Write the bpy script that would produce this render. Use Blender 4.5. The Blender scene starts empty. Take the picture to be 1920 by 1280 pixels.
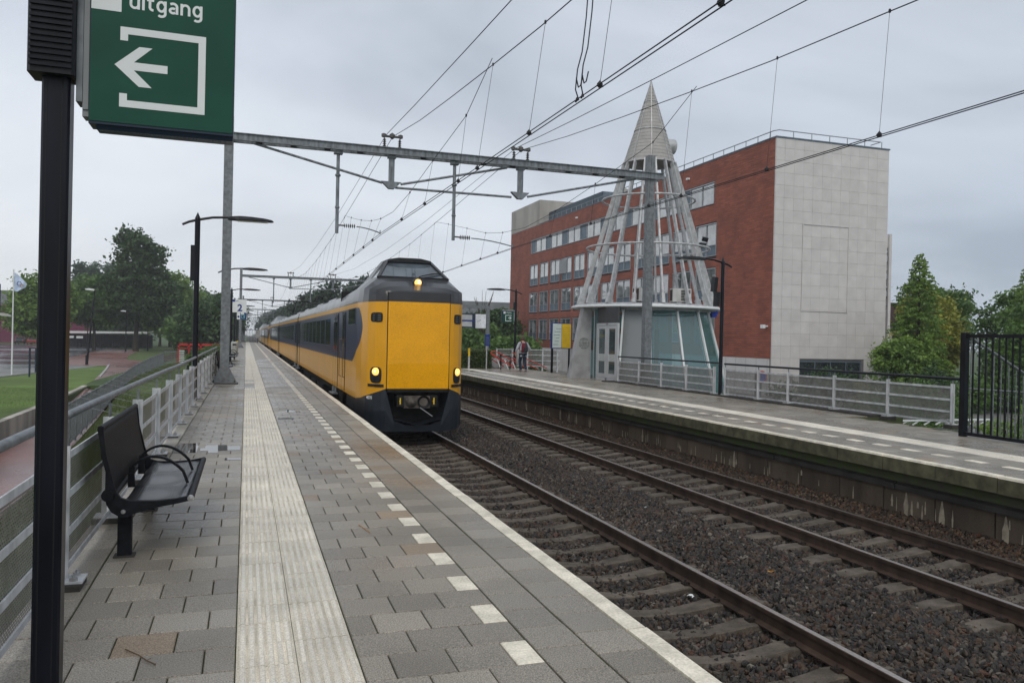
import bpy, bmesh, math, random
import numpy as np
from mathutils import Vector, Matrix, Euler
random.seed(7)
RNG = np.random.default_rng(11)
PI = math.pi
S = bpy.context.scene
COL = S.collection

# ---------------------------------------------------------------- camera, sky, sun, exposure
def setup_view():
    cd = bpy.data.cameras.new('camera')
    cam = bpy.data.objects.new('camera', cd)
    COL.objects.link(cam)
    yaw, pit, rol = math.radians(18.3606), math.radians(0.1983), math.radians(1.2582)
    cy, sy, cp, sp, cr, sr = math.cos(yaw), math.sin(yaw), math.cos(pit), math.sin(pit), math.cos(rol), math.sin(rol)
    fw = Vector((sy * cp, cy * cp, -sp))
    r0 = Vector((cy, -sy, 0))
    u0 = r0.cross(fw)
    r = cr * r0 + sr * u0
    u = -sr * r0 + cr * u0
    m = Matrix(((r.x, u.x, -fw.x, 0), (r.y, u.y, -fw.y, 0), (r.z, u.z, -fw.z, 1.7667), (0, 0, 0, 1)))
    cam.matrix_world = m
    cd.sensor_width = 36
    cd.lens = 1502.5 / 1920 * 36
    cd.clip_start = 0.05
    cd.clip_end = 3000
    S.camera = cam
    w = bpy.data.worlds.new('World')
    S.world = w
    w.use_nodes = True
    nt = w.node_tree
    nt.nodes.clear()
    N = nt.nodes.new
    L = nt.links.new
    out = N('ShaderNodeOutputWorld')
    sky = N('ShaderNodeTexSky')
    sky.sky_type = 'NISHITA'
    sky.sun_disc = False
    sky.sun_elevation = math.radians(48)
    sky.sun_rotation = math.radians(200)
    b1 = N('ShaderNodeBackground')
    b1.inputs['Strength'].default_value = 0.08
    L(sky.outputs[0], b1.inputs['Color'])
    # overcast cloud deck: one slow noise for the banks, one finer for the wisps
    tc = N('ShaderNodeTexCoord')
    sep = N('ShaderNodeSeparateXYZ')
    L(tc.outputs['Generated'], sep.inputs[0])
    # project the direction on a cloud deck so the banks flatten towards the horizon
    mx = N('ShaderNodeMath'); mx.operation = 'MAXIMUM'; mx.inputs[1].default_value = 0.0
    L(sep.outputs['Z'], mx.inputs[0])
    ad = N('ShaderNodeMath'); ad.operation = 'ADD'; ad.inputs[1].default_value = 0.22
    L(mx.outputs[0], ad.inputs[0])
    dv = N('ShaderNodeVectorMath'); dv.operation = 'DIVIDE'
    cmb = N('ShaderNodeCombineXYZ')
    for i in range(3):
        L(ad.outputs[0], cmb.inputs[i])
    L(tc.outputs['Generated'], dv.inputs[0])
    L(cmb.outputs[0], dv.inputs[1])
    n1 = N('ShaderNodeTexNoise'); n1.inputs['Scale'].default_value = 0.75; n1.inputs['Detail'].default_value = 5; n1.inputs['Roughness'].default_value = 0.5
    n1.inputs['Distortion'].default_value = 0.35
    mp = N('ShaderNodeMapping'); mp.inputs['Location'].default_value = (3.1, 1.7, 0.0)
    L(dv.outputs[0], mp.inputs[0]); L(mp.outputs[0], n1.inputs['Vector'])
    rp = N('ShaderNodeValToRGB')
    e = rp.color_ramp.elements
    e[0].position = 0.34; e[0].color = (0.45, 0.50, 0.575, 1)
    e[1].position = 0.66; e[1].color = (0.75, 0.80, 0.865, 1)
    m1 = rp.color_ramp.elements.new(0.5); m1.color = (0.62, 0.675, 0.755, 1)
    L(n1.outputs[0], rp.inputs[0])
    # the sky pales towards the horizon
    hz = N('ShaderNodeMapRange'); hz.inputs['From Min'].default_value = 0.0; hz.inputs['From Max'].default_value = 0.30
    hz.inputs['To Min'].default_value = 1.0; hz.inputs['To Max'].default_value = 0.0
    L(mx.outputs[0], hz.inputs['Value'])
    # ... and the cloud is thinner on the left of the line than on the right
    az = N('ShaderNodeMapRange'); az.inputs['From Min'].default_value = -0.15; az.inputs['From Max'].default_value = 0.75
    az.inputs['To Min'].default_value = 0.85; az.inputs['To Max'].default_value = 0.12
    L(sep.outputs['X'], az.inputs['Value'])
    mm = N('ShaderNodeMath'); mm.operation = 'MULTIPLY'
    L(hz.outputs[0], mm.inputs[0]); L(az.outputs[0], mm.inputs[1])
    mc = N('ShaderNodeMix'); mc.data_type = 'RGBA'
    L(mm.outputs[0], mc.inputs['Factor']); L(rp.outputs[0], mc.inputs['A'])
    mc.inputs['B'].default_value = (0.80, 0.825, 0.85, 1)
    # heavier cloud bank low on the right hand side
    dk = N('ShaderNodeMapRange'); dk.inputs['From Min'].default_value = 0.25; dk.inputs['From Max'].default_value = 0.85
    dk.inputs['To Min'].default_value = 0.0; dk.inputs['To Max'].default_value = 1.0
    L(sep.outputs['X'], dk.inputs['Value'])
    el = N('ShaderNodeMapRange'); el.inputs['From Min'].default_value = 0.02; el.inputs['From Max'].default_value = 0.36
    el.inputs['To Min'].default_value = 1.0; el.inputs['To Max'].default_value = 0.0
    L(mx.outputs[0], el.inputs['Value'])
    dm = N('ShaderNodeMath'); dm.operation = 'MULTIPLY'; L(dk.outputs[0], dm.inputs[0]); L(el.outputs[0], dm.inputs[1])
    m3 = N('ShaderNodeMix'); m3.data_type = 'RGBA'; m3.blend_type = 'MULTIPLY'; m3.inputs['B'].default_value = (0.66, 0.71, 0.77, 1)
    L(dm.outputs[0], m3.inputs['Factor']); L(mc.outputs['Result'], m3.inputs['A'])
    b2 = N('ShaderNodeBackground'); b2.inputs['Strength'].default_value = 1.13
    L(m3.outputs['Result'], b2.inputs['Color'])
    ms = N('ShaderNodeMixShader'); ms.inputs[0].default_value = 0.94
    L(b1.outputs[0], ms.inputs[1]); L(b2.outputs[0], ms.inputs[2]); L(ms.outputs[0], out.inputs[0])
    sd = bpy.data.lights.new('sun', 'SUN')
    sd.energy = 1.15
    sd.angle = math.radians(28)
    sd.color = (1, 0.93, 0.83)
    so = bpy.data.objects.new('sun', sd)
    COL.objects.link(so)
    so.rotation_euler = (math.radians(42), 0, math.radians(-20))
    so.location = (0, -20, 40)
    S.view_settings.view_transform = 'Standard'
    S.view_settings.look = 'None'
    S.view_settings.gamma = 1
    S.view_settings.use_curve_mapping = False
    S.view_settings.exposure = 0.0
setup_view()

# ---------------------------------------------------------------- materials
MAT = {}
def mat(name, col, rough=0.6, metal=0.0, var=0.12, vs=3.0, rnd=0.0, bump=0.0, bs=40.0, spec=0.3, col2=None, emit=None, coat=0.0, streak=0.0):
    """principled material: large noise varies the colour, each object / loose piece gets its own tone"""
    if name in MAT:
        return MAT[name]
    m = bpy.data.materials.new(name)
    m.use_nodes = True
    nt = m.node_tree
    P = nt.nodes['Principled BSDF']
    N = nt.nodes.new; L = nt.links.new
    P.inputs['Roughness'].default_value = rough
    P.inputs['Metallic'].default_value = metal
    P.inputs['Specular IOR Level'].default_value = spec
    P.inputs['Coat Weight'].default_value = coat
    if emit:
        P.inputs['Emission Color'].default_value = (*emit[:3], 1)
        P.inputs['Emission Strength'].default_value = emit[3]
    geo = N('ShaderNodeNewGeometry'); oi = N('ShaderNodeObjectInfo')
    tc = N('ShaderNodeTexCoord')
    vec = geo.outputs['Position']
    if streak:
        mp = N('ShaderNodeMapping'); mp.inputs['Scale'].default_value = (1, 1, streak)
        L(vec, mp.inputs[0]); vec = mp.outputs[0]
    n = N('ShaderNodeTexNoise'); n.inputs['Scale'].default_value = vs; n.inputs['Detail'].default_value = 6
    L(vec, n.inputs['Vector'])
    mix = N('ShaderNodeMix'); mix.data_type = 'RGBA'
    c = Vector(col)
    a = col2 if col2 else tuple(c * (1 - var * 1.6))
    b = col if col2 else tuple(Vector([min(1, x) for x in c * (1 + var)]))
    mix.inputs['A'].default_value = (*a, 1); mix.inputs['B'].default_value = (*b, 1)
    mr = N('ShaderNodeMapRange'); mr.inputs['From Min'].default_value = 0.32; mr.inputs['From Max'].default_value = 0.68
    L(n.outputs[0], mr.inputs['Value']); L(mr.outputs[0], mix.inputs['Factor'])
    res = mix.outputs['Result']
    if rnd:
        add = N('ShaderNodeMath'); add.operation = 'ADD'
        L(oi.outputs['Random'], add.inputs[0]); L(geo.outputs['Random Per Island'], add.inputs[1])
        fr = N('ShaderNodeMath'); fr.operation = 'FRACT'; L(add.outputs[0], fr.inputs[0])
        r2 = N('ShaderNodeMapRange'); r2.inputs['To Min'].default_value = 1 - rnd; r2.inputs['To Max'].default_value = 1 + rnd
        L(fr.outputs[0], r2.inputs['Value'])
        vm = N('ShaderNodeVectorMath'); vm.operation = 'SCALE'
        L(res, vm.inputs[0]); L(r2.outputs[0], vm.inputs['Scale']); res = vm.outputs[0]
    L(res, P.inputs['Base Color'])
    if bump:
        bn = N('ShaderNodeTexNoise'); bn.inputs['Scale'].default_value = bs; bn.inputs['Detail'].default_value = 4
        L(tc.outputs['Object'], bn.inputs['Vector'])
        bp = N('ShaderNodeBump'); bp.inputs['Strength'].default_value = bump; bp.inputs['Distance'].default_value = 0.01
        L(bn.outputs[0], bp.inputs['Height']); L(bp.outputs[0], P.inputs['Normal'])
    MAT[name] = m
    return m

def speckle(m, scale=260, amt=0.35, wet=0.0, wscale=0.5):
    """adds fine aggregate speckle and slow wet patches to a mat() material"""
    nt = m.node_tree; N = nt.nodes.new; L = nt.links.new
    P = nt.nodes['Principled BSDF']
    geo = N('ShaderNodeNewGeometry')
    src = P.inputs['Base Color'].links[0].from_socket
    n = N('ShaderNodeTexNoise'); n.inputs['Scale'].default_value = scale; n.inputs['Detail'].default_value = 2
    L(geo.outputs['Position'], n.inputs['Vector'])
    r = N('ShaderNodeMapRange'); r.inputs['From Min'].default_value = 0.3; r.inputs['From Max'].default_value = 0.7
    r.inputs['To Min'].default_value = 1 - amt; r.inputs['To Max'].default_value = 1 + amt
    L(n.outputs[0], r.inputs['Value'])
    v = N('ShaderNodeVectorMath'); v.operation = 'SCALE'
    L(src, v.inputs[0]); L(r.outputs[0], v.inputs['Scale'])
    res = v.outputs[0]
    if wet:
        w = N('ShaderNodeTexNoise'); w.inputs['Scale'].default_value = wscale; w.inputs['Detail'].default_value = 5
        L(geo.outputs['Position'], w.inputs['Vector'])
        wr = N('ShaderNodeMapRange'); wr.inputs['From Min'].default_value = 0.44; wr.inputs['From Max'].default_value = 0.6
        L(w.outputs[0], wr.inputs['Value'])
        rr = N('ShaderNodeMapRange'); rr.inputs['To Min'].default_value = P.inputs['Roughness'].default_value
        rr.inputs['To Max'].default_value = P.inputs['Roughness'].default_value * (1 - wet)
        L(wr.outputs[0], rr.inputs['Value']); L(rr.outputs[0], P.inputs['Roughness'])
        cr = N('ShaderNodeMapRange'); cr.inputs['To Min'].default_value = 1.0; cr.inputs['To Max'].default_value = 1 - 0.35 * wet
        L(wr.outputs[0], cr.inputs['Value'])
        v2 = N('ShaderNodeVectorMath'); v2.operation = 'SCALE'
        L(res, v2.inputs[0]); L(cr.outputs[0], v2.inputs['Scale']); res = v2.outputs[0]
    L(res, P.inputs['Base Color'])
    return m

def rare_tint(m, tint, thresh=0.93):
    """a few pieces were swapped for browner ones: piece-wise random pick"""
    nt = m.node_tree; N = nt.nodes.new; L = nt.links.new
    P = nt.nodes['Principled BSDF']
    src = P.inputs['Base Color'].links[0].from_socket
    geo = N('ShaderNodeNewGeometry'); oi = N('ShaderNodeObjectInfo')
    a = N('ShaderNodeMath'); a.operation = 'MULTIPLY_ADD'; a.inputs[1].default_value = 7.31
    L(oi.outputs['Random'], a.inputs[0])
    b = N('ShaderNodeMath'); b.operation = 'MULTIPLY'; b.inputs[1].default_value = 3.77
    L(geo.outputs['Random Per Island'], b.inputs[0]); L(b.outputs[0], a.inputs[2])
    f = N('ShaderNodeMath'); f.operation = 'FRACT'; L(a.outputs[0], f.inputs[0])
    g = N('ShaderNodeMath'); g.operation = 'GREATER_THAN'; g.inputs[1].default_value = thresh
    L(f.outputs[0], g.inputs[0])
    mx = N('ShaderNodeMix'); mx.data_type = 'RGBA'; mx.blend_type = 'MULTIPLY'
    mx.inputs['B'].default_value = (*tint, 1)
    L(g.outputs[0], mx.inputs['Factor']); L(src, mx.inputs['A']); L(mx.outputs['Result'], P.inputs['Base Color'])
    return m

def leafmat(name, c1, c2, trans=0.35):
    m = bpy.data.materials.new(name); m.use_nodes = True
    nt = m.node_tree; nt.nodes.clear(); N = nt.nodes.new; L = nt.links.new
    out = N('ShaderNodeOutputMaterial'); geo = N('ShaderNodeNewGeometry')
    mix = N('ShaderNodeMix'); mix.data_type = 'RGBA'
    mix.inputs['A'].default_value = (*c1, 1); mix.inputs['B'].default_value = (*c2, 1)
    n = N('ShaderNodeTexNoise'); n.inputs['Scale'].default_value = 0.6; n.inputs['Detail'].default_value = 3
    L(geo.outputs['Position'], n.inputs['Vector'])
    a = N('ShaderNodeMath'); a.operation = 'MULTIPLY_ADD'; a.inputs[1].default_value = 0.5; L(geo.outputs['Random Per Island'], a.inputs[0])
    mr = N('ShaderNodeMapRange'); mr.inputs['From Min'].default_value = 0.35; mr.inputs['From Max'].default_value = 0.7; mr.inputs['To Max'].default_value = 0.6
    L(n.outputs[0], mr.inputs['Value']); L(mr.outputs[0], a.inputs[2]); L(a.outputs[0], mix.inputs['Factor'])
    d = N('ShaderNodeBsdfPrincipled'); d.inputs['Roughness'].default_value = 0.45; d.inputs['Specular IOR Level'].default_value = 0.35
    t = N('ShaderNodeBsdfTranslucent'); s = N('ShaderNodeMixShader'); s.inputs[0].default_value = trans
    L(mix.outputs['Result'], d.inputs['Base Color']); L(mix.outputs['Result'], t.inputs['Color'])
    L(d.outputs[0], s.inputs[1]); L(t.outputs[0], s.inputs[2]); L(s.outputs[0], out.inputs[0])
    MAT[name] = m
    return m

def glassmat(name, tint, milky=0.25, trans=0.5, rough=0.05):
    """thin pane: part clear tinted, part milky, with a mirror reflection by angle"""
    m = bpy.data.materials.new(name); m.use_nodes = True
    nt = m.node_tree; nt.nodes.clear(); N = nt.nodes.new; L = nt.links.new
    out = N('ShaderNodeOutputMaterial')
    tr = N('ShaderNodeBsdfTransparent'); tr.inputs[0].default_value = (*tint, 1)
    d = N('ShaderNodeBsdfDiffuse'); d.inputs[0].default_value = (*[x * 0.5 for x in tint], 1)
    g = N('ShaderNodeBsdfGlossy'); g.inputs['Roughness'].default_value = rough; g.inputs[0].default_value = (0.9, 0.95, 0.95, 1)
    lw = N('ShaderNodeLayerWeight'); pw = N('ShaderNodeMath'); pw.operation = 'POWER'; pw.inputs[1].default_value = 4.0
    L(lw.outputs['Facing'], pw.inputs[0])
    f2 = N('ShaderNodeMath'); f2.operation = 'MULTIPLY_ADD'; f2.inputs[1].default_value = 0.6; f2.inputs[2].default_value = 0.07
    L(pw.outputs[0], f2.inputs[0])
    s1 = N('ShaderNodeMixShader'); s1.inputs[0].default_value = milky
    L(tr.outputs[0], s1.inputs[1]); L(d.outputs[0], s1.inputs[2])
    s2 = N('ShaderNodeMixShader'); L(f2.outputs[0], s2.inputs[0])
    L(s1.outputs[0], s2.inputs[1]); L(g.outputs[0], s2.inputs[2]); L(s2.outputs[0], out.inputs[0])
    MAT[name] = m
    return m

# ---------------------------------------------------------------- mesh helpers
class MB:
    """collects polygons (with a material slot each) for ONE mesh object"""
    def __init__(s):
        s.v = []; s.f = []; s.m = []
    def add(s, vs, fs, mi=0):
        b = len(s.v)
        s.v.extend([tuple(v) for v in vs])
        for f in fs:
            s.f.append(tuple(i + b for i in f)); s.m.append(mi)
        return s
    def box(s, x0, x1, y0, y1, z0, z1, mi=0, rz=0, c=None):
        v = [(x, y, z) for z in (z0, z1) for y in (y0, y1) for x in (x0, x1)]
        if rz:
            cx, cy = c if c else ((x0 + x1) / 2, (y0 + y1) / 2)
            co, si = math.cos(rz), math.sin(rz)
            v = [(cx + (x - cx) * co - (y - cy) * si, cy + (x - cx) * si + (y - cy) * co, z) for x, y, z in v]
        return s.add(v, [(0, 2, 3, 1), (4, 5, 7, 6), (0, 1, 5, 4), (2, 6, 7, 3), (0, 4, 6, 2), (1, 3, 7, 5)], mi)
    def cbox(s, x0, x1, y0, y1, z0, z1, c=0.004, mi=0):
        """box with a chamfered top edge"""
        v = [(x0, y0, z0), (x1, y0, z0), (x1, y1, z0), (x0, y1, z0),
             (x0, y0, z1 - c), (x1, y0, z1 - c), (x1, y1, z1 - c), (x0, y1, z1 - c),
             (x0 + c, y0 + c, z1), (x1 - c, y0 + c, z1), (x1 - c, y1 - c, z1), (x0 + c, y1 - c, z1)]
        f = [(8, 9, 10, 11)]
        for k in range(4):
            n = (k + 1) % 4
            f += [(k, n, n + 4, k + 4), (k + 4, n + 4, n + 8, k + 8)]
        return s.add(v, f, mi)
    def bar(s, a, b, w, h=None, mi=0, up=(0, 0, 1)):
        """square bar from a to b"""
        h = h or w
        a = Vector(a); b = Vector(b); d = (b - a).normalized(); u = Vector(up)
        if abs(d.dot(u)) > 0.98: u = Vector((0, 1, 0))
        r = d.cross(u).normalized(); u = r.cross(d)
        v = []
        for p in (a, b):
            for i, j in ((-1, -1), (1, -1), (1, 1), (-1, 1)):
                v.append(p + r * (w / 2 * i) + u * (h / 2 * j))
        return s.add(v, [(3, 2, 1, 0), (4, 5, 6, 7), (0, 1, 5, 4), (1, 2, 6, 5), (2, 3, 7, 6), (3, 0, 4, 7)], mi)
    def tube(s, pts, r, n=8, mi=0, caps=True):
        """round tube along points; r is one radius or a list"""
        pts = [Vector(p) for p in pts]
        rs = r if isinstance(r, (list, tuple)) else [r] * len(pts)
        v = []; prev = None
        for i, p in enumerate(pts):
            if i == 0: d = pts[1] - p
            elif i == len(pts) - 1: d = p - pts[i - 1]
            else: d = (pts[i + 1] - p).normalized() + (p - pts[i - 1]).normalized()
            d.normalize()
            if prev is None:
                q = Vector((0, 0, 1)) if abs(d.z) < 0.9 else Vector((1, 0, 0))
                a = d.cross(q).normalized()
            else:
                a = (prev - d * prev.dot(d)).normalized()
            prev = a; b = d.cross(a)
            for k in range(n):
                t = 2 * PI * k / n
                v.append(p + (a * math.cos(t) + b * math.sin(t)) * rs[i])
        f = []
        for i in range(len(pts) - 1):
            for k in range(n):
                k2 = (k + 1) % n
                f.append((i * n + k, i * n + k2, (i + 1) * n + k2, (i + 1) * n + k))
        if caps:
            f.append(tuple(range(n - 1, -1, -1))); f.append(tuple(range((len(pts) - 1) * n, len(pts) * n)))
        return s.add(v, f, mi)
    def lathe(s, prof, c=(0, 0, 0), n=24, mi=0, axis='z', a0=0, a1=2 * PI):
        """profile of (radius, height) turned round an axis"""
        full = abs(a1 - a0 - 2 * PI) < 1e-6
        m = n if full else n + 1
        v = []
        for r, h in prof:
            for k in range(m):
                t = a0 + (a1 - a0) * k / n
                x, y = r * math.cos(t), r * math.sin(t)
                v.append({'z': (c[0] + x, c[1] + y, c[2] + h), 'x': (c[0] + h, c[1] + x, c[2] + y), 'y': (c[0] + y, c[1] + h, c[2] + x)}[axis])
        f = []
        for i in range(len(prof) - 1):
            for k in range(n):
                k2 = (k + 1) % m
                f.append((i * m + k, i * m + k2, (i + 1) * m + k2, (i + 1) * m + k))
        return s.add(v, f, mi)
    def prism(s, poly, lo, hi, axis='z', mi=0, o=(0, 0, 0)):
        """polygon (2-D) extruded along an axis; x: (y,z), y: (x,z), z: (x,y)"""
        def P(a, b, h):
            return {'z': (a, b, h), 'x': (h, a, b), 'y': (a, h, b)}[axis]
        n = len(poly)
        v = [Vector(P(a, b, lo)) + Vector(o) for a, b in poly] + [Vector(P(a, b, hi)) + Vector(o) for a, b in poly]
        f = [tuple(range(n - 1, -1, -1)), tuple(range(n, 2 * n))] + [(i, (i + 1) % n, (i + 1) % n + n, i + n) for i in range(n)]
        return s.add(v, f, mi)
    def mesh(s, name, mats, smooth=False):
        me = bpy.data.meshes.new(name)
        me.from_pydata(s.v, [], s.f)
        for m in (mats if isinstance(mats, (list, tuple)) else [mats]):
            me.materials.append(MAT[m] if isinstance(m, str) else m)
        if len(set(s.m)) > 1 or (s.m and s.m[0]):
            me.polygons.foreach_set('material_index', s.m)
        if s.v:
            bm = bmesh.new(); bm.from_mesh(me)
            bmesh.ops.recalc_face_normals(bm, faces=bm.faces)
            bm.to_mesh(me); bm.free()
        if smooth:
            me.shade_smooth() if hasattr(me, 'shade_smooth') else None
            me.set_sharp_from_angle(angle=math.radians(smooth if smooth is not True else 40))
        return me

def link(name, me, parent=None, loc=None, rot=None, scale=None):
    o = bpy.data.objects.new(name, me)
    COL.objects.link(o)
    if parent: o.parent = parent
    if loc is not None: o.location = loc
    if rot is not None: o.rotation_euler = rot
    if scale is not None: o.scale = scale
    return o
def part(name, mb, mats, parent=None, smooth=False, loc=None, rot=None):
    return link(name, mb.mesh(name, mats, smooth), parent, loc, rot)
def tag(o, label, cat, group=None):
    o['label'] = label; o['category'] = cat
    if group: o['group'] = group
    return o
def thing(name, label, cat, loc=(0, 0, 0), rz=0, group=None):
    o = bpy.data.objects.new(name, None); COL.objects.link(o)
    o.location = loc; o.rotation_euler = (0, 0, rz); o.empty_display_size = 0.2
    return tag(o, label, cat, group)
def struct(name, mb, mats, smooth=False, parent=None):
    o = part(name, mb, mats, parent, smooth)
    if not parent: o['kind'] = 'structure'
    return o
def dup(root, loc, label=None, rz=None, scale=None):
    """a copy of a thing with copies of its parts and their sub-parts (mesh data shared)"""
    r = root.copy(); COL.objects.link(r); r.location = loc
    if rz is not None: r.rotation_euler = (0, 0, rz)
    if scale is not None: r.scale = scale
    if label: r['label'] = label
    for ch in [o for o in KIDS(root)]:
        c = ch.copy(); COL.objects.link(c); c.parent = r
        for g in KIDS(ch):
            d = g.copy(); COL.objects.link(d); d.parent = c
    return r
def KIDS(o):
    return list(o.children)
def text(name, body, size, mt, parent, loc, rot, bold=0.0, ext=0.001, align='LEFT', sx=1.0):
    cu = bpy.data.curves.new(name, 'FONT'); cu.body = body; cu.size = size; cu.extrude = ext; cu.offset = bold
    cu.align_x = align
    tmp = bpy.data.objects.new('tmp', cu); COL.objects.link(tmp)
    dg = bpy.context.evaluated_depsgraph_get()
    me = bpy.data.meshes.new_from_object(tmp.evaluated_get(dg))
    bpy.data.objects.remove(tmp); bpy.data.curves.remove(cu)
    me.materials.clear(); me.materials.append(MAT[mt])
    return link(name, me, parent, loc, rot, (sx, 1, 1))
# ---------------------------------------------------------------- material palette
rare_tint(speckle(mat('paver', (0.268, 0.239, 0.196), 0.44, spec=0.35, rnd=0.2, var=0.14, vs=0.9, bump=0.35, bs=110), 125, 0.6, 0.6, 0.45), (1.02, 0.87, 0.73), 0.96)
speckle(mat('tactile_groove', (0.60, 0.535, 0.425), 0.6, rnd=0.12, var=0.2, vs=3), 110, 0.3)
speckle(mat('tactile', (0.72, 0.67, 0.565), 0.55, rnd=0.09, var=0.10, vs=1.6, bump=0.2, bs=150), 110, 0.26, 0.35, 0.6)
speckle(mat('edge_white', (0.72, 0.66, 0.535), 0.55, rnd=0.06, var=0.16, vs=5, bump=0.3, bs=60), 60, 0.16)
speckle(mat('edge_stone', (0.20, 0.19, 0.15), 0.6, rnd=0.1, var=0.2, vs=4, bump=0.3, bs=60), 120, 0.2)
mat('joint', (0.060, 0.052, 0.040), 0.9, var=0.3, vs=3.5, col2=(0.055, 0.085, 0.020), bump=0.5, bs=120)
speckle(mat('platform_far', (0.26, 0.23, 0.19), 0.45, var=0.12, vs=0.9), 40, 0.1)
mat('strip_far', (0.60, 0.55, 0.455), 0.5, var=0.06, vs=1.6)
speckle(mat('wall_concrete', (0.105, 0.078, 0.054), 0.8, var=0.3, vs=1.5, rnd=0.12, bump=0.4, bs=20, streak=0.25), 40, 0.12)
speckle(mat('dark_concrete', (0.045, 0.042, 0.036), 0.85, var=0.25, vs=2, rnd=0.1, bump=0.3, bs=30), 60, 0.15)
mat('edge_face', (0.085, 0.080, 0.046), 0.8, var=0.3, vs=5, rnd=0.15, bump=0.5, bs=60)
mat('lime', (0.34, 0.29, 0.21), 0.8, var=0.2, vs=12)
speckle(mat('concrete', (0.36, 0.35, 0.33), 0.75, var=0.12, vs=1.5, bump=0.3, bs=30, streak=0.3), 60, 0.08)
speckle(mat('wall_old', (0.40, 0.37, 0.32), 0.8, var=0.3, vs=0.9, bump=0.3, bs=25, streak=0.2), 40, 0.1)
speckle(mat('sleeper', (0.112, 0.094, 0.075), 0.8, spec=0.15, rnd=0.2, var=0.22, vs=7, bump=0.5, bs=50), 70, 0.2)
mat('ballast_bed', (0.042, 0.035, 0.029), 0.9, var=0.35, vs=14, bump=1.0, bs=26)
mat('rust', (0.052, 0.032, 0.022), 0.6, var=0.3, vs=6, bump=0.3, bs=60, streak=0.3)
mat('rail_top', (0.42, 0.36, 0.32), 0.32, metal=0.9, var=0.15, vs=30)
mat('clip', (0.03, 0.022, 0.018), 0.7)
mat('galv', (0.185, 0.20, 0.21), 0.5, metal=0.3, var=0.2, vs=9, bump=0.15, bs=40)
mat('galv_dark', (0.20, 0.22, 0.235), 0.5, metal=0.4, var=0.28, vs=9, bump=0.15, bs=30, streak=0.3)
mat('fence_white', (0.52, 0.53, 0.54), 0.5, metal=0.15, var=0.16, vs=8, rnd=0.04, streak=0.4)
mat('mesh_panel', (0.21, 0.205, 0.19), 0.55, metal=0.25, var=0.15, vs=8)
mat('black_paint', (0.005, 0.006, 0.011), 0.36, spec=0.22, var=0.4, vs=9, bump=0.05, bs=30, streak=0.2)
mat('black_soft', (0.009, 0.010, 0.013), 0.45, spec=0.25, var=0.2, vs=12)
mat('bench_black', (0.009, 0.010, 0.013), 0.6, spec=0.15, var=0.3, vs=20, bump=0.1, bs=90)
mat('steel', (0.5, 0.5, 0.5), 0.3, metal=0.9)
mat('sign_green', (0.010, 0.070, 0.045), 0.35, spec=0.2, var=0.1, vs=4)
mat('sign_white', (0.72, 0.74, 0.74), 0.4, var=0.04)
mat('sign_blue', (0.012, 0.035, 0.20), 0.35, var=0.1)
mat('sign_bluegreen', (0.25, 0.6, 0.25), 0.4)
mat('sign_frame', (0.017, 0.03, 0.055), 0.35, var=0.2)
mat('plastic_grey', (0.25, 0.26, 0.27), 0.5, var=0.1)
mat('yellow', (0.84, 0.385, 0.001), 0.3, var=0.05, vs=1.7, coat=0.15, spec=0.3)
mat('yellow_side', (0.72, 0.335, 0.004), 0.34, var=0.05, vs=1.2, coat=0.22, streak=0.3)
mat('train_dark', (0.032, 0.033, 0.036), 0.33, var=0.15, vs=3, coat=0.3)
mat('train_skirt', (0.016, 0.021, 0.028), 0.38, var=0.2, vs=3)
mat('train_roof', (0.20, 0.205, 0.21), 0.35, var=0.18, vs=1.5, coat=0.2)
mat('train_blue', (0.006, 0.017, 0.062), 0.3, var=0.1, vs=1.5, coat=0.22)
mat('train_window', (0.012, 0.015, 0.014), 0.06, var=0.3, vs=2.0, spec=0.35)
mat('window_frame', (0.028, 0.05, 0.085), 0.3)
mat('under', (0.012, 0.011, 0.010), 0.8, var=0.4, vs=6)
mat('rubber', (0.01, 0.01, 0.01), 0.6)
mat('lamp_on', (1.0, 0.62, 0.2), 0.4, emit=(1.0, 0.46, 0.08, 1.5))
mat('lamp_core', (1.0, 0.8, 0.4), 0.4, emit=(1.0, 0.74, 0.30, 3.5))
mat('wire', (0.025, 0.025, 0.028), 0.6)
mat('insulator', (0.10, 0.095, 0.09), 0.35)
mat('lens', (0.45, 0.44, 0.38), 0.3, var=0.1)
mat('grass', (0.070, 0.098, 0.028), 0.9, var=0.25, vs=1.4, bump=0.8, bs=9, rnd=0.2)
mat('lawn', (0.095, 0.150, 0.028), 0.9, var=0.22, vs=0.35, bump=1.0, bs=14)
mat('meadow', (0.055, 0.09, 0.025), 0.9, var=0.3, vs=0.08)
mat('soil', (0.05, 0.035, 0.022), 0.9, var=0.3, vs=2)
speckle(mat('asphalt', (0.10, 0.105, 0.115), 0.28, var=0.25, vs=0.12), 20, 0.1, 0.7, 0.09)
speckle(mat('red_brick_path', (0.20, 0.092, 0.078), 0.4, var=0.15, vs=0.35, bump=0.3, bs=8), 9, 0.15, 0.35, 0.15)
mat('road_paint', (0.55, 0.55, 0.52), 0.6)
mat('plaza', (0.17, 0.165, 0.155), 0.5, var=0.2, vs=0.5)
mat('bark', (0.055, 0.045, 0.034), 0.9, var=0.3, vs=12, bump=0.6, bs=20)
mat('brick_red', (0.285, 0.088, 0.056), 0.7, var=0.13, vs=0.7, rnd=0.15, bump=0.25, bs=30)
mat('brick_joint', (0.075, 0.03, 0.026), 0.8, var=0.1)
mat('panel_white', (0.60, 0.58, 0.565), 0.6, var=0.05, vs=1.2, rnd=0.032, bump=0.05, bs=20)
mat('panel_joint', (0.19, 0.18, 0.175), 0.8)
mat('bld_frame', (0.30, 0.325, 0.345), 0.45, metal=0.2, var=0.1)
mat('bld_louver', (0.13, 0.17, 0.21), 0.5, metal=0.3, var=0.1, vs=2)
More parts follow.
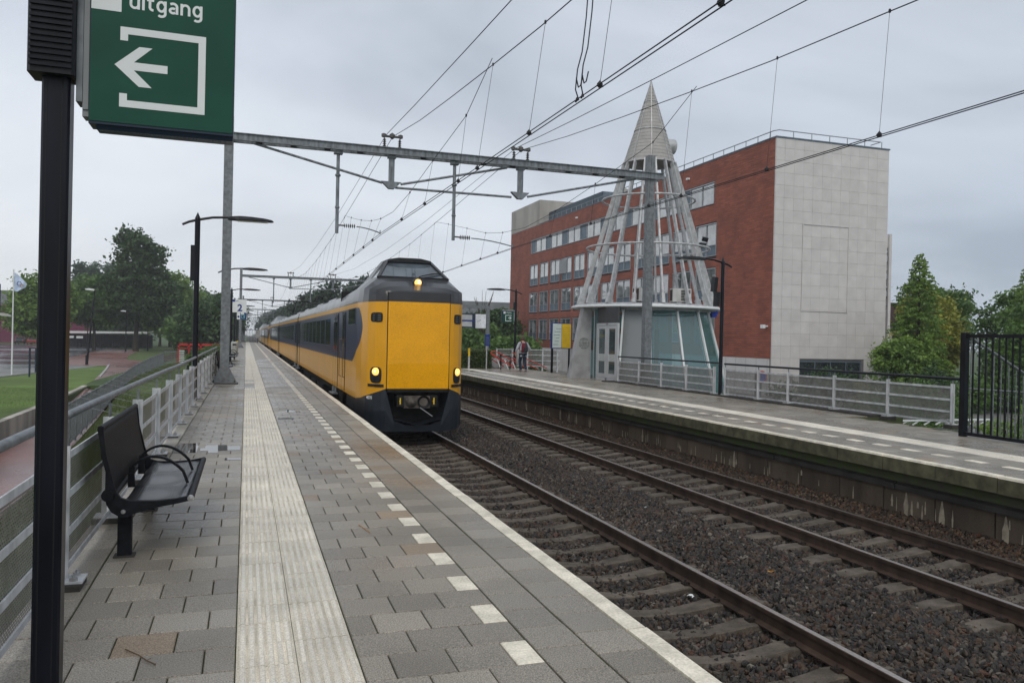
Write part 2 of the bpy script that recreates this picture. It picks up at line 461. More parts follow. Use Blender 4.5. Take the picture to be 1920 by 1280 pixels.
mat('bld_glass', (0.03, 0.04, 0.05), 0.03, spec=1.0, var=0.3, vs=1.5)
mat('bld_blind', (0.50, 0.50, 0.49), 0.6, var=0.05)
mat('bld_concrete', (0.40, 0.375, 0.335), 0.8, var=0.15, vs=0.6, streak=0.3)
mat('purple_wall', (0.155, 0.022, 0.06), 0.6, var=0.12, vs=0.4)
mat('alu', (0.46, 0.465, 0.47), 0.45, metal=0.2, var=0.16, vs=5, bump=0.05, bs=20)
mat('cone_mesh', (0.36, 0.345, 0.33), 0.7, metal=0.0, var=0.09, vs=2.5, bump=0.15, bs=14)
mat('fin_concrete', (0.37, 0.37, 0.375), 0.75, var=0.16, vs=1.8, bump=0.3, bs=25)
mat('stain', (0.19, 0.20, 0.19), 0.8, var=0.3, vs=6)
mat('door_frame', (0.46, 0.47, 0.48), 0.4, var=0.05)
mat('dark_inside', (0.06, 0.062, 0.065), 0.8)
mat('red_paint', (0.52, 0.045, 0.025), 0.4, var=0.1)
mat('red_fence', (0.48, 0.03, 0.025), 0.4)
mat('ac_white', (0.50, 0.50, 0.48), 0.5)
mat('map_paper', (0.60, 0.68, 0.64), 0.4, var=0.06, vs=4)
mat('yellow_paper', (0.75, 0.50, 0.02), 0.4, var=0.06, vs=4)
mat('blue_box', (0.01, 0.055, 0.42), 0.4)
mat('clock_face', (0.75, 0.77, 0.80), 0.4)
mat('display', (0.40, 0.41, 0.42), 0.3)
mat('puddle', (0.035, 0.034, 0.03), 0.015, spec=1.0, var=0.1)
mat('twig', (0.12, 0.075, 0.04), 0.8)
mat('car_silver', (0.35, 0.36, 0.38), 0.25, metal=0.6, coat=0.8)
mat('car_blue', (0.03, 0.11, 0.36), 0.25, coat=0.8)
mat('car_black', (0.02, 0.02, 0.025), 0.25, coat=0.8)
mat('car_red', (0.22, 0.02, 0.02), 0.3, coat=0.8)
mat('tail_light', (0.5, 0.02, 0.015), 0.3)
mat('flag', (0.55, 0.65, 0.85), 0.7)
mat('skin', (0.48, 0.27, 0.19), 0.55, var=0.08)
mat('hair', (0.10, 0.065, 0.045), 0.7)
mat('shirt', (0.42, 0.44, 0.48), 0.85, var=0.12, vs=9, bump=0.4, bs=22)
mat('jeans', (0.018, 0.03, 0.06), 0.85, var=0.2, vs=9, bump=0.3, bs=22)
mat('shoe', (0.06, 0.06, 0.065), 0.7)
mat('sole', (0.5, 0.5, 0.5), 0.7)
mat('bag_red', (0.17, 0.012, 0.025), 0.7, var=0.1)
mat('bag_dark', (0.03, 0.032, 0.038), 0.7)
mat('bike', (0.03, 0.03, 0.033), 0.5)
mat('litter_orange', (0.45, 0.22, 0.05), 0.6)
mat('far_office', (0.17, 0.18, 0.19), 0.7, var=0.15, vs=0.5)
mat('brown_wall', (0.06, 0.035, 0.03), 0.7, var=0.3, vs=1.2, streak=0.2)
leafmat('leaf_dark', (0.031, 0.066, 0.025), (0.088, 0.155, 0.043))
leafmat('leaf_mid', (0.057, 0.120, 0.031), (0.159, 0.271, 0.057))
leafmat('leaf_light', (0.098, 0.179, 0.035), (0.242, 0.359, 0.070))
leafmat('leaf_poplar', (0.043, 0.081, 0.050), (0.092, 0.151, 0.081))
leafmat('leaf_yellow', (0.194, 0.214, 0.029), (0.400, 0.400, 0.068))
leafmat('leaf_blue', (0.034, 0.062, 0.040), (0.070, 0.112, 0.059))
leafmat('leaf_hedge', (0.034, 0.065, 0.016), (0.101, 0.147, 0.034), 0.2)
leafmat('blade', (0.045, 0.075, 0.016), (0.13, 0.15, 0.035), 0.3)
glassmat('glass_teal', (0.36, 0.60, 0.62), 0.34)
glassmat('glass_grey', (0.55, 0.57, 0.58), 0.72, rough=0.25)
glassmat('glass_clear', (0.62, 0.70, 0.70), 0.10)

# ---------------------------------------------------------------- ground
def sheet(name, pts, z, mt, parent=None):
    """flat polygon; pts are (x,y) or (x,y,z)"""
    mb = MB(); mb.add([(p[0], p[1], p[2] if len(p) > 2 else z) for p in pts], [tuple(range(len(pts)))])
    return struct(name, mb, mt, parent=parent)
sheet('ground', [(-905, -200), (905, -200), (905, 1500), (-905, 1500)], -3.3, 'meadow')
# left side: field at -1.5 with the sunken red path that ramps down towards the camera
mb = MB()
for a in ([(-900, -20), (-7.95, -20), (-7.95, 31), (-8.15, 44), (-8.6, 52), (-900, 52)],
          [(-900, 52), (-1.6, 52), (-1.6, 170), (-900, 170)], [(-900, 170), (-900, 1450), (1.0, 1450), (1.0, 170)]):
    mb.prism(a, -3.2, -1.5, 'z')
struct('left_ground', mb, 'meadow')
sheet('lawn', [(-60, -10), (-8.25, -10), (-8.25, 31), (-8.45, 44), (-8.9, 52), (-9.4, 60.5), (-10.6, 71), (-12.0, 82), (-14.2, 66), (-15.6, 56), (-60, 47)], -1.49, 'lawn')
sheet('pavement', [(-60, 47.2), (-15.6, 56.2), (-14.2, 66.2), (-12.2, 82), (-12.2, 88), (-60, 62)], -1.488, 'plaza')
sheet('car_park', [(-140, 53), (-60, 60), (-14.3, 73), (-14.3, 92), (-17.5, 150), (-24, 157), (-29, 178), (-140, 182)], -1.484, 'asphalt')
sheet('brick_square', [(-15.2, 80), (-11.8, 80), (-12.2, 88), (-9.5, 100), (-12.9, 117.6), (-16.6, 149.6), (-22.0, 149), (-21.2, 131), (-18.9, 100.6)], -1.476, 'red_brick_path')
sheet('red_path', [(-5.2, 8, -2.95), (-5.3, 24, -2.6), (-6.0, 38, -2.1), (-6.9, 52, -1.495), (-7.3, 62, -1.48), (-8.8, 84, -1.475), (-9.6, 100, -1.475), (-12.6, 90, -1.475), (-11.2, 75, -1.48), (-9.3, 58, -1.48), (-8.7, 52, -1.495), (-8.0, 38, -2.1), (-7.8, 24, -2.6), (-7.8, 8, -2.95)], 0, 'red_brick_path')
sheet('grass_verge', [(-9.6, 92), (-8.3, 86), (-6.2, 120), (-8, 180), (-17.5, 185), (-16.2, 140), (-14.2, 112), (-12.4, 97)], -1.474, 'grass')
sheet('soil_track', [(-9.0, 88), (-8.0, 88), (-7.7, 118), (-9.6, 124), (-10.2, 112)], -1.468, 'soil')
mb = MB()
for k in range(9):
    y = 70 + k * 9
    mb.add([(-48, y, -1.478), (-30, y + 1.5, -1.478), (-30, y + 1.68, -1.478), (-48, y + 0.18, -1.478)], [(0, 1, 2, 3)])
struct('parking_lines', mb, 'road_paint')
# kerb of the lawn
mb = MB()
for a, b in (((-9.4, 60.6), (-10.6, 71)), ((-10.6, 71), (-11.9, 81.5)), ((-15.7, 56.1), (-14.3, 66)), ((-60, 47.1), (-15.7, 56.1))):
    mb.bar((*a, -1.46), (*b, -1.46), 0.14, 0.12)
struct('lawn_kerb', mb, 'concrete')

def retaining_wall():
    t = thing('retaining_wall', 'low stained concrete wall holding up the lawn beside the sunken red path', 'wall', (-8, 20, -2.9))
    pts = [(-7.9, 4), (-7.9, 18), (-7.9, 31), (-8.1, 41), (-8.45, 49), (-8.6, 51.3)]
    mb = MB()
    for i in range(len(pts) - 1):
        (x0, y0), (x1, y1) = pts[i], pts[i + 1]
        n = 3 if i < 3 else 2
        for k in range(n):
            a = (x0 + (x1 - x0) * k / n, y0 + (y1 - y0) * k / n + 0.01); b = (x0 + (x1 - x0) * (k + 1) / n, y0 + (y1 - y0) * (k + 1) / n)
            o = MB(); o.prism([(a[0] - 0.26, a[1]), (a[0], a[1]), (b[0], b[1]), (b[0] - 0.26, b[1])], -3.2, -1.47 + 0.03 * (i > 2), 'z', o=(0, 0, 0))
            p = part('wall_section', o, 'wall_old', t); p.location = (8, -20, 2.9)
retaining_wall()

# embankment between the platform and the low fence
mb = MB()
sec = []
for y in (0, 10, 20, 30, 40, 52, 65, 85, 120, 170):
    fx = np.interp(y, [0, 18, 30, 42, 60, 80, 170], [-4.6, -5.1, -5.6, -6.2, -7.2, -7.2, -7.2])
    fz = np.interp(y, [0, 24, 38, 52, 170], [-3.0, -2.5, -2.0, -1.47, -1.46])
    sec.append([(-1.45, y, -0.42), (-2.3, y, -0.55), (-3.4, y, -1.15 if y < 50 else -1.0), (fx + 0.1, y, fz - 0.02)])
for i in range(len(sec) - 1):
    for j in range(3):
        mb.add([sec[i][j], sec[i][j + 1], sec[i + 1][j + 1], sec[i + 1][j]], [(0, 1, 2, 3)])
struct('embankment', mb, 'grass')
# right side ground, plaza in front of the brick building
mb = MB(); mb.prism([(15.9, -60), (900, -60), (900, 1450), (15.9, 1450)], -3.2, -1.75)
mb.prism([(10.6, 47.0), (15.895, 47.0), (15.895, 1450), (10.6, 1450)], -3.2, -0.35)
struct('right_ground', mb, 'meadow')
sheet('plaza', [(16, 18), (60, 18), (60, 110), (16, 110)], -1.744, 'plaza')

# ---------------------------------------------------------------- left platform
def paver_mesh(w, d, name, mt='paver', h=0.06, c=0.005):
    mb = MB(); mb.cbox(-w / 2, w / 2, -d / 2, d / 2, -h, 0, c)
    return mb.mesh(name, mt)
PX, PY, Y0 = 0.3255, 0.3305, 4.43
def left_tiles():
    """all loose pavers of the left platform as (kind, x0, x1, y0, y1)"""
    out = []
    def row(y, k):
        y1 = y + PY
        # left of the tactile strip: running bond, half step per row
        x = -0.020
        xs = [x]
        if k % 2: xs.append(x - PX / 2)
        while xs[-1] > -0.95: xs.append(xs[-1] - PX)
        xs[-1] = -0.985
        for a, b in zip(xs[1:], xs[:-1]):
            if b - a > 0.05: out.append(('paver', a, b, y, y1))
        # between the strip and the dashes
        if k % 2 == 0:
            e = [0.620, 0.782, 1.108, 1.434]
            for a, b in zip(e[:-1], e[1:]): out.append(('paver', a, b, y, y1))
            out.append(('dash', 1.434, 1.597, y, y1))
        else:
            e = [0.620, 0.946, 1.271, 1.597]
            for a, b in zip(e[:-1], e[1:]): out.append(('paver', a, b, y, y1))
        out.append(('paver', 1.603, 1.915, y - 0.145, y1 - 0.145))
        out.append(('paver', 1.923, 2.243, y + 0.035, y1 + 0.035))
        out.append(('border', -1.31, -0.990, y + 0.1, y1 + 0.1))
        out.append(('tact', -0.017, 0.297, y + 0.005, y1 + 0.005))
        out.append(('tact', 0.301, 0.615, y, y1))
    for k in range(-9, 176):
        row(Y0 + (k - 1) * PY, k)
    return out
def build_left_platform():
    mb = MB()
    mb.box(-1.5, 2.25, -3, 170, -0.42, -0.017, 0)
    plat = struct('platform', mb, 'joint')
    o = MB(); o.box(-1.5, 2.246, 61.9, 169.9, -0.01, -0.001); part('far_surface', o, 'platform_far', plat)
    o = MB(); o.box(-0.02, 0.62, 61.9, 169.9, -0.012, 0.003); part('far_strip', o, 'strip_far', plat)
    o = MB()
    for k in range(140):
        y = 61.9 + k * PY * 2
        o.box(1.434, 1.597, y, y + PY, -0.012, 0.0035)
    part('far_dashes', o, 'edge_white', plat)['kind'] = 'stuff'
    cache = {}
    rest = MB(); rest_t = MB(); rest_d = MB(); rest_b = MB()
    nind = {'paver': 0, 'dash': 0, 'border': 0, 'tact': 0}
    tac = MB()
    # ribbed guide tile: five rounded ribs along the line
    prof = [(-0.157, -0.006), (-0.150, 0.0)]
    for r in range(6):
        c = -0.125 + r * 0.05
        prof += [(c - 0.017, -0.0005), (c - 0.010, 0.006), (c + 0.010, 0.006), (c + 0.017, -0.0005)]
    prof += [(0.150, 0.0), (0.157, -0.006)]
    def tacttile(m, x, y, d):
        n = len(prof)
        v = [(x + a, y - d / 2, z) for a, z in prof] + [(x + a, y + d / 2, z) for a, z in prof] + [(x - .157, y - d / 2, -.05), (x + .157, y - d / 2, -.05), (x - .157, y + d / 2, -.05), (x + .157, y + d / 2, -.05)]
        f = [(i, i + 1, i + 1 + n, i + n) for i in range(n - 1)]
        f += [tuple(range(n - 1, -1, -1)) + (2 * n, 2 * n + 1), tuple(range(n, 2 * n)) + (2 * n + 3, 2 * n + 2), (0, n, 2 * n + 2, 2 * n), (n - 1, 2 * n + 1, 2 * n + 3, 2 * n - 1)]
        m.add(v, f)
        if True:
            b_ = len(m.m) - len(f)
            for i in range(n - 1):
                if prof[i][1] < 0.001 and prof[i + 1][1] < 0.001 and 0 < i < n - 2: m.m[b_ + i] = 1
    tacttile(tac, 0, 0, PY - 0.008)
    tac_me = tac.mesh('tactile_tile', ['tactile', 'tactile_groove'], 35)
    for kind, a, b, y0, y1 in left_tiles():
        w = round(b - a - 0.008, 3); d = PY - 0.0075
        cx, cy = (a + b) / 2, (y0 + y1) / 2
        far = math.hypot(cx, cy)
        jz = random.uniform(-0.0018, 0.0018)
        if kind == 'tact':
            if cx < 0.3 and 26.9 < cy < 29.6 or (cx < 0.3 and 31 < cy < 31.7):
                rest.cbox(a, b, cy - d / 2, cy + d / 2, -0.05, 0.0); continue
            if cy < 24 and cy > 3.2:
                link('tactile_tile', tac_me, plat, (cx, cy, jz), (0, 0, random.uniform(-.003, .003)))
            else: tacttile(rest_t, cx, cy, PY - 0.008)
            continue
        lim = 9.6
        vis = cy > 3.6 + max(0, (0.9 - cx)) * 0.0
        if kind == 'paver' and vis and cy < lim and nind['paver'] < 296:
            key = w
            if key not in cache: cache[key] = paver_mesh(w, d, 'paving_stone')
            nind['paver'] += 1
            link('paving_stone', cache[key], plat, (cx, cy, jz), (random.uniform(-.004, .004), random.uniform(-.004, .004), random.uniform(-.004, .004)))
        elif kind == 'dash' and cy < 40:
            key = 'dash'
            if key not in cache: cache[key] = paver_mesh(w, d, 'white_stone', 'edge_white')
            link('white_stone', cache[key], plat, (cx, cy, jz + 0.001), (0, 0, random.uniform(-.006, .006)))
        elif kind == 'border' and cy < 12.5:
            key = 'border'
            if key not in cache: cache[key] = paver_mesh(w, d, 'border_stone')
            link('border_stone', cache[key], plat, (cx, cy, jz - .002), (0, 0, random.uniform(-.006, .006)))
        elif kind == 'border': pass
        else:
            tgt = rest_d if kind == 'dash' else rest
            z = random.uniform(-0.0018, 0.0018)
            tgt.cbox(cx - w / 2, cx + w / 2, cy - d / 2, cy + d / 2, -0.05, z, 0.005)
    part('paving_stones', rest, 'paver', plat)['kind'] = 'stuff'
    part('tactile_tiles', rest_t, ['tactile', 'tactile_groove'], plat, 35)['kind'] = 'stuff'
    part('white_stones', rest_d, 'edge_white', plat)['kind'] = 'stuff'
    # ledge under the railing
    k = 0; y = 12.5
    led = MB(); led.cbox(-0.26, 0.26, 0, 1.49, -0.3, 0.03, 0.012); lm = led.mesh('ledge_stone', 'wall_old')
    while y < 60:
        link('ledge_stone', lm, plat, (-1.25, y, random.uniform(-.004, .004))); y += 1.5
    # edge stones, one metre each
    e = MB()
    e.add([(-0.066, 0.004, -0.2), (0.066, 0.004, -0.2), (0.066, 1.056, -0.2), (-0.066, 1.056, -0.2),
           (-0.066, 0.004, 0.0), (0.060, 0.004, 0.004), (0.060, 1.056, 0.004), (-0.066, 1.056, 0.0),
           (0.066, 0.004, -0.004), (0.066, 1.056, -0.004), (0.060, 0.3, 0.0045), (-0.063, 0.5, 0.001)],
          [(0, 1, 8, 5, 4), (3, 7, 6, 9, 2), (4, 5, 6, 7), (5, 8, 9, 6), (0, 4, 7, 3), (1, 2, 9, 8), (0, 3, 2, 1)])
    em = e.mesh('edge_stone', 'edge_white')
    y = 1.24
    while y < 168:
        link('edge_stone', em, plat, (2.319 + random.uniform(-.004, .004), y, random.uniform(-.002, .003)), (0, 0, random.uniform(-.002, .002)))
        y += 1.062
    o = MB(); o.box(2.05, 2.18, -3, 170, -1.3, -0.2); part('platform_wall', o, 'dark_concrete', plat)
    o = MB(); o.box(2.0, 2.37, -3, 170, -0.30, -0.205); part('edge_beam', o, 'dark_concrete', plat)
    return plat
LEFT = build_left_platform()

# puddles: thin water held by the sunken stones (outline follows the joints)
def puddle(label, pts):
    o = MB(); o.prism(pts, 0.0022, 0.0034)
    tag(part('puddle', o, 'puddle'), label, 'puddle')
puddle('rain puddle shining on sunken grey paving left of the white strip', [(-.62, 12.72), (-.50, 12.72), (-.50, 12.5), (-.36, 12.5), (-.36, 12.72), (-.05, 12.72), (-.05, 13.2), (-.25, 13.2), (-.25, 13.34), (-.56, 13.34), (-.56, 13.02), (-.62, 13.02)])
puddle('small bright puddle nearest the camera beside the white strip', [(-.25, 11.75), (-.03, 11.75), (-.03, 11.95), (-.25, 11.95)])
puddle('dark puddle lying against the ledge below the railing posts', [(-.98, 12.55), (-.66, 12.55), (-.66, 13.35), (-.7, 13.35), (-.7, 13.6), (-.95, 13.6), (-.95, 13.35), (-.98, 13.35)])
puddle('shallow puddle between the white strip and the line of white dashes', [(.74, 18.7), (1.2, 18.7), (1.2, 18.95), (1.1, 18.95), (1.1, 19.3), (.9, 19.3), (.9, 18.95), (.74, 18.95)])
puddle('second shallow puddle just before the one between strip and dashes', [(.66, 17.2), (.98, 17.2), (.98, 17.45), (.66, 17.45)])
# litter on the paving
o = MB(); o.tube([(-0.60, 4.86, 0.006), (-0.52, 4.74, 0.012), (-0.47, 4.66, 0.008), (-0.42, 4.6, 0.005)], 0.0035, 5)
o.tube([(-0.47, 4.66, 0.008), (-0.45, 4.69, 0.008)], 0.002, 4)
tag(part('twig', o, 'twig'), 'thin curved brown twig lying on the grey paving', 'twig')
o = MB(); o.tube([(1.03, 7.52, 0.004), (1.06, 7.35, 0.008), (1.09, 7.2, 0.004)], 0.0035, 5)
tag(part('twig', o, 'litter_orange'), 'short orange twig lying between the strip and the dashes', 'twig')

# ---------------------------------------------------------------- track bed
def bed():
    mb = MB()
    xs = [2.15, 2.9, 3.1, 5.35, 5.6, 6.3, 7.0, 7.2, 9.45, 9.7, 10.32]
    zs = [-1.13, -1.13, -1.135, -1.135, -1.075, -1.06, -1.105, -1.135, -1.135, -1.05, -0.98]
    ys = [-2, 30, 60, 100, 170, 300, 700]
    for i in range(len(ys) - 1):
        for j in range(len(xs) - 1):
            mb.add([(xs[j], ys[i], zs[j]), (xs[j + 1], ys[i], zs[j + 1]), (xs[j + 1], ys[i + 1], zs[j + 1]), (xs[j], ys[i + 1], zs[j])], [(0, 1, 2, 3)])
    mb.add([(1, 170, -1.2), (2.15, 170, -1.1), (2.15, 700, -1.1), (1, 700, -1.4)], [(0, 1, 2, 3)])
    return struct('trackbed', mb, 'ballast_bed')
bed()
def ballast():
    """crushed stone: points scattered on the bed, each carrying one of three angular stones"""
    me = bpy.data.meshes.new('ballast')
    xs = [2.2, 3.1, 3.43, 5.02, 5.6, 6.3, 7.0, 7.53, 9.12, 9.7, 10.28]
    zs = [-1.11, -1.11, -1.112, -1.112, -1.055, -1.035, -1.08, -1.115, -1.115, -1.03, -0.97]
    ys = [2.2, 9, 16, 26, 44]; dens = [560, 480, 300, 150]
    v = []; f = []; dd = []
    for i in range(len(ys) - 1):
        for j in range(len(xs) - 1):
            b = len(v)
            # the nearest band starts where the picture does
            y0 = ys[i]
            if y0 < xs[j] * 0.72: y0 = min(ys[i + 1] - 0.05, xs[j] * 0.72)
            v += [(xs[j], y0, zs[j]), (xs[j + 1], y0, zs[j + 1]), (xs[j + 1], ys[i + 1], zs[j + 1]), (xs[j], ys[i + 1], zs[j])]
            f.append((b, b + 1, b + 2, b + 3)); dd.append(dens[i])
    me.from_pydata(v, [], f)
    at = me.attributes.new('dens', 'FLOAT', 'FACE'); at.data.foreach_set('value', dd)
    ob = link('ballast_stones', me); ob['kind'] = 'stuff'
    m = mat('stone', (0.078, 0.064, 0.053), 0.6, var=0.3, vs=1.2, spec=0.22)
    # three rock kinds by piece: grey blue, brown, pale
    nt = m.node_tree; N = nt.nodes.new; L = nt.links.new
    P = nt.nodes['Principled BSDF']; oi = N('ShaderNodeObjectInfo')
    rp = N('ShaderNodeValToRGB'); rp.color_ramp.interpolation = 'CONSTANT'
    e = rp.color_ramp.elements; e[0].position = 0; e[0].color = (0.034, 0.030, 0.028, 1); e[1].position = 0.42; e[1].color = (0.072, 0.050, 0.035, 1)
    for p_, c in ((0.68, (0.048, 0.042, 0.036)), (0.86, (0.105, 0.090, 0.074)), (0.95, (0.085, 0.045, 0.031)), (0.985, (0.17, 0.15, 0.12))):
        q = e.new(p_); q.color = (*c, 1)
    L(oi.outputs['Random'], rp.inputs[0]); 
    # ballast near the right hand wall and at the far end is browner with brake dust
    geo = N('ShaderNodeNewGeometry'); n = N('ShaderNodeTexNoise'); n.inputs['Scale'].default_value = 0.7; L(geo.outputs['Position'], n.inputs['Vector'])
    mr = N('ShaderNodeMapRange'); mr.inputs['To Min'].default_value = 0.6; mr.inputs['To Max'].default_value = 1.35; L(n.outputs[0], mr.inputs['Value'])
    sp = N('ShaderNodeSeparateXYZ'); L(geo.outputs['Position'], sp.inputs[0])
    br = N('ShaderNodeMapRange'); br.inputs['From Min'].default_value = 9.2; br.inputs['From Max'].default_value = 9.8; L(sp.outputs['X'], br.inputs['Value'])
    mx = N('ShaderNodeMix'); mx.data_type = 'RGBA'; mx.blend_type = 'MULTIPLY'; mx.inputs['B'].default_value = (0.95, 0.80, 0.66, 1)
    L(br.outputs[0], mx.inputs['Factor'])
    v_ = N('ShaderNodeVectorMath'); v_.operation = 'SCALE'; L(rp.outputs[0], v_.inputs[0]); L(mr.outputs[0], v_.inputs['Scale'])
    L(v_.outputs[0], mx.inputs['A']); L(mx.outputs['Result'], P.inputs['Base Color'])
    me.materials.append(m)
    ng = bpy.data.node_groups.new('ballast', 'GeometryNodeTree')
    ng.interface.new_socket('Geometry', in_out='INPUT', socket_type='NodeSocketGeometry')
    ng.interface.new_socket('Geometry', in_out='OUTPUT', socket_type='NodeSocketGeometry')
    N = ng.nodes.new; L = ng.links.new
    gi = N('NodeGroupInput'); go = N('NodeGroupOutput')
    dp = N('GeometryNodeDistributePointsOnFaces'); na = N('GeometryNodeInputNamedAttribute'); na.data_type = 'FLOAT'; na.inputs[0].default_value = 'dens'
    L(gi.outputs[0], dp.inputs['Mesh']); L(na.outputs['Attribute'], dp.inputs['Density'])
    j = N('GeometryNodeGeometryToInstance')
    for sd in range(4):
        ico = N('GeometryNodeMeshIcoSphere'); ico.inputs['Radius'].default_value = 1.0; ico.inputs['Subdivisions'].default_value = 2 if sd == 0 else 1
        sp = N('GeometryNodeSetPosition'); ns = N('ShaderNodeTexNoise'); ns.noise_dimensions = '4D'; ns.inputs['Scale'].default_value = 0.85; ns.inputs['W'].default_value = sd * 7.7; ns.inputs['Detail'].default_value = 1.0
        sub = N('ShaderNodeVectorMath'); sub.operation = 'SUBTRACT'; sub.inputs[1].default_value = (0.5, 0.5, 0.5)
        sc = N('ShaderNodeVectorMath'); sc.operation = 'SCALE'; sc.inputs['Scale'].default_value = 2.2
        L(ns.outputs['Color'], sub.inputs[0]); L(sub.outputs[0], sc.inputs[0]); L(ico.outputs[0], sp.inputs[0]); L(sc.outputs[0], sp.inputs['Offset'])
        # snap to a coarse lattice so the stones break into flat faces
        L(sp.outputs[0], j.inputs[0])
    smt = N('GeometryNodeSetMaterial'); smt.inputs['Material'].default_value = m
    shd = N('GeometryNodeSetShadeSmooth'); shd.inputs['Shade Smooth'].default_value = False
    ins = N('GeometryNodeInstanceOnPoints'); ins.inputs['Pick Instance'].default_value = True
    L(dp.outputs['Points'], ins.inputs['Points']); L(j.outputs[0], ins.inputs['Instance'])
    rr = N('FunctionNodeRandomValue'); rr.data_type = 'FLOAT_VECTOR'; rr.inputs[0].default_value = (0, 0, 0); rr.inputs[1].default_value = (6.28, 6.28, 6.28)
    L(rr.outputs[0], ins.inputs['Rotation'])
    rs = N('FunctionNodeRandomValue'); rs.data_type = 'FLOAT_VECTOR'; rs.inputs[0].default_value = (0.021, 0.015, 0.010); rs.inputs[1].default_value = (0.054, 0.038, 0.026); rs.inputs['Seed'].default_value = 3
    L(rs.outputs[0], ins.inputs['Scale'])
    L(ins.outputs[0], smt.inputs[0]); L(smt.outputs[0], go.inputs[0])
    md = ob.modifiers.new('scatter', 'NODES'); md.node_group = ng
ballast()

def track(cx, label, hide):
    t = thing('railway_track', label, 'railway track', (cx, 0, -0.86), 0, None)
    prof = [(-0.075, -0.172), (0.075, -0.172), (0.075, -0.160), (0.012, -0.142), (0.009, -0.05), (0.034, -0.040), (0.036, -0.006), (0.030, 0.0), (-0.030, 0.0), (-0.036, -0.006), (-0.034, -0.040), (-0.009, -0.05), (-0.012, -0.142), (-0.075, -0.160)]
    for sx in (-1, 1):
        mb = MB(); n = len(prof)
        v = [(sx * 0.7535 + a, -1, z) for a, z in prof] + [(sx * 0.7535 + a, 420, z) for a, z in prof]
        for k in range(n):
            top = k in (6, 7, 8)
            mb.add([v[k], v[(k + 1) % n], v[(k + 1) % n + n], v[k + n]], [(0, 1, 2, 3)], 1 if k in (7,) else 0)
        part('rail', mb, ['rust', 'rail_top'], t)
    # sleeper with its waist, high seats and sloped ends
    xs = [-1.30, -1.27, -1.12, -0.92, -0.58, -0.42, -0.2, 0.0]
    xs = xs + [-x for x in xs[-2::-1]]
    hz = [-0.215, -0.20, -0.178, -0.172, -0.172, -0.198, -0.222, -0.225]
    hz = hz + hz[-2::-1]
    hw = [0.112, 0.118, 0.122, 0.122, 0.120, 0.110, 0.098, 0.094]; hw = hw + hw[-2::-1]
    mb = MB(); v = []
    for x, z, w in zip(xs, hz, hw):
        v += [(x, -w - 0.015, -0.36), (x, -w, z - 0.012), (x, -w + 0.012, z), (x, w - 0.012, z), (x, w, z - 0.012), (x, w + 0.015, -0.36)]
    f = []
    for i in range(len(xs) - 1):
        for k in range(5): f.append((i * 6 + k, i * 6 + k + 1, (i + 1) * 6 + k + 1, (i + 1) * 6 + k))
    f += [tuple(range(6)), tuple(range((len(xs) - 1) * 6, len(xs) * 6))]
    mb.add(v, f)
    sm = mb.mesh('sleeper', 'sleeper', 24)
    cl = MB()
    for sx in (-1, 1):
        for s2 in (-1, 1):
            x = sx * 0.7535 + s2 * 0.10
            cl.box(x - 0.03, x + 0.03, -0.05, 0.05, -0.175, -0.148)
            pts = [(x - s2 * 0.035, -0.04, -0.145), (x + s2 * 0.005, -0.055, -0.125), (x + s2 * 0.03, -0.02, -0.135), (x + s2 * 0.005, 0.01, -0.12), (x - s2 * 0.035, 0.045, -0.14)]
            cl.tube(pts, 0.008, 5)
    cm = cl.mesh('rail_clips', 'clip')
    y = hide
    n = 0
    while n < 260 and y < 160:
        jx = random.uniform(-.01, .01)
        s_ = link('sleeper', sm, t, (jx, y, random.uniform(-.004, .004)), (0, 0, random.uniform(-.006, .006)))
        if y < 30: link('rail_clip', cm, s_, (0, 0, 0))['kind'] = 'stuff'
        y += 0.628; n += 1
    return t
track(4.225, 'left railway track that the yellow train stands on, beside the paved platform', 2.5)
track(8.33, 'empty right railway track next to the opposite platform wall', 3.1)
def litter(name, label, cat, mt, x, y, z, s):
    mb = MB()
    for k in range(5):
        a = random.uniform(0, 6.28); r = s * random.uniform(0.2, 0.5)
        px, py = x + r * math.cos(a), y + r * math.sin(a)
        q = [(px + random.uniform(-s, s) * .5, py + random.uniform(-s, s) * .5, z + random.uniform(0, s * .35)) for _ in range(4)]
        mb.add(q, [(0, 1, 2, 3)])
    tag(part(name, mb, mt), label, cat)
litter('crushed_can', 'crushed orange piece of litter on the ballast between the tracks', 'litter', 'litter_orange', 6.05, 8.17, -0.985, 0.10)
litter('paper_scrap', 'white paper scrap on the stones beside the left track rail', 'litter', 'sign_white', 4.72, 7.75, -1.03, 0.08)
litter('paper_scrap', 'tiny white scrap on the ballast in front of the right track', 'litter', 'sign_white', 6.35, 11.9, -0.985, 0.05)

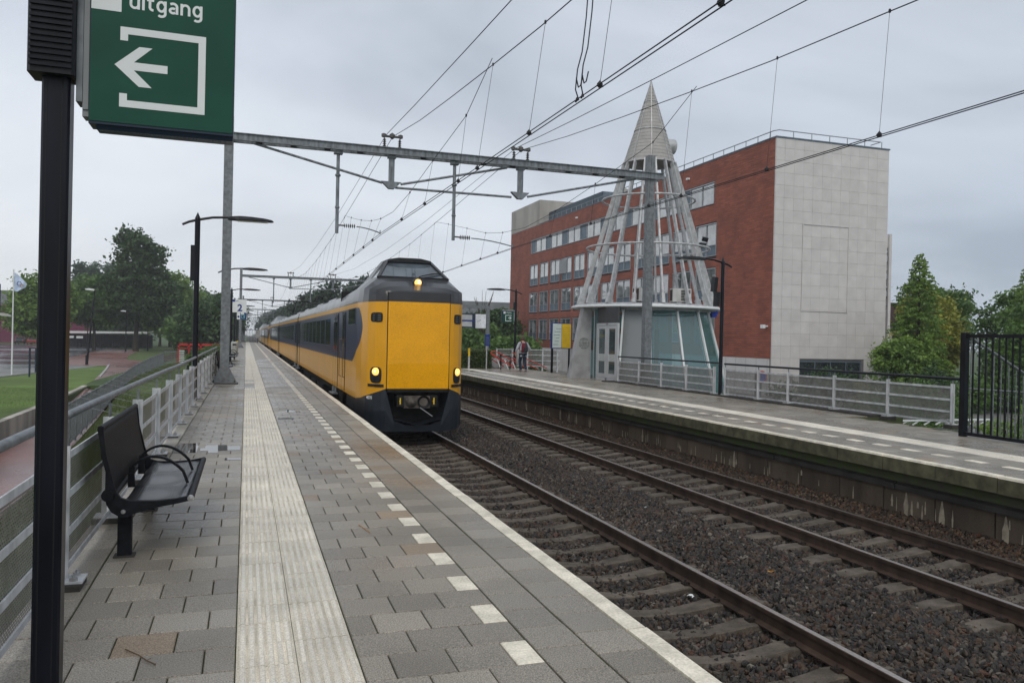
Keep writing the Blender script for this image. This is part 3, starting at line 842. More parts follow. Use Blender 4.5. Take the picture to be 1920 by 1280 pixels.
# ---------------------------------------------------------------- right platform
def right_platform():
    mb = MB()
    mb.prism([(10.15, -2), (14.6, -2), (14.6, 16.2), (15.9, 16.2), (15.9, 46.5), (15.0, 47), (14.2, 50), (14.2, 170), (10.15, 170)], -0.42, -0.02)
    pl = struct('opposite_platform', mb, 'joint')
    lim = lambda y: 14.35 if y < 16.2 else (15.6 if y < 46 else 14.0)
    rest = MB(); ind = 0
    cache = {}
    dash = MB(); dash.cbox(-0.078, 0.078, -PY / 2, PY / 2, -0.05, 0.0, 0.005); dm = dash.mesh('white_stone', 'edge_white')
    rows = []
    for k in range(0, 175):
        y = 2.2 + k * PY
        rows.append((y, k))
    for y, k in rows:
        cells = [(10.165, 10.49), (10.49, 10.82)]
        if k % 2 == 0: cells += [(10.82, 10.865), (11.03, 11.33), (11.33, 11.65)]
        else: cells += [(10.82, 11.03), (11.03, 11.33), (11.33, 11.65)]
        x = 12.255 + (0.16 if k % 2 else 0)
        if k % 2: cells.append((12.255, x))
        while x + 0.15 < lim(y):
            cells.append((x, min(x + PX, lim(y)))); x += PX
        for a, b in cells:
            if b - a < 0.05: continue
            w = round(b - a - 0.008, 3); cx, cy = (a + b) / 2, y + PY / 2
            d = PY - 0.008
            if 7.9 < cy < 14.5 and ind < 290 and cx / cy < 1.35:
                if w not in cache: cache[w] = paver_mesh(w, d, 'paving_stone', 'paver')
                link('paving_stone', cache[w], pl, (cx, cy, random.uniform(-.002, .002)), (random.uniform(-.004, .004), random.uniform(-.004, .004), 0)); ind += 1
            else:
                rest.cbox(cx - w / 2, cx + w / 2, cy - d / 2, cy + d / 2, -0.05, random.uniform(-.002, .002), 0.005)
        if k % 2 == 0:
            link('white_stone', dm, pl, (10.947, y + PY / 2, random.uniform(0, .002)), (0, 0, random.uniform(-.006, .006)))
    part('paving_stones', rest, 'paver', pl)['kind'] = 'stuff'
    o = MB(); o.prism([(10.16, 60.05), (14.0, 60.05), (14.0, 169), (10.16, 169)], -0.012, -0.002); part('far_surface', o, 'platform_far', pl)
    # white guide strip: two tiles wide
    st = MB(); st.cbox(-0.148, 0.148, -0.163, 0.163, -0.05, 0.001, 0.003)
    for q in range(5):
        c = -0.11 + q * 0.055
        st.add([(c - 0.012, -0.155, 0.0012), (c + 0.012, -0.155, 0.0012), (c + 0.012, 0.155, 0.0012), (c - 0.012, 0.155, 0.0012), (c - 0.007, -0.152, 0.005), (c + 0.007, -0.152, 0.005), (c + 0.007, 0.152, 0.005), (c - 0.007, 0.152, 0.005)], [(0, 1, 5, 4), (1, 2, 6, 5), (2, 3, 7, 6), (3, 0, 4, 7), (4, 5, 6, 7)])
    stm = st.mesh('tactile_tile', 'tactile'); rs = MB()
    for k in range(0, 145):
        y = 2.3 + k * 0.3305
        for x in (11.806, 12.105):
            if 8 < y < 26: link('tactile_tile', stm, pl, (x, y, random.uniform(-.001, .001)))
            else: rs.cbox(x - 0.148, x + 0.148, y - 0.163, y + 0.163, -0.05, 0.002, 0.003)
    part('tactile_tiles', rs, 'tactile', pl)['kind'] = 'stuff'
    o = MB(); o.box(11.655, 12.255, 50.1, 169, -0.01, 0.004); part('far_strip', o, 'strip_far', pl)
    # edge blocks with a painted white lip
    e = MB(); e.box(0.0, 0.15, 0.006, 1.056, -0.245, -0.030, 0)
    e.add([(0, 0.006, -0.030), (0, 1.056, -0.030), (0.008, 0.012, 0.0), (0.008, 1.05, 0.0), (0.15, 0.012, 0.0), (0.15, 1.05, 0.0), (0.15, 0.006, -0.03), (0.15, 1.056, -0.03)], [(0, 1, 3, 2), (2, 3, 5, 4), (0, 2, 4, 6), (1, 7, 5, 3)], 1)
    em = e.mesh('edge_block', ['edge_face', 'edge_white'])
    y = 2.1
    while y < 168:
        link('edge_block', em, pl, (10.0 + random.uniform(-.005, .005), y, random.uniform(-.003, .003))); y += 1.062
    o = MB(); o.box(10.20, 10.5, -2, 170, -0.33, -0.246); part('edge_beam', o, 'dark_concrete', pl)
    b = MB(); b.box(0, 0.2, 0.01, 3.17, -0.17, 0.06, 0); b.box(-0.03, 0.0, 0.01, 3.17, -0.17, -0.08, 0); bm_ = b.mesh('wall_beam', 'dark_concrete')
    y = 1.0
    while y < 168:
        link('wall_beam', bm_, pl, (10.245, y, -0.40)); y += 3.186
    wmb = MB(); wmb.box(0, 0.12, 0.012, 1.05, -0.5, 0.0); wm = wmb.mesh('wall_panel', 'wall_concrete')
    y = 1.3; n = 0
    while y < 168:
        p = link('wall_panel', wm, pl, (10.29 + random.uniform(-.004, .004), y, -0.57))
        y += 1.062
    # lime runs on the wall
    rnd = random.Random(5)
    runs = [MB() for _ in range(1)]
    y = 5.2
    while y < 60:
        w = rnd.choice([0.02, 0.03, 0.03, 0.05, 0.10]); h = rnd.uniform(0.10, 0.32); z0 = rnd.uniform(-0.80, -0.62) if w < 0.09 else -0.6
        top = z0; bot = max(-1.0, z0 - h) if w < 0.09 else -1.0
        m = 6; L_ = []; R_ = []
        for i in range(m + 1):
            t = i / m
            ww = w * (0.25 + 0.75 * min(1, t * 2.0)) * rnd.uniform(0.7, 1.15)
            z = top + (bot - top) * t
            L_.append((10.2835, y - ww / 2, z)); R_.append((10.2835, y + ww / 2, z))
        v = L_ + R_
        runs[0].add(v, [(i, i + 1, i + 1 + m + 1, i + m + 1) for i in range(m)])
        y += rnd.choice([0.06, 0.09, 0.12, 0.2, 0.9, 0.5, 0.1])
    part('lime_stains', runs[0], 'lime', pl)
    return pl
RIGHT = right_platform()
# ---------------------------------------------------------------- the yellow train
ZR = 0.86
speckle(MAT['yellow'], 24, 0.10)
def livery():
    """side paint: yellow below, blue window band that ends in an arc at the cab, thin yellow line, grey cantrail"""
    m = bpy.data.materials.new('livery'); m.use_nodes = True
    nt = m.node_tree; N = nt.nodes.new; L = nt.links.new
    P = nt.nodes['Principled BSDF']
    P.inputs['Roughness'].default_value = 0.34; P.inputs['Specular IOR Level'].default_value = 0.3; P.inputs['Coat Weight'].default_value = 0.22; P.inputs['Coat Roughness'].default_value = 0.1
    tc = N('ShaderNodeTexCoord'); sp = N('ShaderNodeSeparateXYZ'); L(tc.outputs['Object'], sp.inputs[0])
    def math_(op, a, b=None, c=None):
        n = N('ShaderNodeMath'); n.operation = op
        for i, v in enumerate((a, b, c)):
            if v is None: continue
            if hasattr(v, 'links'): L(v, n.inputs[i])
            else: n.inputs[i].default_value = v
        return n.outputs[0]
    y = sp.outputs['Y']; z = sp.outputs['Z']
    # the band ends in a curve bulging forward (distances from the nose, heights above the rail)
    dz = math_('SUBTRACT', z, 2.85)
    inside = math_('GREATER_THAN', y, math_('MULTIPLY_ADD', math_('MULTIPLY', dz, dz), 1.65, 0.80))
    band = math_('MULTIPLY', math_('GREATER_THAN', z, 1.90), math_('LESS_THAN', z, 3.37))
    blue = math_('MULTIPLY', band, inside)
    dark = math_('GREATER_THAN', z, 3.52)
    n = N('ShaderNodeTexNoise'); n.inputs['Scale'].default_value = 1.3; n.inputs['Detail'].default_value = 6; L(tc.outputs['Object'], n.inputs['Vector'])
    mr = N('ShaderNodeMapRange'); mr.inputs['From Min'].default_value = 0.35; mr.inputs['From Max'].default_value = 0.7; mr.inputs['To Min'].default_value = 0.93; mr.inputs['To Max'].default_value = 1.05; L(n.outputs[0], mr.inputs['Value'])
    n2 = N('ShaderNodeTexNoise'); n2.inputs['Scale'].default_value = 28; n2.inputs['Detail'].default_value = 3; L(tc.outputs['Object'], n2.inputs['Vector'])
    sp2 = N('ShaderNodeMapRange'); sp2.inputs['From Min'].default_value = 0.66; sp2.inputs['From Max'].default_value = 0.74; sp2.inputs['To Min'].default_value = 1.0; sp2.inputs['To Max'].default_value = 0.72; L(n2.outputs[0], sp2.inputs['Value'])
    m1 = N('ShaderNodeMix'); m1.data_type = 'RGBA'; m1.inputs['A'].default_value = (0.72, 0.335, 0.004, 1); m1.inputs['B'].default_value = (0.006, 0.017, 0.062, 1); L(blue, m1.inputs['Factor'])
    m2 = N('ShaderNodeMix'); m2.data_type = 'RGBA'; L(m1.outputs['Result'], m2.inputs['A']); m2.inputs['B'].default_value = (0.030, 0.031, 0.034, 1); L(dark, m2.inputs['Factor'])
    v = N('ShaderNodeVectorMath'); v.operation = 'SCALE'; L(m2.outputs['Result'], v.inputs[0]); L(math_('MULTIPLY', mr.outputs[0], sp2.outputs[0]), v.inputs['Scale'])
    L(v.outputs[0], P.inputs['Base Color'])
    MAT['livery'] = m
livery()

def cab_coach(t):
    """end coach of a unit: nose towards -y at y=0, x centred, z above rail"""
    # body shell with blunt nose; half profile per station (x, z) from sill to roof crown
    D = 2.0
    B0 = 0.93  # sill
    st = [  # y, [(x,z)...]
        (0.00, [(0.83, 1.28), (0.83, 2.0), (0.83, 3.50), (0.83, 3.74), (0.60, 3.76), (0.0, 3.77)]),
        (0.03, [(0.93, 1.24), (0.93, 2.0), (0.93, 3.50), (0.92, 3.76), (0.66, 3.80), (0.0, 3.82)]),
        (0.16, [(1.10, 1.17), (1.10, 2.0), (1.10, 3.50), (1.09, 3.80), (0.76, 3.90), (0.0, 3.94)]),
        (0.42, [(1.25, 1.09), (1.25, 2.0), (1.25, 3.50), (1.23, 3.82), (0.86, 4.03), (0.0, 4.08)]),
        (0.85, [(1.34, 1.00), (1.345, 2.0), (1.34, 3.50), (1.30, 3.86), (0.94, 4.17), (0.0, 4.20)]),
    ]
    side = [(1.45, [(1.395, 0.94), (1.40, 2.0), (1.39, 3.50), (1.33, 3.88), (1.02, 4.18)]),
            (2.6, [(1.40, 0.93), (1.40, 2.0), (1.395, 3.50), (1.33, 3.88), (1.06, 4.14)]),
            (4.4, [(1.40, 0.93), (1.40, 2.0), (1.395, 3.50), (1.33, 3.84), (1.02, 4.05)]),
            (5.9, [(1.40, 0.93), (1.40, 2.0), (1.395, 3.50), (1.32, 3.78), (0.98, 3.97)])]
    mb = MB()
    def ring(y, pr): return [(-x, y, z) for x, z in pr] + [(x, y, z) for x, z in reversed(pr)]
    rings = [ring(y, pr) for y, pr in st]
    n = len(rings[0])
    for i in range(len(rings) - 1):
        b = len(mb.v); mb.v += rings[i] + rings[i + 1]
        for k in range(n - 1):
            mb.f.append((b + k, b + k + 1, b + n + k + 1, b + n + k)); mb.m.append(0 if k in (0, 1, n - 2, n - 3) else 1)
    for s_ in (-1, 1):
        prev = st[-1]
        for y, pr in side:
            a = [(s_ * x, prev[0], z) for x, z in prev[1][:5]]; c = [(s_ * x, y, z) for x, z in pr]
            b = len(mb.v); mb.v += a + c
            for k in range(4):
                mb.f.append((b + k, b + k + 1, b + 5 + k + 1, b + 5 + k)); mb.m.append(0 if k < 2 else 1)
            prev = (y, pr)
    # front wall
    f0 = rings[0]; b = len(mb.v); mb.v += f0; mb.f.append(tuple(range(b, b + n))); mb.m.append(0)
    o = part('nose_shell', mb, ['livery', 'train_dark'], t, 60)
    # raised cab
    cab = MB()
    def q(*p): cab.add(p, [tuple(range(len(p)))])
    Wb, Wt = 0.94, 0.60
    yb, yt, zb, zt = 0.86, 1.56, 4.17, 4.68
    roof = [(-Wt, yt - 0.10, 4.72), (Wt, yt - 0.10, 4.72), (Wt, 2.7, 4.74), (-Wt, 2.7, 4.74)]
    crown = [(-Wt * .5, yt - 0.12, 4.775), (Wt * .5, yt - 0.12, 4.775), (Wt * .5, 2.7, 4.80), (-Wt * .5, 2.7, 4.80)]
    q(roof[0], crown[0], crown[3], roof[3]); q(crown[0], crown[1], crown[2], crown[3]); q(crown[1], roof[1], roof[2], crown[2])
    q((-Wt, yt - .1, 4.66), (Wt, yt - .1, 4.66), roof[1], crown[1], crown[0], roof[0])
    q((-Wt, yt - .1, 4.66), (Wt, yt - .1, 4.66), (Wt, yt, 4.66), (-Wt, yt, 4.66))
    # pillars at the windscreen corners
    for s_ in (-1, 1):
        cab.bar((s_ * Wb, yb, zb), (s_ * Wt, yt, 4.68), 0.085, 0.06)
        cab.bar((s_ * (Wb - 0.02), 1.75, 4.165), (s_ * Wt, 2.0, 4.69), 0.05, 0.05)
        q((s_ * Wt, yt - .1, 4.66), (s_ * Wt, 2.7, 4.66), (s_ * Wt, 2.7, 4.74), (s_ * Wt, yt - .1, 4.72))
        # side behind the side window
        q((s_ * 1.0, 2.2, 4.16), (s_ * Wt, 2.2, 4.68), (s_ * Wt, 2.7, 4.74), (s_ * 1.06, 2.7, 4.14))
        # shoulder slope back down to the roof
        q((s_ * 1.06, 2.7, 4.14), (s_ * Wt, 2.7, 4.74), (s_ * 0.62, 4.4, 4.36), (s_ * 1.02, 4.4, 4.05))
        q((s_ * 1.02, 4.4, 4.05), (s_ * 0.62, 4.4, 4.36), (s_ * 0.60, 5.9, 4.10), (s_ * 0.98, 5.9, 3.97))
    q(roof[3], crown[3], (-0.3, 4.4, 4.42), (-0.62, 4.4, 4.36)); q(crown[3], crown[2], (0.3, 4.4, 4.42), (-0.3, 4.4, 4.42)); q(crown[2], roof[2], (0.62, 4.4, 4.36), (0.3, 4.4, 4.42))
    q((-0.62, 4.4, 4.36), (-0.3, 4.4, 4.42), (-0.3, 5.9, 4.14), (-0.60, 5.9, 4.10)); q((-0.3, 4.4, 4.42), (0.3, 4.4, 4.42), (0.3, 5.9, 4.14), (-0.3, 5.9, 4.14)); q((0.3, 4.4, 4.42), (0.62, 4.4, 4.36), (0.60, 5.9, 4.10), (0.3, 5.9, 4.14))
    cb = part('raised_cab', cab, 'train_dark', t, 25)
    ws = MB(); ws.add([(-Wb + .02, yb + .01, zb), (Wb - .02, yb + .01, zb), (Wt, yt + .005, 4.67), (-Wt, yt + .005, 4.67)], [(0, 1, 2, 3)])
    part('windscreen', ws, 'cab_glass', cb)
    fr = MB(); fr.bar((-Wb, yb - .01, zb + .02), (Wb, yb - .01, zb + .02), 0.05, 0.05); fr.bar((-Wt, yt, 4.65), (Wt, yt, 4.65), 0.05, 0.06); part('windscreen_frame', fr, 'rubber', cb)
    bl = MB(); bl.add([(-0.52, yt - 0.02 + 0.05, 4.66), (0.52, yt + 0.03, 4.66), (0.62, yt - 0.13, 4.54), (-0.62, yt - 0.13, 4.54)], [(0, 1, 2, 3)]); part('sun_blind', bl, 'rubber', cb)
    for s_ in (-1, 1):
        sw = MB(); sw.add([(s_ * (Wb + .005), yb + .10, zb), (s_ * (1.0), 2.18, 4.17), (s_ * (Wt + .01), 2.18, 4.67), (s_ * (Wt + .01), yt + .03, 4.67)], [(0, 1, 2, 3)])
        part('side_window', sw, 'cab_glass', cb)
        st2 = MB(); st2.bar((s_ * 1.0, 1.98, 4.17), (s_ * (Wt + .03), 2.05, 4.68), 0.03, 0.03); part('chrome_strip', st2, 'steel', cb)
    # wiper
    w = MB(); w.tube([(0.05, 0.80, 4.16), (0.18, 0.88, 4.24), (0.50, 1.02, 4.33), (0.74, 1.06, 4.36)], 0.014, 5); w.bar((0.28, 0.93, 4.27), (0.80, 1.09, 4.37), 0.05, 0.012); part('wiper', w, 'rubber', cb)
    # top headlamp on a small pod
    pd = MB(); pd.lathe([(0.0, -0.0), (0.098, -0.03), (0.125, 0.0), (0.14, 0.10), (0.12, 0.30), (0.03, 0.45)], (0.0, 0.28, 4.03), 16, axis='y'); pdo = part('lamp_pod', pd, 'train_dark', t, True)
    l = MB(); l.lathe([(0, -0.035), (0.05, -0.035), (0.093, -0.022)], (0.0, 0.27, 4.03), 16, axis='y'); part('headlight', l, 'lamp_on', pdo, True)
    l = MB(); l.lathe([(0, -0.045), (0.045, -0.04)], (0.02, 0.268, 4.045), 12, axis='y'); part('bulb', l, 'lamp_core', pdo, True)
    # front panel, bolted on, with a dark top
    fp = MB(); fp.prism([(0, 1.29), (-0.010, 1.29), (-0.034, 1.93), (-0.022, 3.51), (0.0, 3.51)], -0.80, 0.80, 'x'); fpo = part('front_panel', fp, 'yellow', t)
    fq = MB(); fq.prism([(-0.80, 3.515), (0.80, 3.515), (0.79, 3.735), (-0.79, 3.735)], -0.022, 0.0, 'y'); part('top_panel', fq, 'train_dark', t)
    g = MB()
    for s_ in (-1, 1): g.box(s_ * 0.812 - 0.010, s_ * 0.812 + 0.010, -0.006, 0.003, 1.28, 3.75)
    part('panel_gap', g, 'rubber', t)
    # flank pieces: vents, headlights, black steps
    for s_ in (-1, 1):
        def onflank(x):  # y of the flank for |x|
            return float(np.interp(abs(x), [0.83, 0.93, 1.10, 1.25, 1.34], [0, 0.03, 0.16, 0.42, 0.85]))
        def patch(mb, xc, zc, w, h, off, rad, mi=0, top=1.0):
            """rounded plate that follows the flank"""
            out = []
            k = 20
            for i in range(k):
                a = 2 * PI * i / k
                cx_, cz_ = math.cos(a), math.sin(a)
                px = math.copysign(abs(cx_) ** rad, cx_) * w / 2; pz = math.copysign(abs(cz_) ** rad, cz_) * h / 2
                out.append((px, pz))
            ring0 = [(s_ * (xc + a), onflank(xc + a) - off, zc + b_) for a, b_ in out]
            ring1 = [(s_ * (xc + a), onflank(xc + a) + 0.02, zc + b_) for a, b_ in out]
            c = (s_ * xc, onflank(xc) - off, zc)
            mid = [[(s_ * (xc + a * q_), onflank(xc + a * q_) - off, zc + b_ * q_) for a, b_ in out] for q_ in (.68, .34)]
            b = len(mb.v); mb.v += ring0 + ring1 + mid[0] + mid[1] + [c]
            for i in range(k):
                n_ = (i + 1) % k
                mb.f += [(b + i, b + n_, b + 2 * k + n_, b + 2 * k + i), (b + 2 * k + i, b + 2 * k + n_, b + 3 * k + n_, b + 3 * k + i), (b + 3 * k + i, b + 3 * k + n_, b + 4 * k), (b + i, b + k + i, b + k + n_, b + n_)]
                mb.m += [mi] * 4
        v = MB(); patch(v, 1.065, 3.10, 0.26, 0.25, 0.018, 0.45); vo = part('vent', v, 'rubber', t)
        for k in range(4):
            z = 3.17 - k * 0.047
            sl = MB(); x0, x1 = 0.98, 1.15; sl.bar((s_ * x0, onflank(x0) - 0.03, z), (s_ * x1, onflank(x1) - 0.03, z), 0.012, 0.008); part('vent_slat', sl, 'plastic_grey', vo)
        hl = MB(); patch(hl, 1.065, 1.625, 0.25, 0.42, 0.018, 0.6); ho = part('headlight_housing', hl, 'rubber', t)
        lx = 1.065; ly = onflank(lx)
        ang = math.atan2(0.26, 0.32)
        lm = MB(); lm.lathe([(0.0, -0.05), (0.055, -0.046), (0.100, -0.02), (0.103, 0.05)], (0, 0, 0), 20, axis='y')
        part('headlight', lm, 'lamp_on', ho, True, loc=(s_ * lx, ly, 1.715), rot=(0, 0, s_ * 0.55))
        lc = MB(); lc.lathe([(0.0, -0.062), (0.028, -0.055)], (0, 0, 0), 14, axis='y')
        part('bulb', lc, 'lamp_core', ho, True, loc=(s_ * lx - s_ * 0.0 - 0.015, ly - .005, 1.715), rot=(0, 0, s_ * 0.5))
        lt = MB(); lt.lathe([(0.0, -0.025), (0.07, -0.02), (0.075, 0.05)], (0, 0, 0), 18, axis='y')
        part('tail_lamp', lt, 'black_soft', ho, True, loc=(s_ * lx, ly, 1.545), rot=(0, 0, s_ * 0.55))
        bs = MB(); b = [(0.885, 1.195 + .13), (1.22, 1.20 + .13)]
        x0, x1 = 0.885, 1.235
        m_ = []
        for i in range(6):
            x = x0 + (x1 - x0) * i / 5
            m_.append((s_ * x, onflank(x) - 0.03))
        for i in range(5):
            (xa, ya), (xb, yb_) = m_[i], m_[i + 1]
            bs.add([(xa, ya, 1.325), (xb, yb_, 1.325), (xb, yb_, 1.395), (xa, ya, 1.395), (xa, ya + .04, 1.395), (xb, yb_ + .04, 1.395)], [(0, 1, 2, 3), (3, 2, 5, 4)])
        part('buffer_strip', bs, 'rubber', t)
    # dark skirt under the nose with the coupler recess
    sk = MB()
    xs = [-1.41, -1.38, -1.28, -1.12, -0.95, -0.84, -0.62, -0.3, 0, 0.3, 0.62, 0.84, 0.95, 1.12, 1.28, 1.38, 1.41]
    def yf(x): return float(np.interp(abs(x), [0, 0.83, 0.93, 1.10, 1.25, 1.34, 1.41], [-0.06, -0.04, -0.01, 0.12, 0.38, 0.8, 1.7]))
    def ztop(x): return float(np.interp(abs(x), [0.0, 0.83, 0.93, 1.10, 1.25, 1.34, 1.41], [1.285, 1.285, 1.245, 1.175, 1.10, 1.01, 0.945]))
    def zbot(x): return float(np.interp(abs(x), [0.0, 0.84, 1.1, 1.28, 1.38, 1.41], [0.18, 0.20, 0.235, 0.32, 0.46, 0.60]))
    def zrec(x): return float(np.interp(abs(x), [0.0, 0.45, 0.62, 0.76, 0.80], [0.34, 0.36, 0.47, 0.75, 1.285]))
    m = len(xs)
    for i in range(m - 1):
        for j, (za, zb_) in enumerate(((0, 0.5), (0.5, 1))):
            def P_(x, f_):
                lo = zbot(x); hi = ztop(x) if abs(x) > 0.8 else zrec(x)
                z = lo + (hi - lo) * f_
                bulge = 0.05 * math.sin(PI * min(1, max(0, (z - 0.2) / 1.0)))
                return (x, yf(x) - bulge, z)
            a, b = xs[i], xs[i + 1]
            sk.add([P_(a, za), P_(b, za), P_(b, zb_), P_(a, zb_)], [(0, 1, 2, 3)])
        # underside lip
        a, b = xs[i], xs[i + 1]
        sk.add([(a, yf(a), zbot(a)), (b, yf(b), zbot(b)), (b, yf(b) + 0.5, zbot(b) + .05), (a, yf(a) + .5, zbot(a) + .05)], [(0, 1, 2, 3)])
    for s_ in (-1, 1):
        sk.add([(s_ * 1.41, 1.7, 0.60), (s_ * 1.41, 3.3, 0.62), (s_ * 1.41, 3.3, 0.925), (s_ * 1.41, 1.7, 0.945)], [(0, 1, 2, 3)])
        # inner walls of the recess
        for k in range(4):
            zz = [0.34, 0.50, 0.75, 1.0, 1.285]; 
            xx = [float(np.interp(z, [0.34, 0.36, 0.47, 0.75, 1.285], [0.0, 0.45, 0.62, 0.76, 0.80])) for z in zz]
            sk.add([(s_ * xx[k], -0.05, zz[k]), (s_ * xx[k + 1], -0.05, zz[k + 1]), (s_ * xx[k + 1] * .93, 0.75, zz[k + 1]), (s_ * xx[k] * .93, 0.75, zz[k])], [(0, 1, 2, 3)])
    part('skirt', sk, 'train_skirt', t, 50)
    rc = MB(); rc.box(-0.8, 0.8, 0.6, 0.9, 0.3, 1.285); rc.box(-0.8, 0.8, 0.0, 0.9, 1.2, 1.284); rc.box(-0.5, 0.5, 0.1, 0.7, 0.30, 0.34)
    part('recess', rc, 'under', t)
    cp = MB(); cp.box(-0.34, 0.34, 0.04, 0.50, 0.78, 1.10, 0); cpo = part('coupler', cp, 'coupler_metal', t)
    c2 = MB(); c2.lathe([(0.0, -0.16), (0.05, -0.14), (0.15, 0.02), (0.16, 0.05)], (-0.16, 0.02, 0.94), 16, axis='y'); part('coupler_cone', c2, 'coupler_metal', cpo, True)
    c3 = MB(); c3.lathe([(0.07, 0.3), (0.11, 0.02), (0.165, -0.03), (0.17, 0.05)], (0.17, 0.02, 0.94), 18, axis='y'); part('coupler_cup', c3, 'rubber', cpo, True)
    for s_ in (-1, 1):
        eb = MB(); eb.box(s_ * 0.44 - .09, s_ * 0.44 + .09, 0.02, 0.4, 0.82, 1.12); ebo = part('contact_box', eb, 'rubber', cpo)
        yb2 = MB(); yb2.box(s_ * 0.44 - .018, s_ * 0.44 + .012, 0.010, 0.02, 0.88, 1.05); yb2.box(s_ * 0.44 - .03, s_ * 0.44 + .0, 0.008, 0.0195, 0.95, 0.98)
        part('yellow_mark', yb2, 'yellow_paper', cpo)
    lv = MB(); lv.tube([(0.06, -0.05, 0.80), (0.38, -0.10, 0.58)], 0.014, 6); part('coupler_lever', lv, 'plastic_grey', cpo)
    num = text('unit_number', '4070', 0.115, 'sign_white', t, (-1.262, 0.375, 1.005), (PI / 2, 0, -math.atan2(0.42 - 0.16, 0.15)), 0.002)
    return t

mat('coupler_metal', (0.11, 0.095, 0.08), 0.6, metal=0.3, var=0.3, vs=8)
mat('cab_glass', (0.09, 0.11, 0.13), 0.04, spec=1.0, var=0.3, vs=1.4)

WIN = {}
def train_window_mesh(w, h):
    """dark pane behind a thin bright lip, standing on the side at x<0"""
    key = (round(w, 2), round(h, 2))
    if key not in WIN:
        fr = MB()
        fr.box(-0.006, 0.004, 0, w, 0, 0.018); fr.box(-0.006, 0.004, 0, w, h - 0.018, h); fr.box(-0.006, 0.004, 0, 0.018, 0.018, h - 0.018); fr.box(-0.006, 0.004, w - 0.018, w, 0.018, h - 0.018)
        gl = MB(); gl.box(-0.003, 0.003, 0.018, w - 0.018, 0.018, h - 0.018)
        WIN[key] = (gl.mesh('window', 'train_window'), fr.mesh('window_frame', 'window_lip'))
    return WIN[key]
mat('window_lip', (0.10, 0.13, 0.17), 0.3, metal=0.5)

def coach_body(t, y0, y1, first_window, nwin, doors, s0=None):
    """straight part of a coach between y0 and y1"""
    pr = [(1.40, 0.93), (1.40, 2.0), (1.395, 3.50), (1.32, 3.78), (0.98, 3.97), (0.60, 4.08), (0.0, 4.13)]
    ring = [(-x, z) for x, z in pr] + [(x, z) for x, z in reversed(pr[:-1])]
    mb = MB(); n = len(ring)
    v = [(x, y0, z) for x, z in ring] + [(x, y1, z) for x, z in ring]
    b = 0; mb.v = v
    for k in range(n - 1):
        mb.f.append((k, k + 1, n + k + 1, n + k)); mb.m.append(0 if k in (0, 1, n - 2, n - 3) else 1)
    mb.f.append(tuple(range(n))); mb.m.append(2); mb.f.append(tuple(range(n, 2 * n))); mb.m.append(2)
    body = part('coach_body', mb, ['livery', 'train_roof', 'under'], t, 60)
    # roof steps and hatches
    rf = MB()
    for k in range(3):
        ya = y0 + (y1 - y0) * (0.14 + 0.3 * k); rf.prism([(-0.62, 4.0), (0.62, 4.0), (0.5, 4.24), (-0.5, 4.24)], ya, ya + 3.4, 'y')
    part('roof_units', rf, 'train_roof', body)
    for s_ in (-1, 1):
        for k in range(nwin):
            ya = first_window + k * 2.06
            g, f = train_window_mesh(1.82, 0.96)
            w = link('window', g, t, (s_ * 1.403, ya, 2.245)); link('window_frame', f, w)
        for yd in doors:
            d = MB(); d.box(-0.012, 0.0, 0, 1.32, 0.97, 1.898, 0); d.box(-0.012, 0.0, 0, 1.32, 1.902, 3.30, 1)
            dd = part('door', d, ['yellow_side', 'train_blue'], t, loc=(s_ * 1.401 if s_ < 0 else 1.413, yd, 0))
            for dz in (0.15, 0.76):
                g, f = train_window_mesh(0.42, 1.15)
                wo = link('door_window', g, dd, (-0.018 if s_ < 0 else 0.006, dz, 2.08))
            gp = MB()
            for yy in (-0.012, 0.655, 1.322): gp.box(-0.014, 0.001, yy - .008, yy + .008, 0.96, 3.32)
            part('door_gap', gp, 'rubber', dd)
            stp = MB(); stp.box(-0.16, 0.05, 0.2, 1.1, 0.70, 0.74); stp.box(-0.06, 0.0, 0.25, 0.3, 0.74, 0.93); stp.box(-0.06, 0.0, 1.0, 1.05, 0.74, 0.93)
            part('step', stp, 'galv_dark', dd)
    # gear under the floor
    u = MB()
    L_ = y1 - y0
    u.box(-1.15, 1.15, y0 + 0.2, y1 - 0.2, 0.62, 0.93)
    for a, b_ in ((0.30, 0.42), (0.45, 0.58), (0.62, 0.70)):
        u.box(-1.3, 1.3, y0 + L_ * a, y0 + L_ * b_, 0.30, 0.64)
    part('underfloor_gear', u, 'under', t)
    for yb in (y0 + 3.2 if s0 is None else s0, y1 - 4.0):
        bg = MB(); bg.box(-1.2, -1.0, yb - 1.7, yb + 1.7, 0.42, 0.62); bg.box(1.0, 1.2, yb - 1.7, yb + 1.7, 0.42, 0.62); bg.box(-1.0, 1.0, yb - 0.3, yb + 0.3, 0.4, 0.7)
        for dy in (-1.3, 1.3): bg.tube([(-1.12, yb + dy, 0.45), (1.12, yb + dy, 0.45)], 0.09, 8)
        bo = part('bogie', bg, 'under', t)
        for dy in (-1.3, 1.3):
            for sx in (-0.76, 0.76):
                wh = MB(); wh.lathe([(0.05, -0.07), (0.45, -0.07), (0.48, -0.045), (0.45, 0.06), (0.05, 0.06)], (sx, yb + dy, 0.45), 20, axis='x'); part('wheel', wh, 'rust', bo, True)

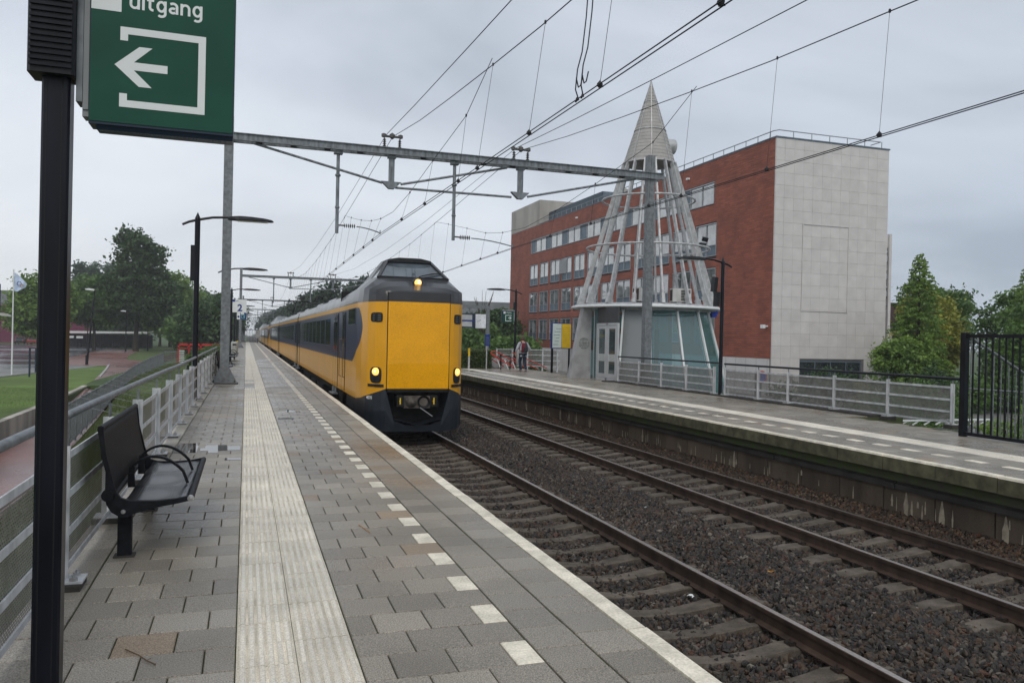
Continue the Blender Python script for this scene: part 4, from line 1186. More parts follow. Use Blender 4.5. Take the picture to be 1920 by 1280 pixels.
mat('brass', (0.16, 0.10, 0.03), 0.4, metal=0.4)
def intercity(loc, label, detailed=True):
    t = thing('passenger_train', label, 'train', loc, 0, 'yellow and blue train units coupled together')
    cab_coach(t)
    # side windows and doors of the cab section
    for s_ in (-1, 1):
        g, f = train_window_mesh(1.55, 0.46)
        w = link('cab_side_window', g, t, (s_ * 1.403, 1.75, 2.92)); link('window_frame', f, w)
        d = MB(); d.box(-0.012, 0.0, 0, 0.72, 0.97, 1.898, 0); d.box(-0.012, 0.0, 0, 0.72, 1.902, 3.30, 1)
        dd = part('cab_door', d, ['yellow_side', 'train_blue'], t, loc=(s_ * 1.401 if s_ < 0 else 1.413, 4.0, 0))
        g2, f2 = train_window_mesh(0.44, 1.0); link('door_window', g2, dd, (-0.018 if s_ < 0 else 0.006, 0.14, 2.25))
        gp = MB()
        for yy in (-0.01, 0.73): gp.box(-0.014, 0.001, yy - .008, yy + .008, 0.96, 3.32)
        part('door_gap', gp, 'rubber', dd)
        for yy in (-0.10, 0.86):
            h = MB(); h.tube([(-0.01, yy, 2.50), (-0.075, yy, 2.48), (-0.075, yy, 1.38), (-0.01, yy, 1.36)], 0.014, 6)
            part('handrail', h, 'brass', dd)
        sp = MB(); sp.box(-0.10, -0.02, 0.05, 0.65, 0.45, 0.49); sp.box(-0.10, -0.02, 0.3, 0.36, 0.3, 0.96); part('step', sp, 'under', dd)
    coach_body(t, 5.905, 27.2, 8.5, 8, (5.95, 25.4), 3.6)
    vs = MB(); vs.box(-1.34, 1.34, 5.80, 5.99, 3.3, 4.02); part('roof_gap', vs, 'rubber', t)
    part('gangway', MB().box(-1.1, 1.1, 27.205, 27.795, 0.9, 3.85), 'rubber', t)
    coach_body(t, 27.8, 55.4, 31.6, 11, (28.4, 53.6), 31.5)
    part('gangway', MB().box(-1.1, 1.1, 55.405, 55.995, 0.9, 3.85), 'rubber', t)
    coach_body(t, 56.0, 80.6, 58.8, 9, (56.6, 78.4), 60)
    # rear cab, turned round
    n0 = set(o.name for o in t.children)
    cab_coach(t)
    for o in list(t.children):
        if o.name not in n0:
            if o.type == 'MESH' and o.name.startswith('unit_number'):
                bpy.data.objects.remove(o); continue
            o.matrix_local = Matrix.Translation((0, 86.5, 0)) @ Matrix.Rotation(PI, 4, 'Z') @ o.matrix_local
    # pantograph
    pn = MB(); y = 49.5
    pn.box(-0.6, 0.6, y - 0.8, y + 0.8, 4.25, 4.32); 
    for sx in (-0.5, 0.5):
        pn.tube([(sx, y + 0.7, 4.32), (sx * 0.9, y - 0.7, 4.75), (sx * 0.5, y + 0.1, 5.35)], 0.05, 5)
    pn.tube([(-0.5, y + .7, 4.34), (0.5, y + .7, 4.34)], 0.04, 5)
    for sx in (-1, 1): pn.tube([(sx * 0.25, y + .1, 5.2), (sx * 0.5, y + 0.1, 5.36)], 0.025, 5)
    pn.tube([(-0.98, y + 0.0, 5.25), (-0.65, y, 5.38), (0.65, y, 5.38), (0.98, y, 5.25)], 0.055, 6)
    pn.tube([(-0.95, y + 0.25, 5.28), (-0.65, y + .25, 5.38), (0.65, y + .25, 5.38), (0.95, y + .25, 5.28)], 0.03, 6)
    for sx in (-.5, .5):
        for dy in (-.6, .6): pn.tube([(sx, y + dy, 4.05), (sx, y + dy, 4.26)], 0.06, 6)
    part('pantograph', pn, 'under', t)
    return t
TR = intercity((4.225, 20.36, -ZR), 'yellow and blue passenger train with blunt nose and lit headlights at the left platform')
dup(TR, (4.225, 20.36 + 87.4, -ZR), 'second yellow and blue train unit coupled far behind the front one')

# ---------------------------------------------------------------- overhead line portals
def portal():
    t = thing('overhead_line_portal', 'galvanised overhead line portal nearest the camera, spanning both tracks', 'portal', (0, 29.4, 0), 0, 'overhead line portals along the railway')
    for x, zt in ((-0.69, 9.25), (15.55, 9.35)):
        p = MB(); w = 0.15; z0 = 0.03
        p.box(x - w, x + w, -0.012 - 0.14, 0.012 - 0.14, z0, zt); p.box(x - w, x + w, 0.128, 0.152, z0, zt); p.box(x - 0.012, x + 0.012, -0.128, 0.128, z0, zt)
        p.box(x - w, x - w + .02, -0.127, 0.127, z0, zt)
        pl = part('mast', p, 'galv', t)
        b = MB()
        for s_ in (-1, 1):
            b.prism([(x + s_ * 0.15, 0.55), (x + s_ * 0.15, 0.06), (x + s_ * 0.40, 0.06), (x + s_ * 0.33, 0.20)], -0.15, -0.13, 'y')
            b.prism([(x + s_ * 0.15, 0.55), (x + s_ * 0.15, 0.06), (x + s_ * 0.40, 0.06), (x + s_ * 0.33, 0.20)], 0.13, 0.15, 'y')
        b.box(x - 0.42, x + 0.42, -0.32, 0.32, 0.03, 0.06)
        part('gusset', b, 'galv', pl)
        f = MB(); f.box(x - 0.46, x + 0.46, -0.4, 0.4, -0.1, 0.028)
        for s_ in (-1, 1):
            for s2 in (-1, 1): f.tube([(x + s_ * 0.34, s2 * 0.25, 0.02), (x + s_ * 0.34, s2 * 0.25, 0.13)], 0.02, 6)
        part('footing', f, 'dark_concrete', pl)
    # beam: two channels with packers
    zb = 8.38
    b = MB(); b.box(-0.62, 16.05, -0.20, -0.175, zb, zb + 0.26); b.box(-0.62, 16.05, 0.175, 0.20, zb, zb + 0.26)
    for zz in (zb, zb + 0.235):
        b.box(-0.62, 16.05, -0.26, -0.205, zz, zz + 0.025); b.box(-0.62, 16.05, 0.205, 0.26, zz, zz + 0.025)
    part('beam', b, 'galv_dark', t)
    k = 0
    x = 0.2
    while x < 15.2:
        pk = MB(); pk.box(x, x + 0.2, -0.17, 0.17, zb + 0.02, zb + 0.2); part('packer', pk, 'under', t); x += 1.17
    # truss rods below
    for a, c in (((0.15, zb - 0.02), (4.62, 7.36)), ((5.3, 7.36), (9.4, zb - 0.05)), ((5.1, 7.22), (9.6, 7.22)), ((10.25, 7.28), (14.9, zb - 0.02))):
        r = MB(); r.tube([(a[0], 0, a[1]), (c[0], 0, c[1])], 0.045, 8); part('truss_rod', r, 'galv_dark', t)
    for x in (4.95, 9.95):
        h = MB(); h.box(x - 0.10, x + 0.10, -0.07, 0.07, 7.35, zb - 0.002); h.box(x - 0.15, x + .15, -.12, .12, zb - 0.10, zb - 0.002); h.prism([(x - 0.38, 7.42), (x + 0.36, 7.42), (x + 0.1, 7.16), (x - 0.1, 7.16)], -0.09, 0.09, 'y')
        part('truss_post', h, 'galv_dark', t)
        ins = MB()
        for s_ in (-0.28, 0.28):
            ins.tube([(x + s_, 0, zb + 0.26), (x + s_, 0, zb + 0.62)], 0.035, 6)
            for q_ in range(4): ins.lathe([(0.035, -0.02), (0.075, 0), (0.035, 0.02)], (x + s_, 0, zb + 0.34 + q_ * 0.07), 8)
            ins.lathe([(0, -.09), (0.09, -.05), (.09, .05), (0, .09)], (x + s_ * 1.1, 0, zb + 0.72), 8)
        ins.tube([(x - 0.38, 0, zb + 0.70), (x + 0.38, 0, zb + 0.70)], 0.045, 6); ins.lathe([(0, -.13), (.1, -.06), (.1, .06), (0, .13)], (x, 0, zb + .72), 8)
        part('insulator', ins, 'insulator', t)
    for x, xa, za in ((3.02, 4.58, 5.50), (7.33, 9.70, 5.30)):
        h = MB(); h.tube([(x, 0, 5.42), (x, 0, zb - .001)], 0.062, 10); h.box(x - .15, x + .15, -.14, .14, zb - 0.12, zb - 0.002)
        h.lathe([(0.07, -.05), (0.10, -.03), (0.10, .03), (.07, .05)], (x, 0, 7.5), 10); h.lathe([(0.07, -.04), (0.09, 0), (.07, .04)], (x, 0, 6.35), 10)
        po = part('drop_post', h, 'galv_dark', t)
        az = 5.72 if x < 5 else 5.56
        i = MB(); i.tube([(x, 0, az), (x + 0.25, 0, az - .01)], 0.03, 6)
        for q_ in range(6): i.lathe([(0.04, -0.02), (0.09, 0), (0.04, 0.02)], (x + 0.28 + q_ * 0.07, 0, az - .01), 10, axis='x')
        part('arm_insulator', i, 'insulator', po)
        a = MB(); m = 6
        pts = [(x + 0.7 + (xa - x - 0.7) * k / m, 0, az - 0.02 + (za - az + 0.04) * (k / m) ** 1.7) for k in range(m + 1)]
        a.tube(pts, 0.022, 6); a.tube([(xa, 0, za - .02), (xa, 0, za + .12)], 0.02, 5)
        part('registration_arm', a, 'galv_dark', po)
    return t
PORT = portal()
for k, y in enumerate([100, 171, 240, 308, 376, 444, 512]):
    dup(PORT, (0, y, 0), ['second overhead line portal, standing behind the far lamp posts', 'third overhead line portal down the line', 'fourth overhead line portal down the line, greyed by distance', 'fifth overhead line portal down the line', 'sixth overhead line portal down the line', 'seventh overhead line portal down the line', 'last and faintest overhead line portal at the horizon'][k])

def wires():
    # per track: messenger wire with its droppers and the two contact wires
    ys_port = [-41.6, 29.4, 100, 171, 240, 308, 376, 444]
    def mess(xm, zhi, y, sag):
        for a, b in zip(ys_port[:-1], ys_port[1:]):
            if a <= y <= b:
                t_ = (y - a) / (b - a); return zhi - sag * 4 * t_ * (1 - t_)
        return zhi
    for which, (xm, xc, xc2, zc, lab) in enumerate(((4.97, 4.62, 4.9, 5.50, 'overhead wires with droppers hanging above the left track'), (10.0, 9.75, 10.0, 5.28, 'overhead wires with droppers hanging above the right track'))):
        t = thing('overhead_wires', lab, 'overhead line', (xc, 0, zc))
        off = Vector((-xc, 0, -zc))
        def W(name, pts, r, par=t):
            mb = MB(); mb.tube([Vector(p) + off for p in pts], r, 5, caps=False); return part(name, mb, 'wire', par, True)
        def cx(y):
            if y < 29.4: return xc + (xc2 - xc) * (29.4 - y) / 22
            return float(np.interp(y, [29.4, 100, 171, 240, 308], [xc, 4.4 + (xc - 4.62), 4.2 + (xc - 4.62), 4.0 + (xc - 4.62), 4.2 + (xc - 4.62)]))
        def cz(y):
            return float(np.interp(y, [-10, 29.4, 50, 72, 100], [zc, zc, zc - .22, zc - .62, zc - .45]))
        yy = [-8] + [0 + 4.2 * k for k in range(0, 26)] + [130, 171, 205, 240, 308, 376]
        for d in (-0.045, 0.045):
            W('contact_wire', [(cx(y) + d, y, cz(y)) for y in yy], 0.0095)
        def mz(y):
            if y <= 29.4: return float(np.interp(y, [-8, 3, 7, 10.8, 14, 17.1, 21, 25, 29.4], [6.6, 6.95, 7.12, 7.38, 7.58, 7.84, 8.2, 8.6, 9.08]))
            if y <= 100: return float(np.interp(y, [29.4, 33.6, 40.7, 51.2, 63.5, 75, 88, 100], [9.08, 8.83, 8.40, 7.78, 7.35, 7.25, 7.7, 9.0]))
            a = [p for p in ys_port if p <= y][-1]; t_ = (y - a) / 70.0
            return 9.0 - 2.0 * 4 * t_ * (1 - t_)
        ym = [-8, -2, 3, 7, 10.8, 14, 17.1, 21, 25, 29.4, 33.6, 37, 40.7, 46, 51.2, 57, 63.5, 70, 75, 82, 88, 94, 100] + [100 + 7 * k for k in range(1, 40)]
        W('messenger_wire', [(xm + (0.12 if y < 29 else 0), y, mz(y)) for y in ym], 0.011)
        # the feeder that runs with it from the insulator
        W('feeder_wire', [(xm - 0.25, y, z) for y, z in ((29.4, 9.12), (24, 8.78), (18, 8.45), (12, 8.14), (5, 7.82), (-6, 7.4))], 0.011)
        W('feeder_wire', [(xm - 0.25, y, z) for y, z in ((29.4, 9.12), (36, 8.85), (46, 8.45), (60, 8.15), (78, 8.15), (100, 9.0))], 0.009)
        # stitch wire that carries the droppers round the portal
        sty = [16.6, 18.7, 22.3, 25.6, 28.7, 31.5, 34, 37.2, 40.5, 44] 
        stz = [mz(16.6), 7.10, 6.75, 6.40, 6.22, 6.35, 6.6, 7.05, 7.6, mz(44)]
        if which: stz = [mz(16.6), 6.95, 6.5, 6.15, 5.98, 6.12, 6.4, 7.0, 7.6, mz(44)]
        W('stitch_wire', list(zip([xm - 0.05] * 10, sty, stz)), 0.008)
        drops = [1.5, 4.6, 7.7, 10.8, 13.8, 17.1, 18.7, 22.3, 25.6, 31.5, 34, 37.2, 41] + [44.5 + 3.6 * k for k in range(15)]
        for y in drops:
            top = mz(y)
            if 17.5 < y < 43: top = float(np.interp(y, sty, stz))
            xt = xm + (0.12 if y < 17.5 else -0.05 if y < 43 else 0)
            mb = MB(); dy = 0.25 if y < 20 else 0.0
            mb.tube([Vector((xt, y, top)) + off, Vector((cx(y), y, cz(y) + 0.02)) + off], 0.0045, 4)
            mb.lathe([(0, -.03), (.022, -.02), (.022, .03), (0, .05)], Vector((xt, y, top)) + off, 6)
            mb.lathe([(0, -.02), (.03, -.02), (.05, .03), (0.015, .07), (0, .09)], Vector((cx(y), y, cz(y))) + off, 6)
            mb.bar((cx(y) - .055 - xc, y, cz(y) - zc), (cx(y) + .055 - xc, y, cz(y) - zc), .02, .02)
            part('dropper', mb, 'wire', t)
        if which == 0:
            # looped jumper cables from messenger to contact wires
            y = 11.4
            for k, (dy, dx) in enumerate(((0, 0.0), (0.22, 0.04))):
                yb = y + dy
                pts = [(5.08, yb + .2, mz(yb)), (5.03, yb + .15, 6.9), (4.93, yb + .05, 6.3), (4.82, yb - .04, 5.98), (4.80, yb - .06, 5.82), (4.86, yb, 5.72), (4.93, yb + .08, 5.78), (4.98, yb + .12, 5.95)]
                W('jumper_cable', pts, 0.011)
                W('jumper_cable', [(4.80, yb - .06, 5.85), (4.79, yb - .05, 5.66), (4.85 + .02 * k, yb, 5.52)], 0.011)
                mb = MB(); mb.tube([(4.83 - xc, yb - .05, 0.0), (4.84 - xc, yb, .05), (4.84 - xc, yb + .05, 0.0)], .016, 6); part('cable_clamp', mb, 'wire', t)
wires()

# ---------------------------------------------------------------- lamp posts
def lamp_post(side, label, group, loc):
    """slim black post, arched arm with a flat lamp head over the platform; side +1 reaches right, -1 left"""
    t = thing('lamp_post', label, 'lamp post', loc, 0, group)
    p = MB(); p.tube([(0, 0, 0), (0, 0, 4.62)], 0.066, 12); p.lathe([(0.066, 4.62), (0.07, 4.63), (0.0, 4.80)], (0, 0, 0), 12)
    part('post', p, 'black_paint', t, True)
    a = MB(); s = side
    a.tube([(-s * 0.36, 0, 4.46), (-s * 0.2, 0, 4.54), (0, 0, 4.60), (s * 0.35, 0, 4.68), (s * 0.75, 0, 4.71)], [0.03, 0.032, 0.034, 0.032, 0.03], 8)
    part('arm', a, 'black_paint', t, True)
    h = MB(); n = 10; top = []; bot = []
    xs = [0.72, 0.80, 1.0, 1.3, 1.6, 1.78, 1.84]; hw = [0.05, 0.11, 0.15, 0.165, 0.14, 0.09, 0.03]; th = [0.05, 0.075, 0.095, 0.09, 0.07, 0.045, 0.02]
    for x, w, q in zip(xs, hw, th):
        h.v += [(s * x, -w, 4.66), (s * x, -w * .6, 4.66 + q), (s * x, w * .6, 4.66 + q), (s * x, w, 4.66), (s * x, w * .9, 4.645), (s * x, -w * .9, 4.645)]
    for i in range(len(xs) - 1):
        for k in range(6):
            h.f.append((i * 6 + k, i * 6 + (k + 1) % 6, (i + 1) * 6 + (k + 1) % 6, (i + 1) * 6 + k)); h.m.append(0)
    h.f += [tuple(range(6)), tuple(range(36, 42))]; h.m += [0, 0]
    ho = part('lamp_head', h, 'black_soft', t, 50)
    l = MB(); l.box(min(s * 0.95, s * 1.7), max(s * 0.95, s * 1.7), -0.10, 0.10, 4.628, 4.644); part('lens', l, 'lens', ho)
    return t
def control_box(t, x, z0, z1):
    b = MB(); b.box(x - 0.055, x + 0.055, -0.06, 0.06, z0, z1); part('control_box', b, 'black_soft', t)
g1 = 'black lamp posts along the left platform'
l1 = lamp_post(1, 'black lamp post with long control box behind the railing, nearest left one fully in view', g1, (-1.22, 21.8, 0))
control_box(l1, -0.095, 3.05, 3.95)
yl = [39.5, 57, 74.5, 92, 109.5, 127, 145]
nm = ['lamp post largely hidden by the galvanised mast', 'lamp post standing behind the platform number sign', 'lamp post behind the number sign, fourth along the left platform', 'fifth small lamp post along the left platform', 'sixth small lamp post along the left platform', 'seventh distant lamp post on the left platform', 'farthest lamp post on the left platform']
LP0 = None
for y, n_ in zip(yl, nm):
    if LP0 is None:
        LP0 = lamp_post(1, n_, g1, (-0.93, y, 0.06)); 
    else: dup(LP0, (-0.97, y, 0.0), n_)
g2 = 'black lamp posts along the right platform'
r1 = lamp_post(-1, 'tall black lamp post right of the pointed glass kiosk', g2, (15.2, 23.42, 0.04)); r1.scale = (.965, .965, .965)
def speakers(t, x, side):
    for k, (z0, z1, tilt) in enumerate(((3.58, 4.08, 0.12), (3.08, 3.56, 0.02))):
        s_ = MB(); s_.box(-0.065, 0.065, -0.11, 0.11, -0.25, 0.25)
        for q_ in range(9): s_.box(-0.067, -0.065 + .0, -0.09, 0.09, -0.22 + q_ * .05, -0.20 + q_ * .05)
        part('loudspeaker', s_, 'black_soft', t, loc=(x + side * tilt, 0, (z0 + z1) / 2), rot=(0, tilt * 0.9 * side * -1, 0))
speakers(r1, -0.20, -1)
r2 = lamp_post(-1, 'black lamp post beside the small green exit sign and the walking person', g2, (15.36, 45.7, 0))
control_box(r2, -0.10, 3.35, 3.95)
r3 = dup(r1, (15.3, 67.0, 0), 'small lamp post beyond the stairs on the right platform')

# near black post with loudspeaker and the exit sign
def near_post():
    t = thing('signpost', 'thick black square post with ribbed loudspeaker at the left edge of the picture', 'post', (-0.808, 4.0, 0))
    p = MB(); p.prism([(-.056, -.04), (-.046, -.050), (.046, -.050), (.056, -.04), (.056, .04), (.046, .050), (-.046, .050), (-.056, .04)], -0.02, 4.75)
    po = part('post', p, 'black_paint', t)
    for x in (-0.033, 0.026):
        g = MB(); g.box(x - .0022, x + .0022, -0.0512, -0.0498, 0.0, 4.7); part('groove', g, 'rubber', po)
    f = MB(); f.box(-0.10, 0.10, -0.10, 0.10, -0.01, 0.012); part('foot_plate', f, 'black_soft', t)
    s_ = MB(); s_.prism([(-.104, .06), (-.104, -.085), (-.09, -.10), (.066, -.10), (.078, -.088), (.078, .06)], 2.865, 3.75); so = part('loudspeaker', s_, 'black_soft', t)
    for k in range(32):
        r = MB(); r.box(-0.094, 0.070, -0.110, -0.101, 0, 0.013); part('speaker_rib', r, 'black_paint', so, loc=(0, 0, 2.89 + k * 0.026))
    b = MB(); b.box(0.079, 0.104, -0.055, 0.05, 2.765, 3.9); part('bracket', b, 'galv', t)
    return t
near_post()

def pictogram(parent, cx, cz, s, arrow, y, mt='sign_white', yo=0.0015):
    """open square with a thick arrow, drawn in a square of side s; arrow=-1 points left"""
    mb = MB()
    def R(x0, x1, z0, z1):
        X = sorted((cx - arrow * (x0) * s, cx - arrow * (x1) * s))
        mb.box(X[0], X[1], y - yo, y, cz + z0 * s, cz + z1 * s)
    # frame: right side, top, bottom, and two short returns (drawn for arrow=-1: opening at the left)
    w = 0.088
    R(0.5 - w, 0.5, -0.5, 0.5); R(-0.5, 0.5 - w, 0.5 - w, 0.5); R(-0.5, 0.5 - w, -0.5, -0.5 + w); R(-0.5, -0.5 + w, 0.5 - 0.17, 0.5 - w); R(-0.5, -0.5 + w, -0.5 + w, -0.5 + 0.17)
    a = MB()
    def Pp(pts): return [(cx - arrow * x * s, cz + z * s) for x, z in pts]
    pts = [(-0.56, 0.02), (-0.28, 0.27), (-0.13, 0.27), (-0.34, 0.07), (0.05, 0.07), (0.05, -0.03), (-0.34, -0.03), (-0.13, -0.23), (-0.28, -0.23)]
    a.prism(Pp(pts), y - yo, y, 'y')
    part('frame_symbol', mb, mt, parent); part('arrow_symbol', a, mt, parent)

def lettering(parent, x, z, h, y):
    """the word uitgang in bold rounded strokes; h is the x-height"""
    def arc(cx, cz, rx, rz, a0, a1, n=9):
        return [(cx + rx * math.cos(math.radians(a0 + (a1 - a0) * k / n)), cz + rz * math.sin(math.radians(a0 + (a1 - a0) * k / n))) for k in range(n + 1)]
    st = lambda a: [(a, 1.0), (a, 0.0)]
    L_ = {'u': (.8, [[(.1, 1), (.1, .4)] + arc(.4, .4, .3, .3, 180, 350), st(.7)]),
          'i': (.2, [st(.1), [(.1, 1.38), (.1, 1.19)]]),
          't': (.58, [[(.24, 1.3), (.24, .35)] + arc(.48, .33, .24, .23, 190, 280, 5), [(0, .92), (.56, .92)]]),
          'g': (.8, [arc(.39, .5, .29, .40, 20, 340, 18), [(.7, 1), (.7, -.08)] + arc(.4, -.10, .3, .24, 0, -140, 8)]),
          'a': (.76, [arc(.34, .29, .24, .2, 50, 320, 12), [(.12, .84)] + arc(.36, .62, .30, .28, 115, 10, 7) + [(.66, 0)]]),
          'n': (.8, [st(.1), [(.1, .58)] + arc(.4, .58, .3, .32, 170, 0, 8) + [(.7, 0)]])}
    for c in 'uitgang':
        w, strokes = L_[c]; m = MB()
        for si, pts in enumerate(strokes):
            yy = y - .0008 - .0002 * si; v = []
            for k, p in enumerate(pts):
                a = Vector(pts[max(0, k - 1)]); b = Vector(pts[min(len(pts) - 1, k + 1)]); d = (b - a).normalized() * .105
                v += [(x + (p[0] - d.y) * h, yy, z + (p[1] + d.x) * h), (x + (p[0] + d.y) * h, yy, z + (p[1] - d.x) * h)]
            m.add(v, [(2 * k, 2 * k + 1, 2 * k + 3, 2 * k + 2) for k in range(len(pts) - 1)])
        o = part('letter', m, 'sign_white', parent); o['kind'] = 'stuff'
        x += (w + .17) * h

def exit_sign():
    t = thing('exit_sign', 'large green exit sign reading uitgang with white arrow pointing left', 'sign', (-0.376, 4.0, 2.674))
    W, H = 0.602, 0.655
    b = MB(); b.box(-W / 2, W / 2, -0.06, 0.06, 0, H); bo = part('sign_box', b, 'sign_frame', t)
    f = MB(); f.box(-W / 2 + .003, W / 2 - .004, -0.064, -0.0601, 0.012, H - 0.004); part('front_face', f, 'sign_green', t)
    u = MB(); u.prism([(-0.05, 0), (0.05, 0), (0.04, -0.02), (-0.04, -0.02)], -W / 2 + .03, W / 2 - .002, 'x'); part('lower_rail', u, 'sign_frame', t)
    # water drops along the lower edge
    d = MB()
    for k in range(46):
        x = -W / 2 + .05 + k * (W - .07) / 46 + random.uniform(-.004, .004); r = random.uniform(0.0022, 0.0042)
        d.lathe([(0, -r * 1.5), (r, -r * .5), (r * .8, r * .6), (0, r)], (x, -0.036, -0.0215), 6)
    part('water_drops', d, 'glass_clear', t)['kind'] = 'stuff'
    s_ = MB(); s_.box(-W / 2 - .0255, -W / 2 - .003, -0.052, -.046, 0.06, H + 0.6); s_.box(-W / 2 - .027, -W / 2 - .0, -0.045, 0.04, 0.03, H + .6); part('side_channel', s_, 'plastic_grey', t)
    w = MB(); w.box(-W / 2 + .004, -0.177, -0.0655, -0.0641, 0.502, H - .006); part('white_square', w, 'sign_white', t)
    pictogram(t, -0.002, 0.261, 0.355, -1, -0.0641)
    lettering(t, -0.145, 0.523, 0.0525, -0.0641)
    return t
exit_sign()

def small_signs():
    t = thing('platform_sign', 'white square platform sign with blue number 2', 'sign', (-0.49, 60.0, 3.2))
    b = MB(); b.box(-0.48, 0.48, -0.08, 0.08, 0, 0.92); part('sign_box', b, 'sign_white', t)
    q = MB(); q.box(-0.46, -0.28, -0.086, -0.0802, 0.74, 0.90); part('blue_square', q, 'sign_blue', t)
    text('number', '2', 0.66, 'sign_blue', t, (-0.13, -0.082, 0.10), (PI / 2, 0, 0), 0.022)
    q = MB(); q.box(-0.24, -0.06, -0.084, -0.0802, 0.78, 0.81); part('small_print', q, 'sign_blue', t)
    q = MB(); q.box(-0.55, -0.485, -0.03, 0.03, 0.1, 0.9); part('bracket', q, 'black_paint', t)
    t = thing('pictogram_sign', 'small blue and white pictogram box hanging under the number sign', 'sign', (-0.33, 60.0, 2.71))
    b = MB(); b.box(-0.32, 0.32, -0.07, 0.07, 0, 0.475); part('sign_box', b, 'sign_blue', t)
    w = MB(); w.box(-0.32, -0.10, -0.076, -0.0702, 0, 0.475); part('white_field', w, 'sign_white', t)
    d = MB(); d.lathe([(0, 0), (0.075, 0), (0.075, 0.004)], (-0.21, -0.081, 0.19), 16, axis='y'); part('round_symbol', d, 'sign_blue', t)
    w = MB(); w.box(-0.06, 0.16, -0.076, -0.0702, 0.36, 0.475); part('white_label', w, 'sign_white', t)
    pictogram(t, 0.10, 0.20, 0.24, 1, -0.0702, 'sign_bluegreen', 0.006)
    t = thing('exit_sign', 'small green exit sign with white arrow pointing right on the far lamp post', 'sign', (14.86, 45.7, 2.72))
    b = MB(); b.box(-0.38, 0.34, -0.10, 0.10, 0, 0.70); part('sign_box', b, 'sign_frame', t)
    f = MB(); f.box(-0.33, 0.33, -0.106, -0.1005, 0.02, 0.66); part('front_face', f, 'sign_green', t)
    f = MB(); f.box(-0.3, 0.42, -0.09, 0.10, 0.7, 0.76); f.box(0.345, 0.42, -0.06, 0.06, 0.1, 0.70); part('light_hood', f, 'plastic_grey', t)
    w = MB(); w.box(-0.30, -0.17, -0.112, -0.1062, 0.53, 0.65); part('white_square', w, 'sign_white', t)
    pictogram(t, 0.01, 0.27, 0.37, 1, -0.1062, 'sign_white', 0.004)
    lettering(t, -0.13, 0.565, 0.055, -0.1062)
small_signs()

# ---------------------------------------------------------------- benches
def perforated(w, h, nx, nz, hx, hz, name='mesh_sheet', mt='mesh_panel'):
    """thin sheet in the y-z plane with real slots"""
    mb = MB(); cw, ch = w / nx, h / nz
    for j in range(nz):
        for i in range(nx):
            y0 = i * cw + (cw / 2 if j % 2 else 0); z0 = j * ch
            if y0 + cw > w + 1e-6: 
                mb.add([(0, y0, z0), (0, w, z0), (0, w, z0 + ch), (0, y0, z0 + ch)], [(0, 1, 2, 3)])
                mb.add([(0, 0, z0), (0, cw / 2, z0), (0, cw / 2, z0 + ch), (0, 0, z0 + ch)], [(0, 1, 2, 3)]); continue
            a, b = y0 + (cw - hx) / 2, y0 + (cw + hx) / 2; c, d = z0 + (ch - hz) / 2, z0 + (ch + hz) / 2
            v = [(0, y0, z0), (0, y0 + cw, z0), (0, y0 + cw, z0 + ch), (0, y0, z0 + ch), (0, a, c), (0, b, c), (0, b, d), (0, a, d)]
            mb.add(v, [(0, 1, 5, 4), (1, 2, 6, 5), (2, 3, 7, 6), (3, 0, 4, 7)])
    return mb
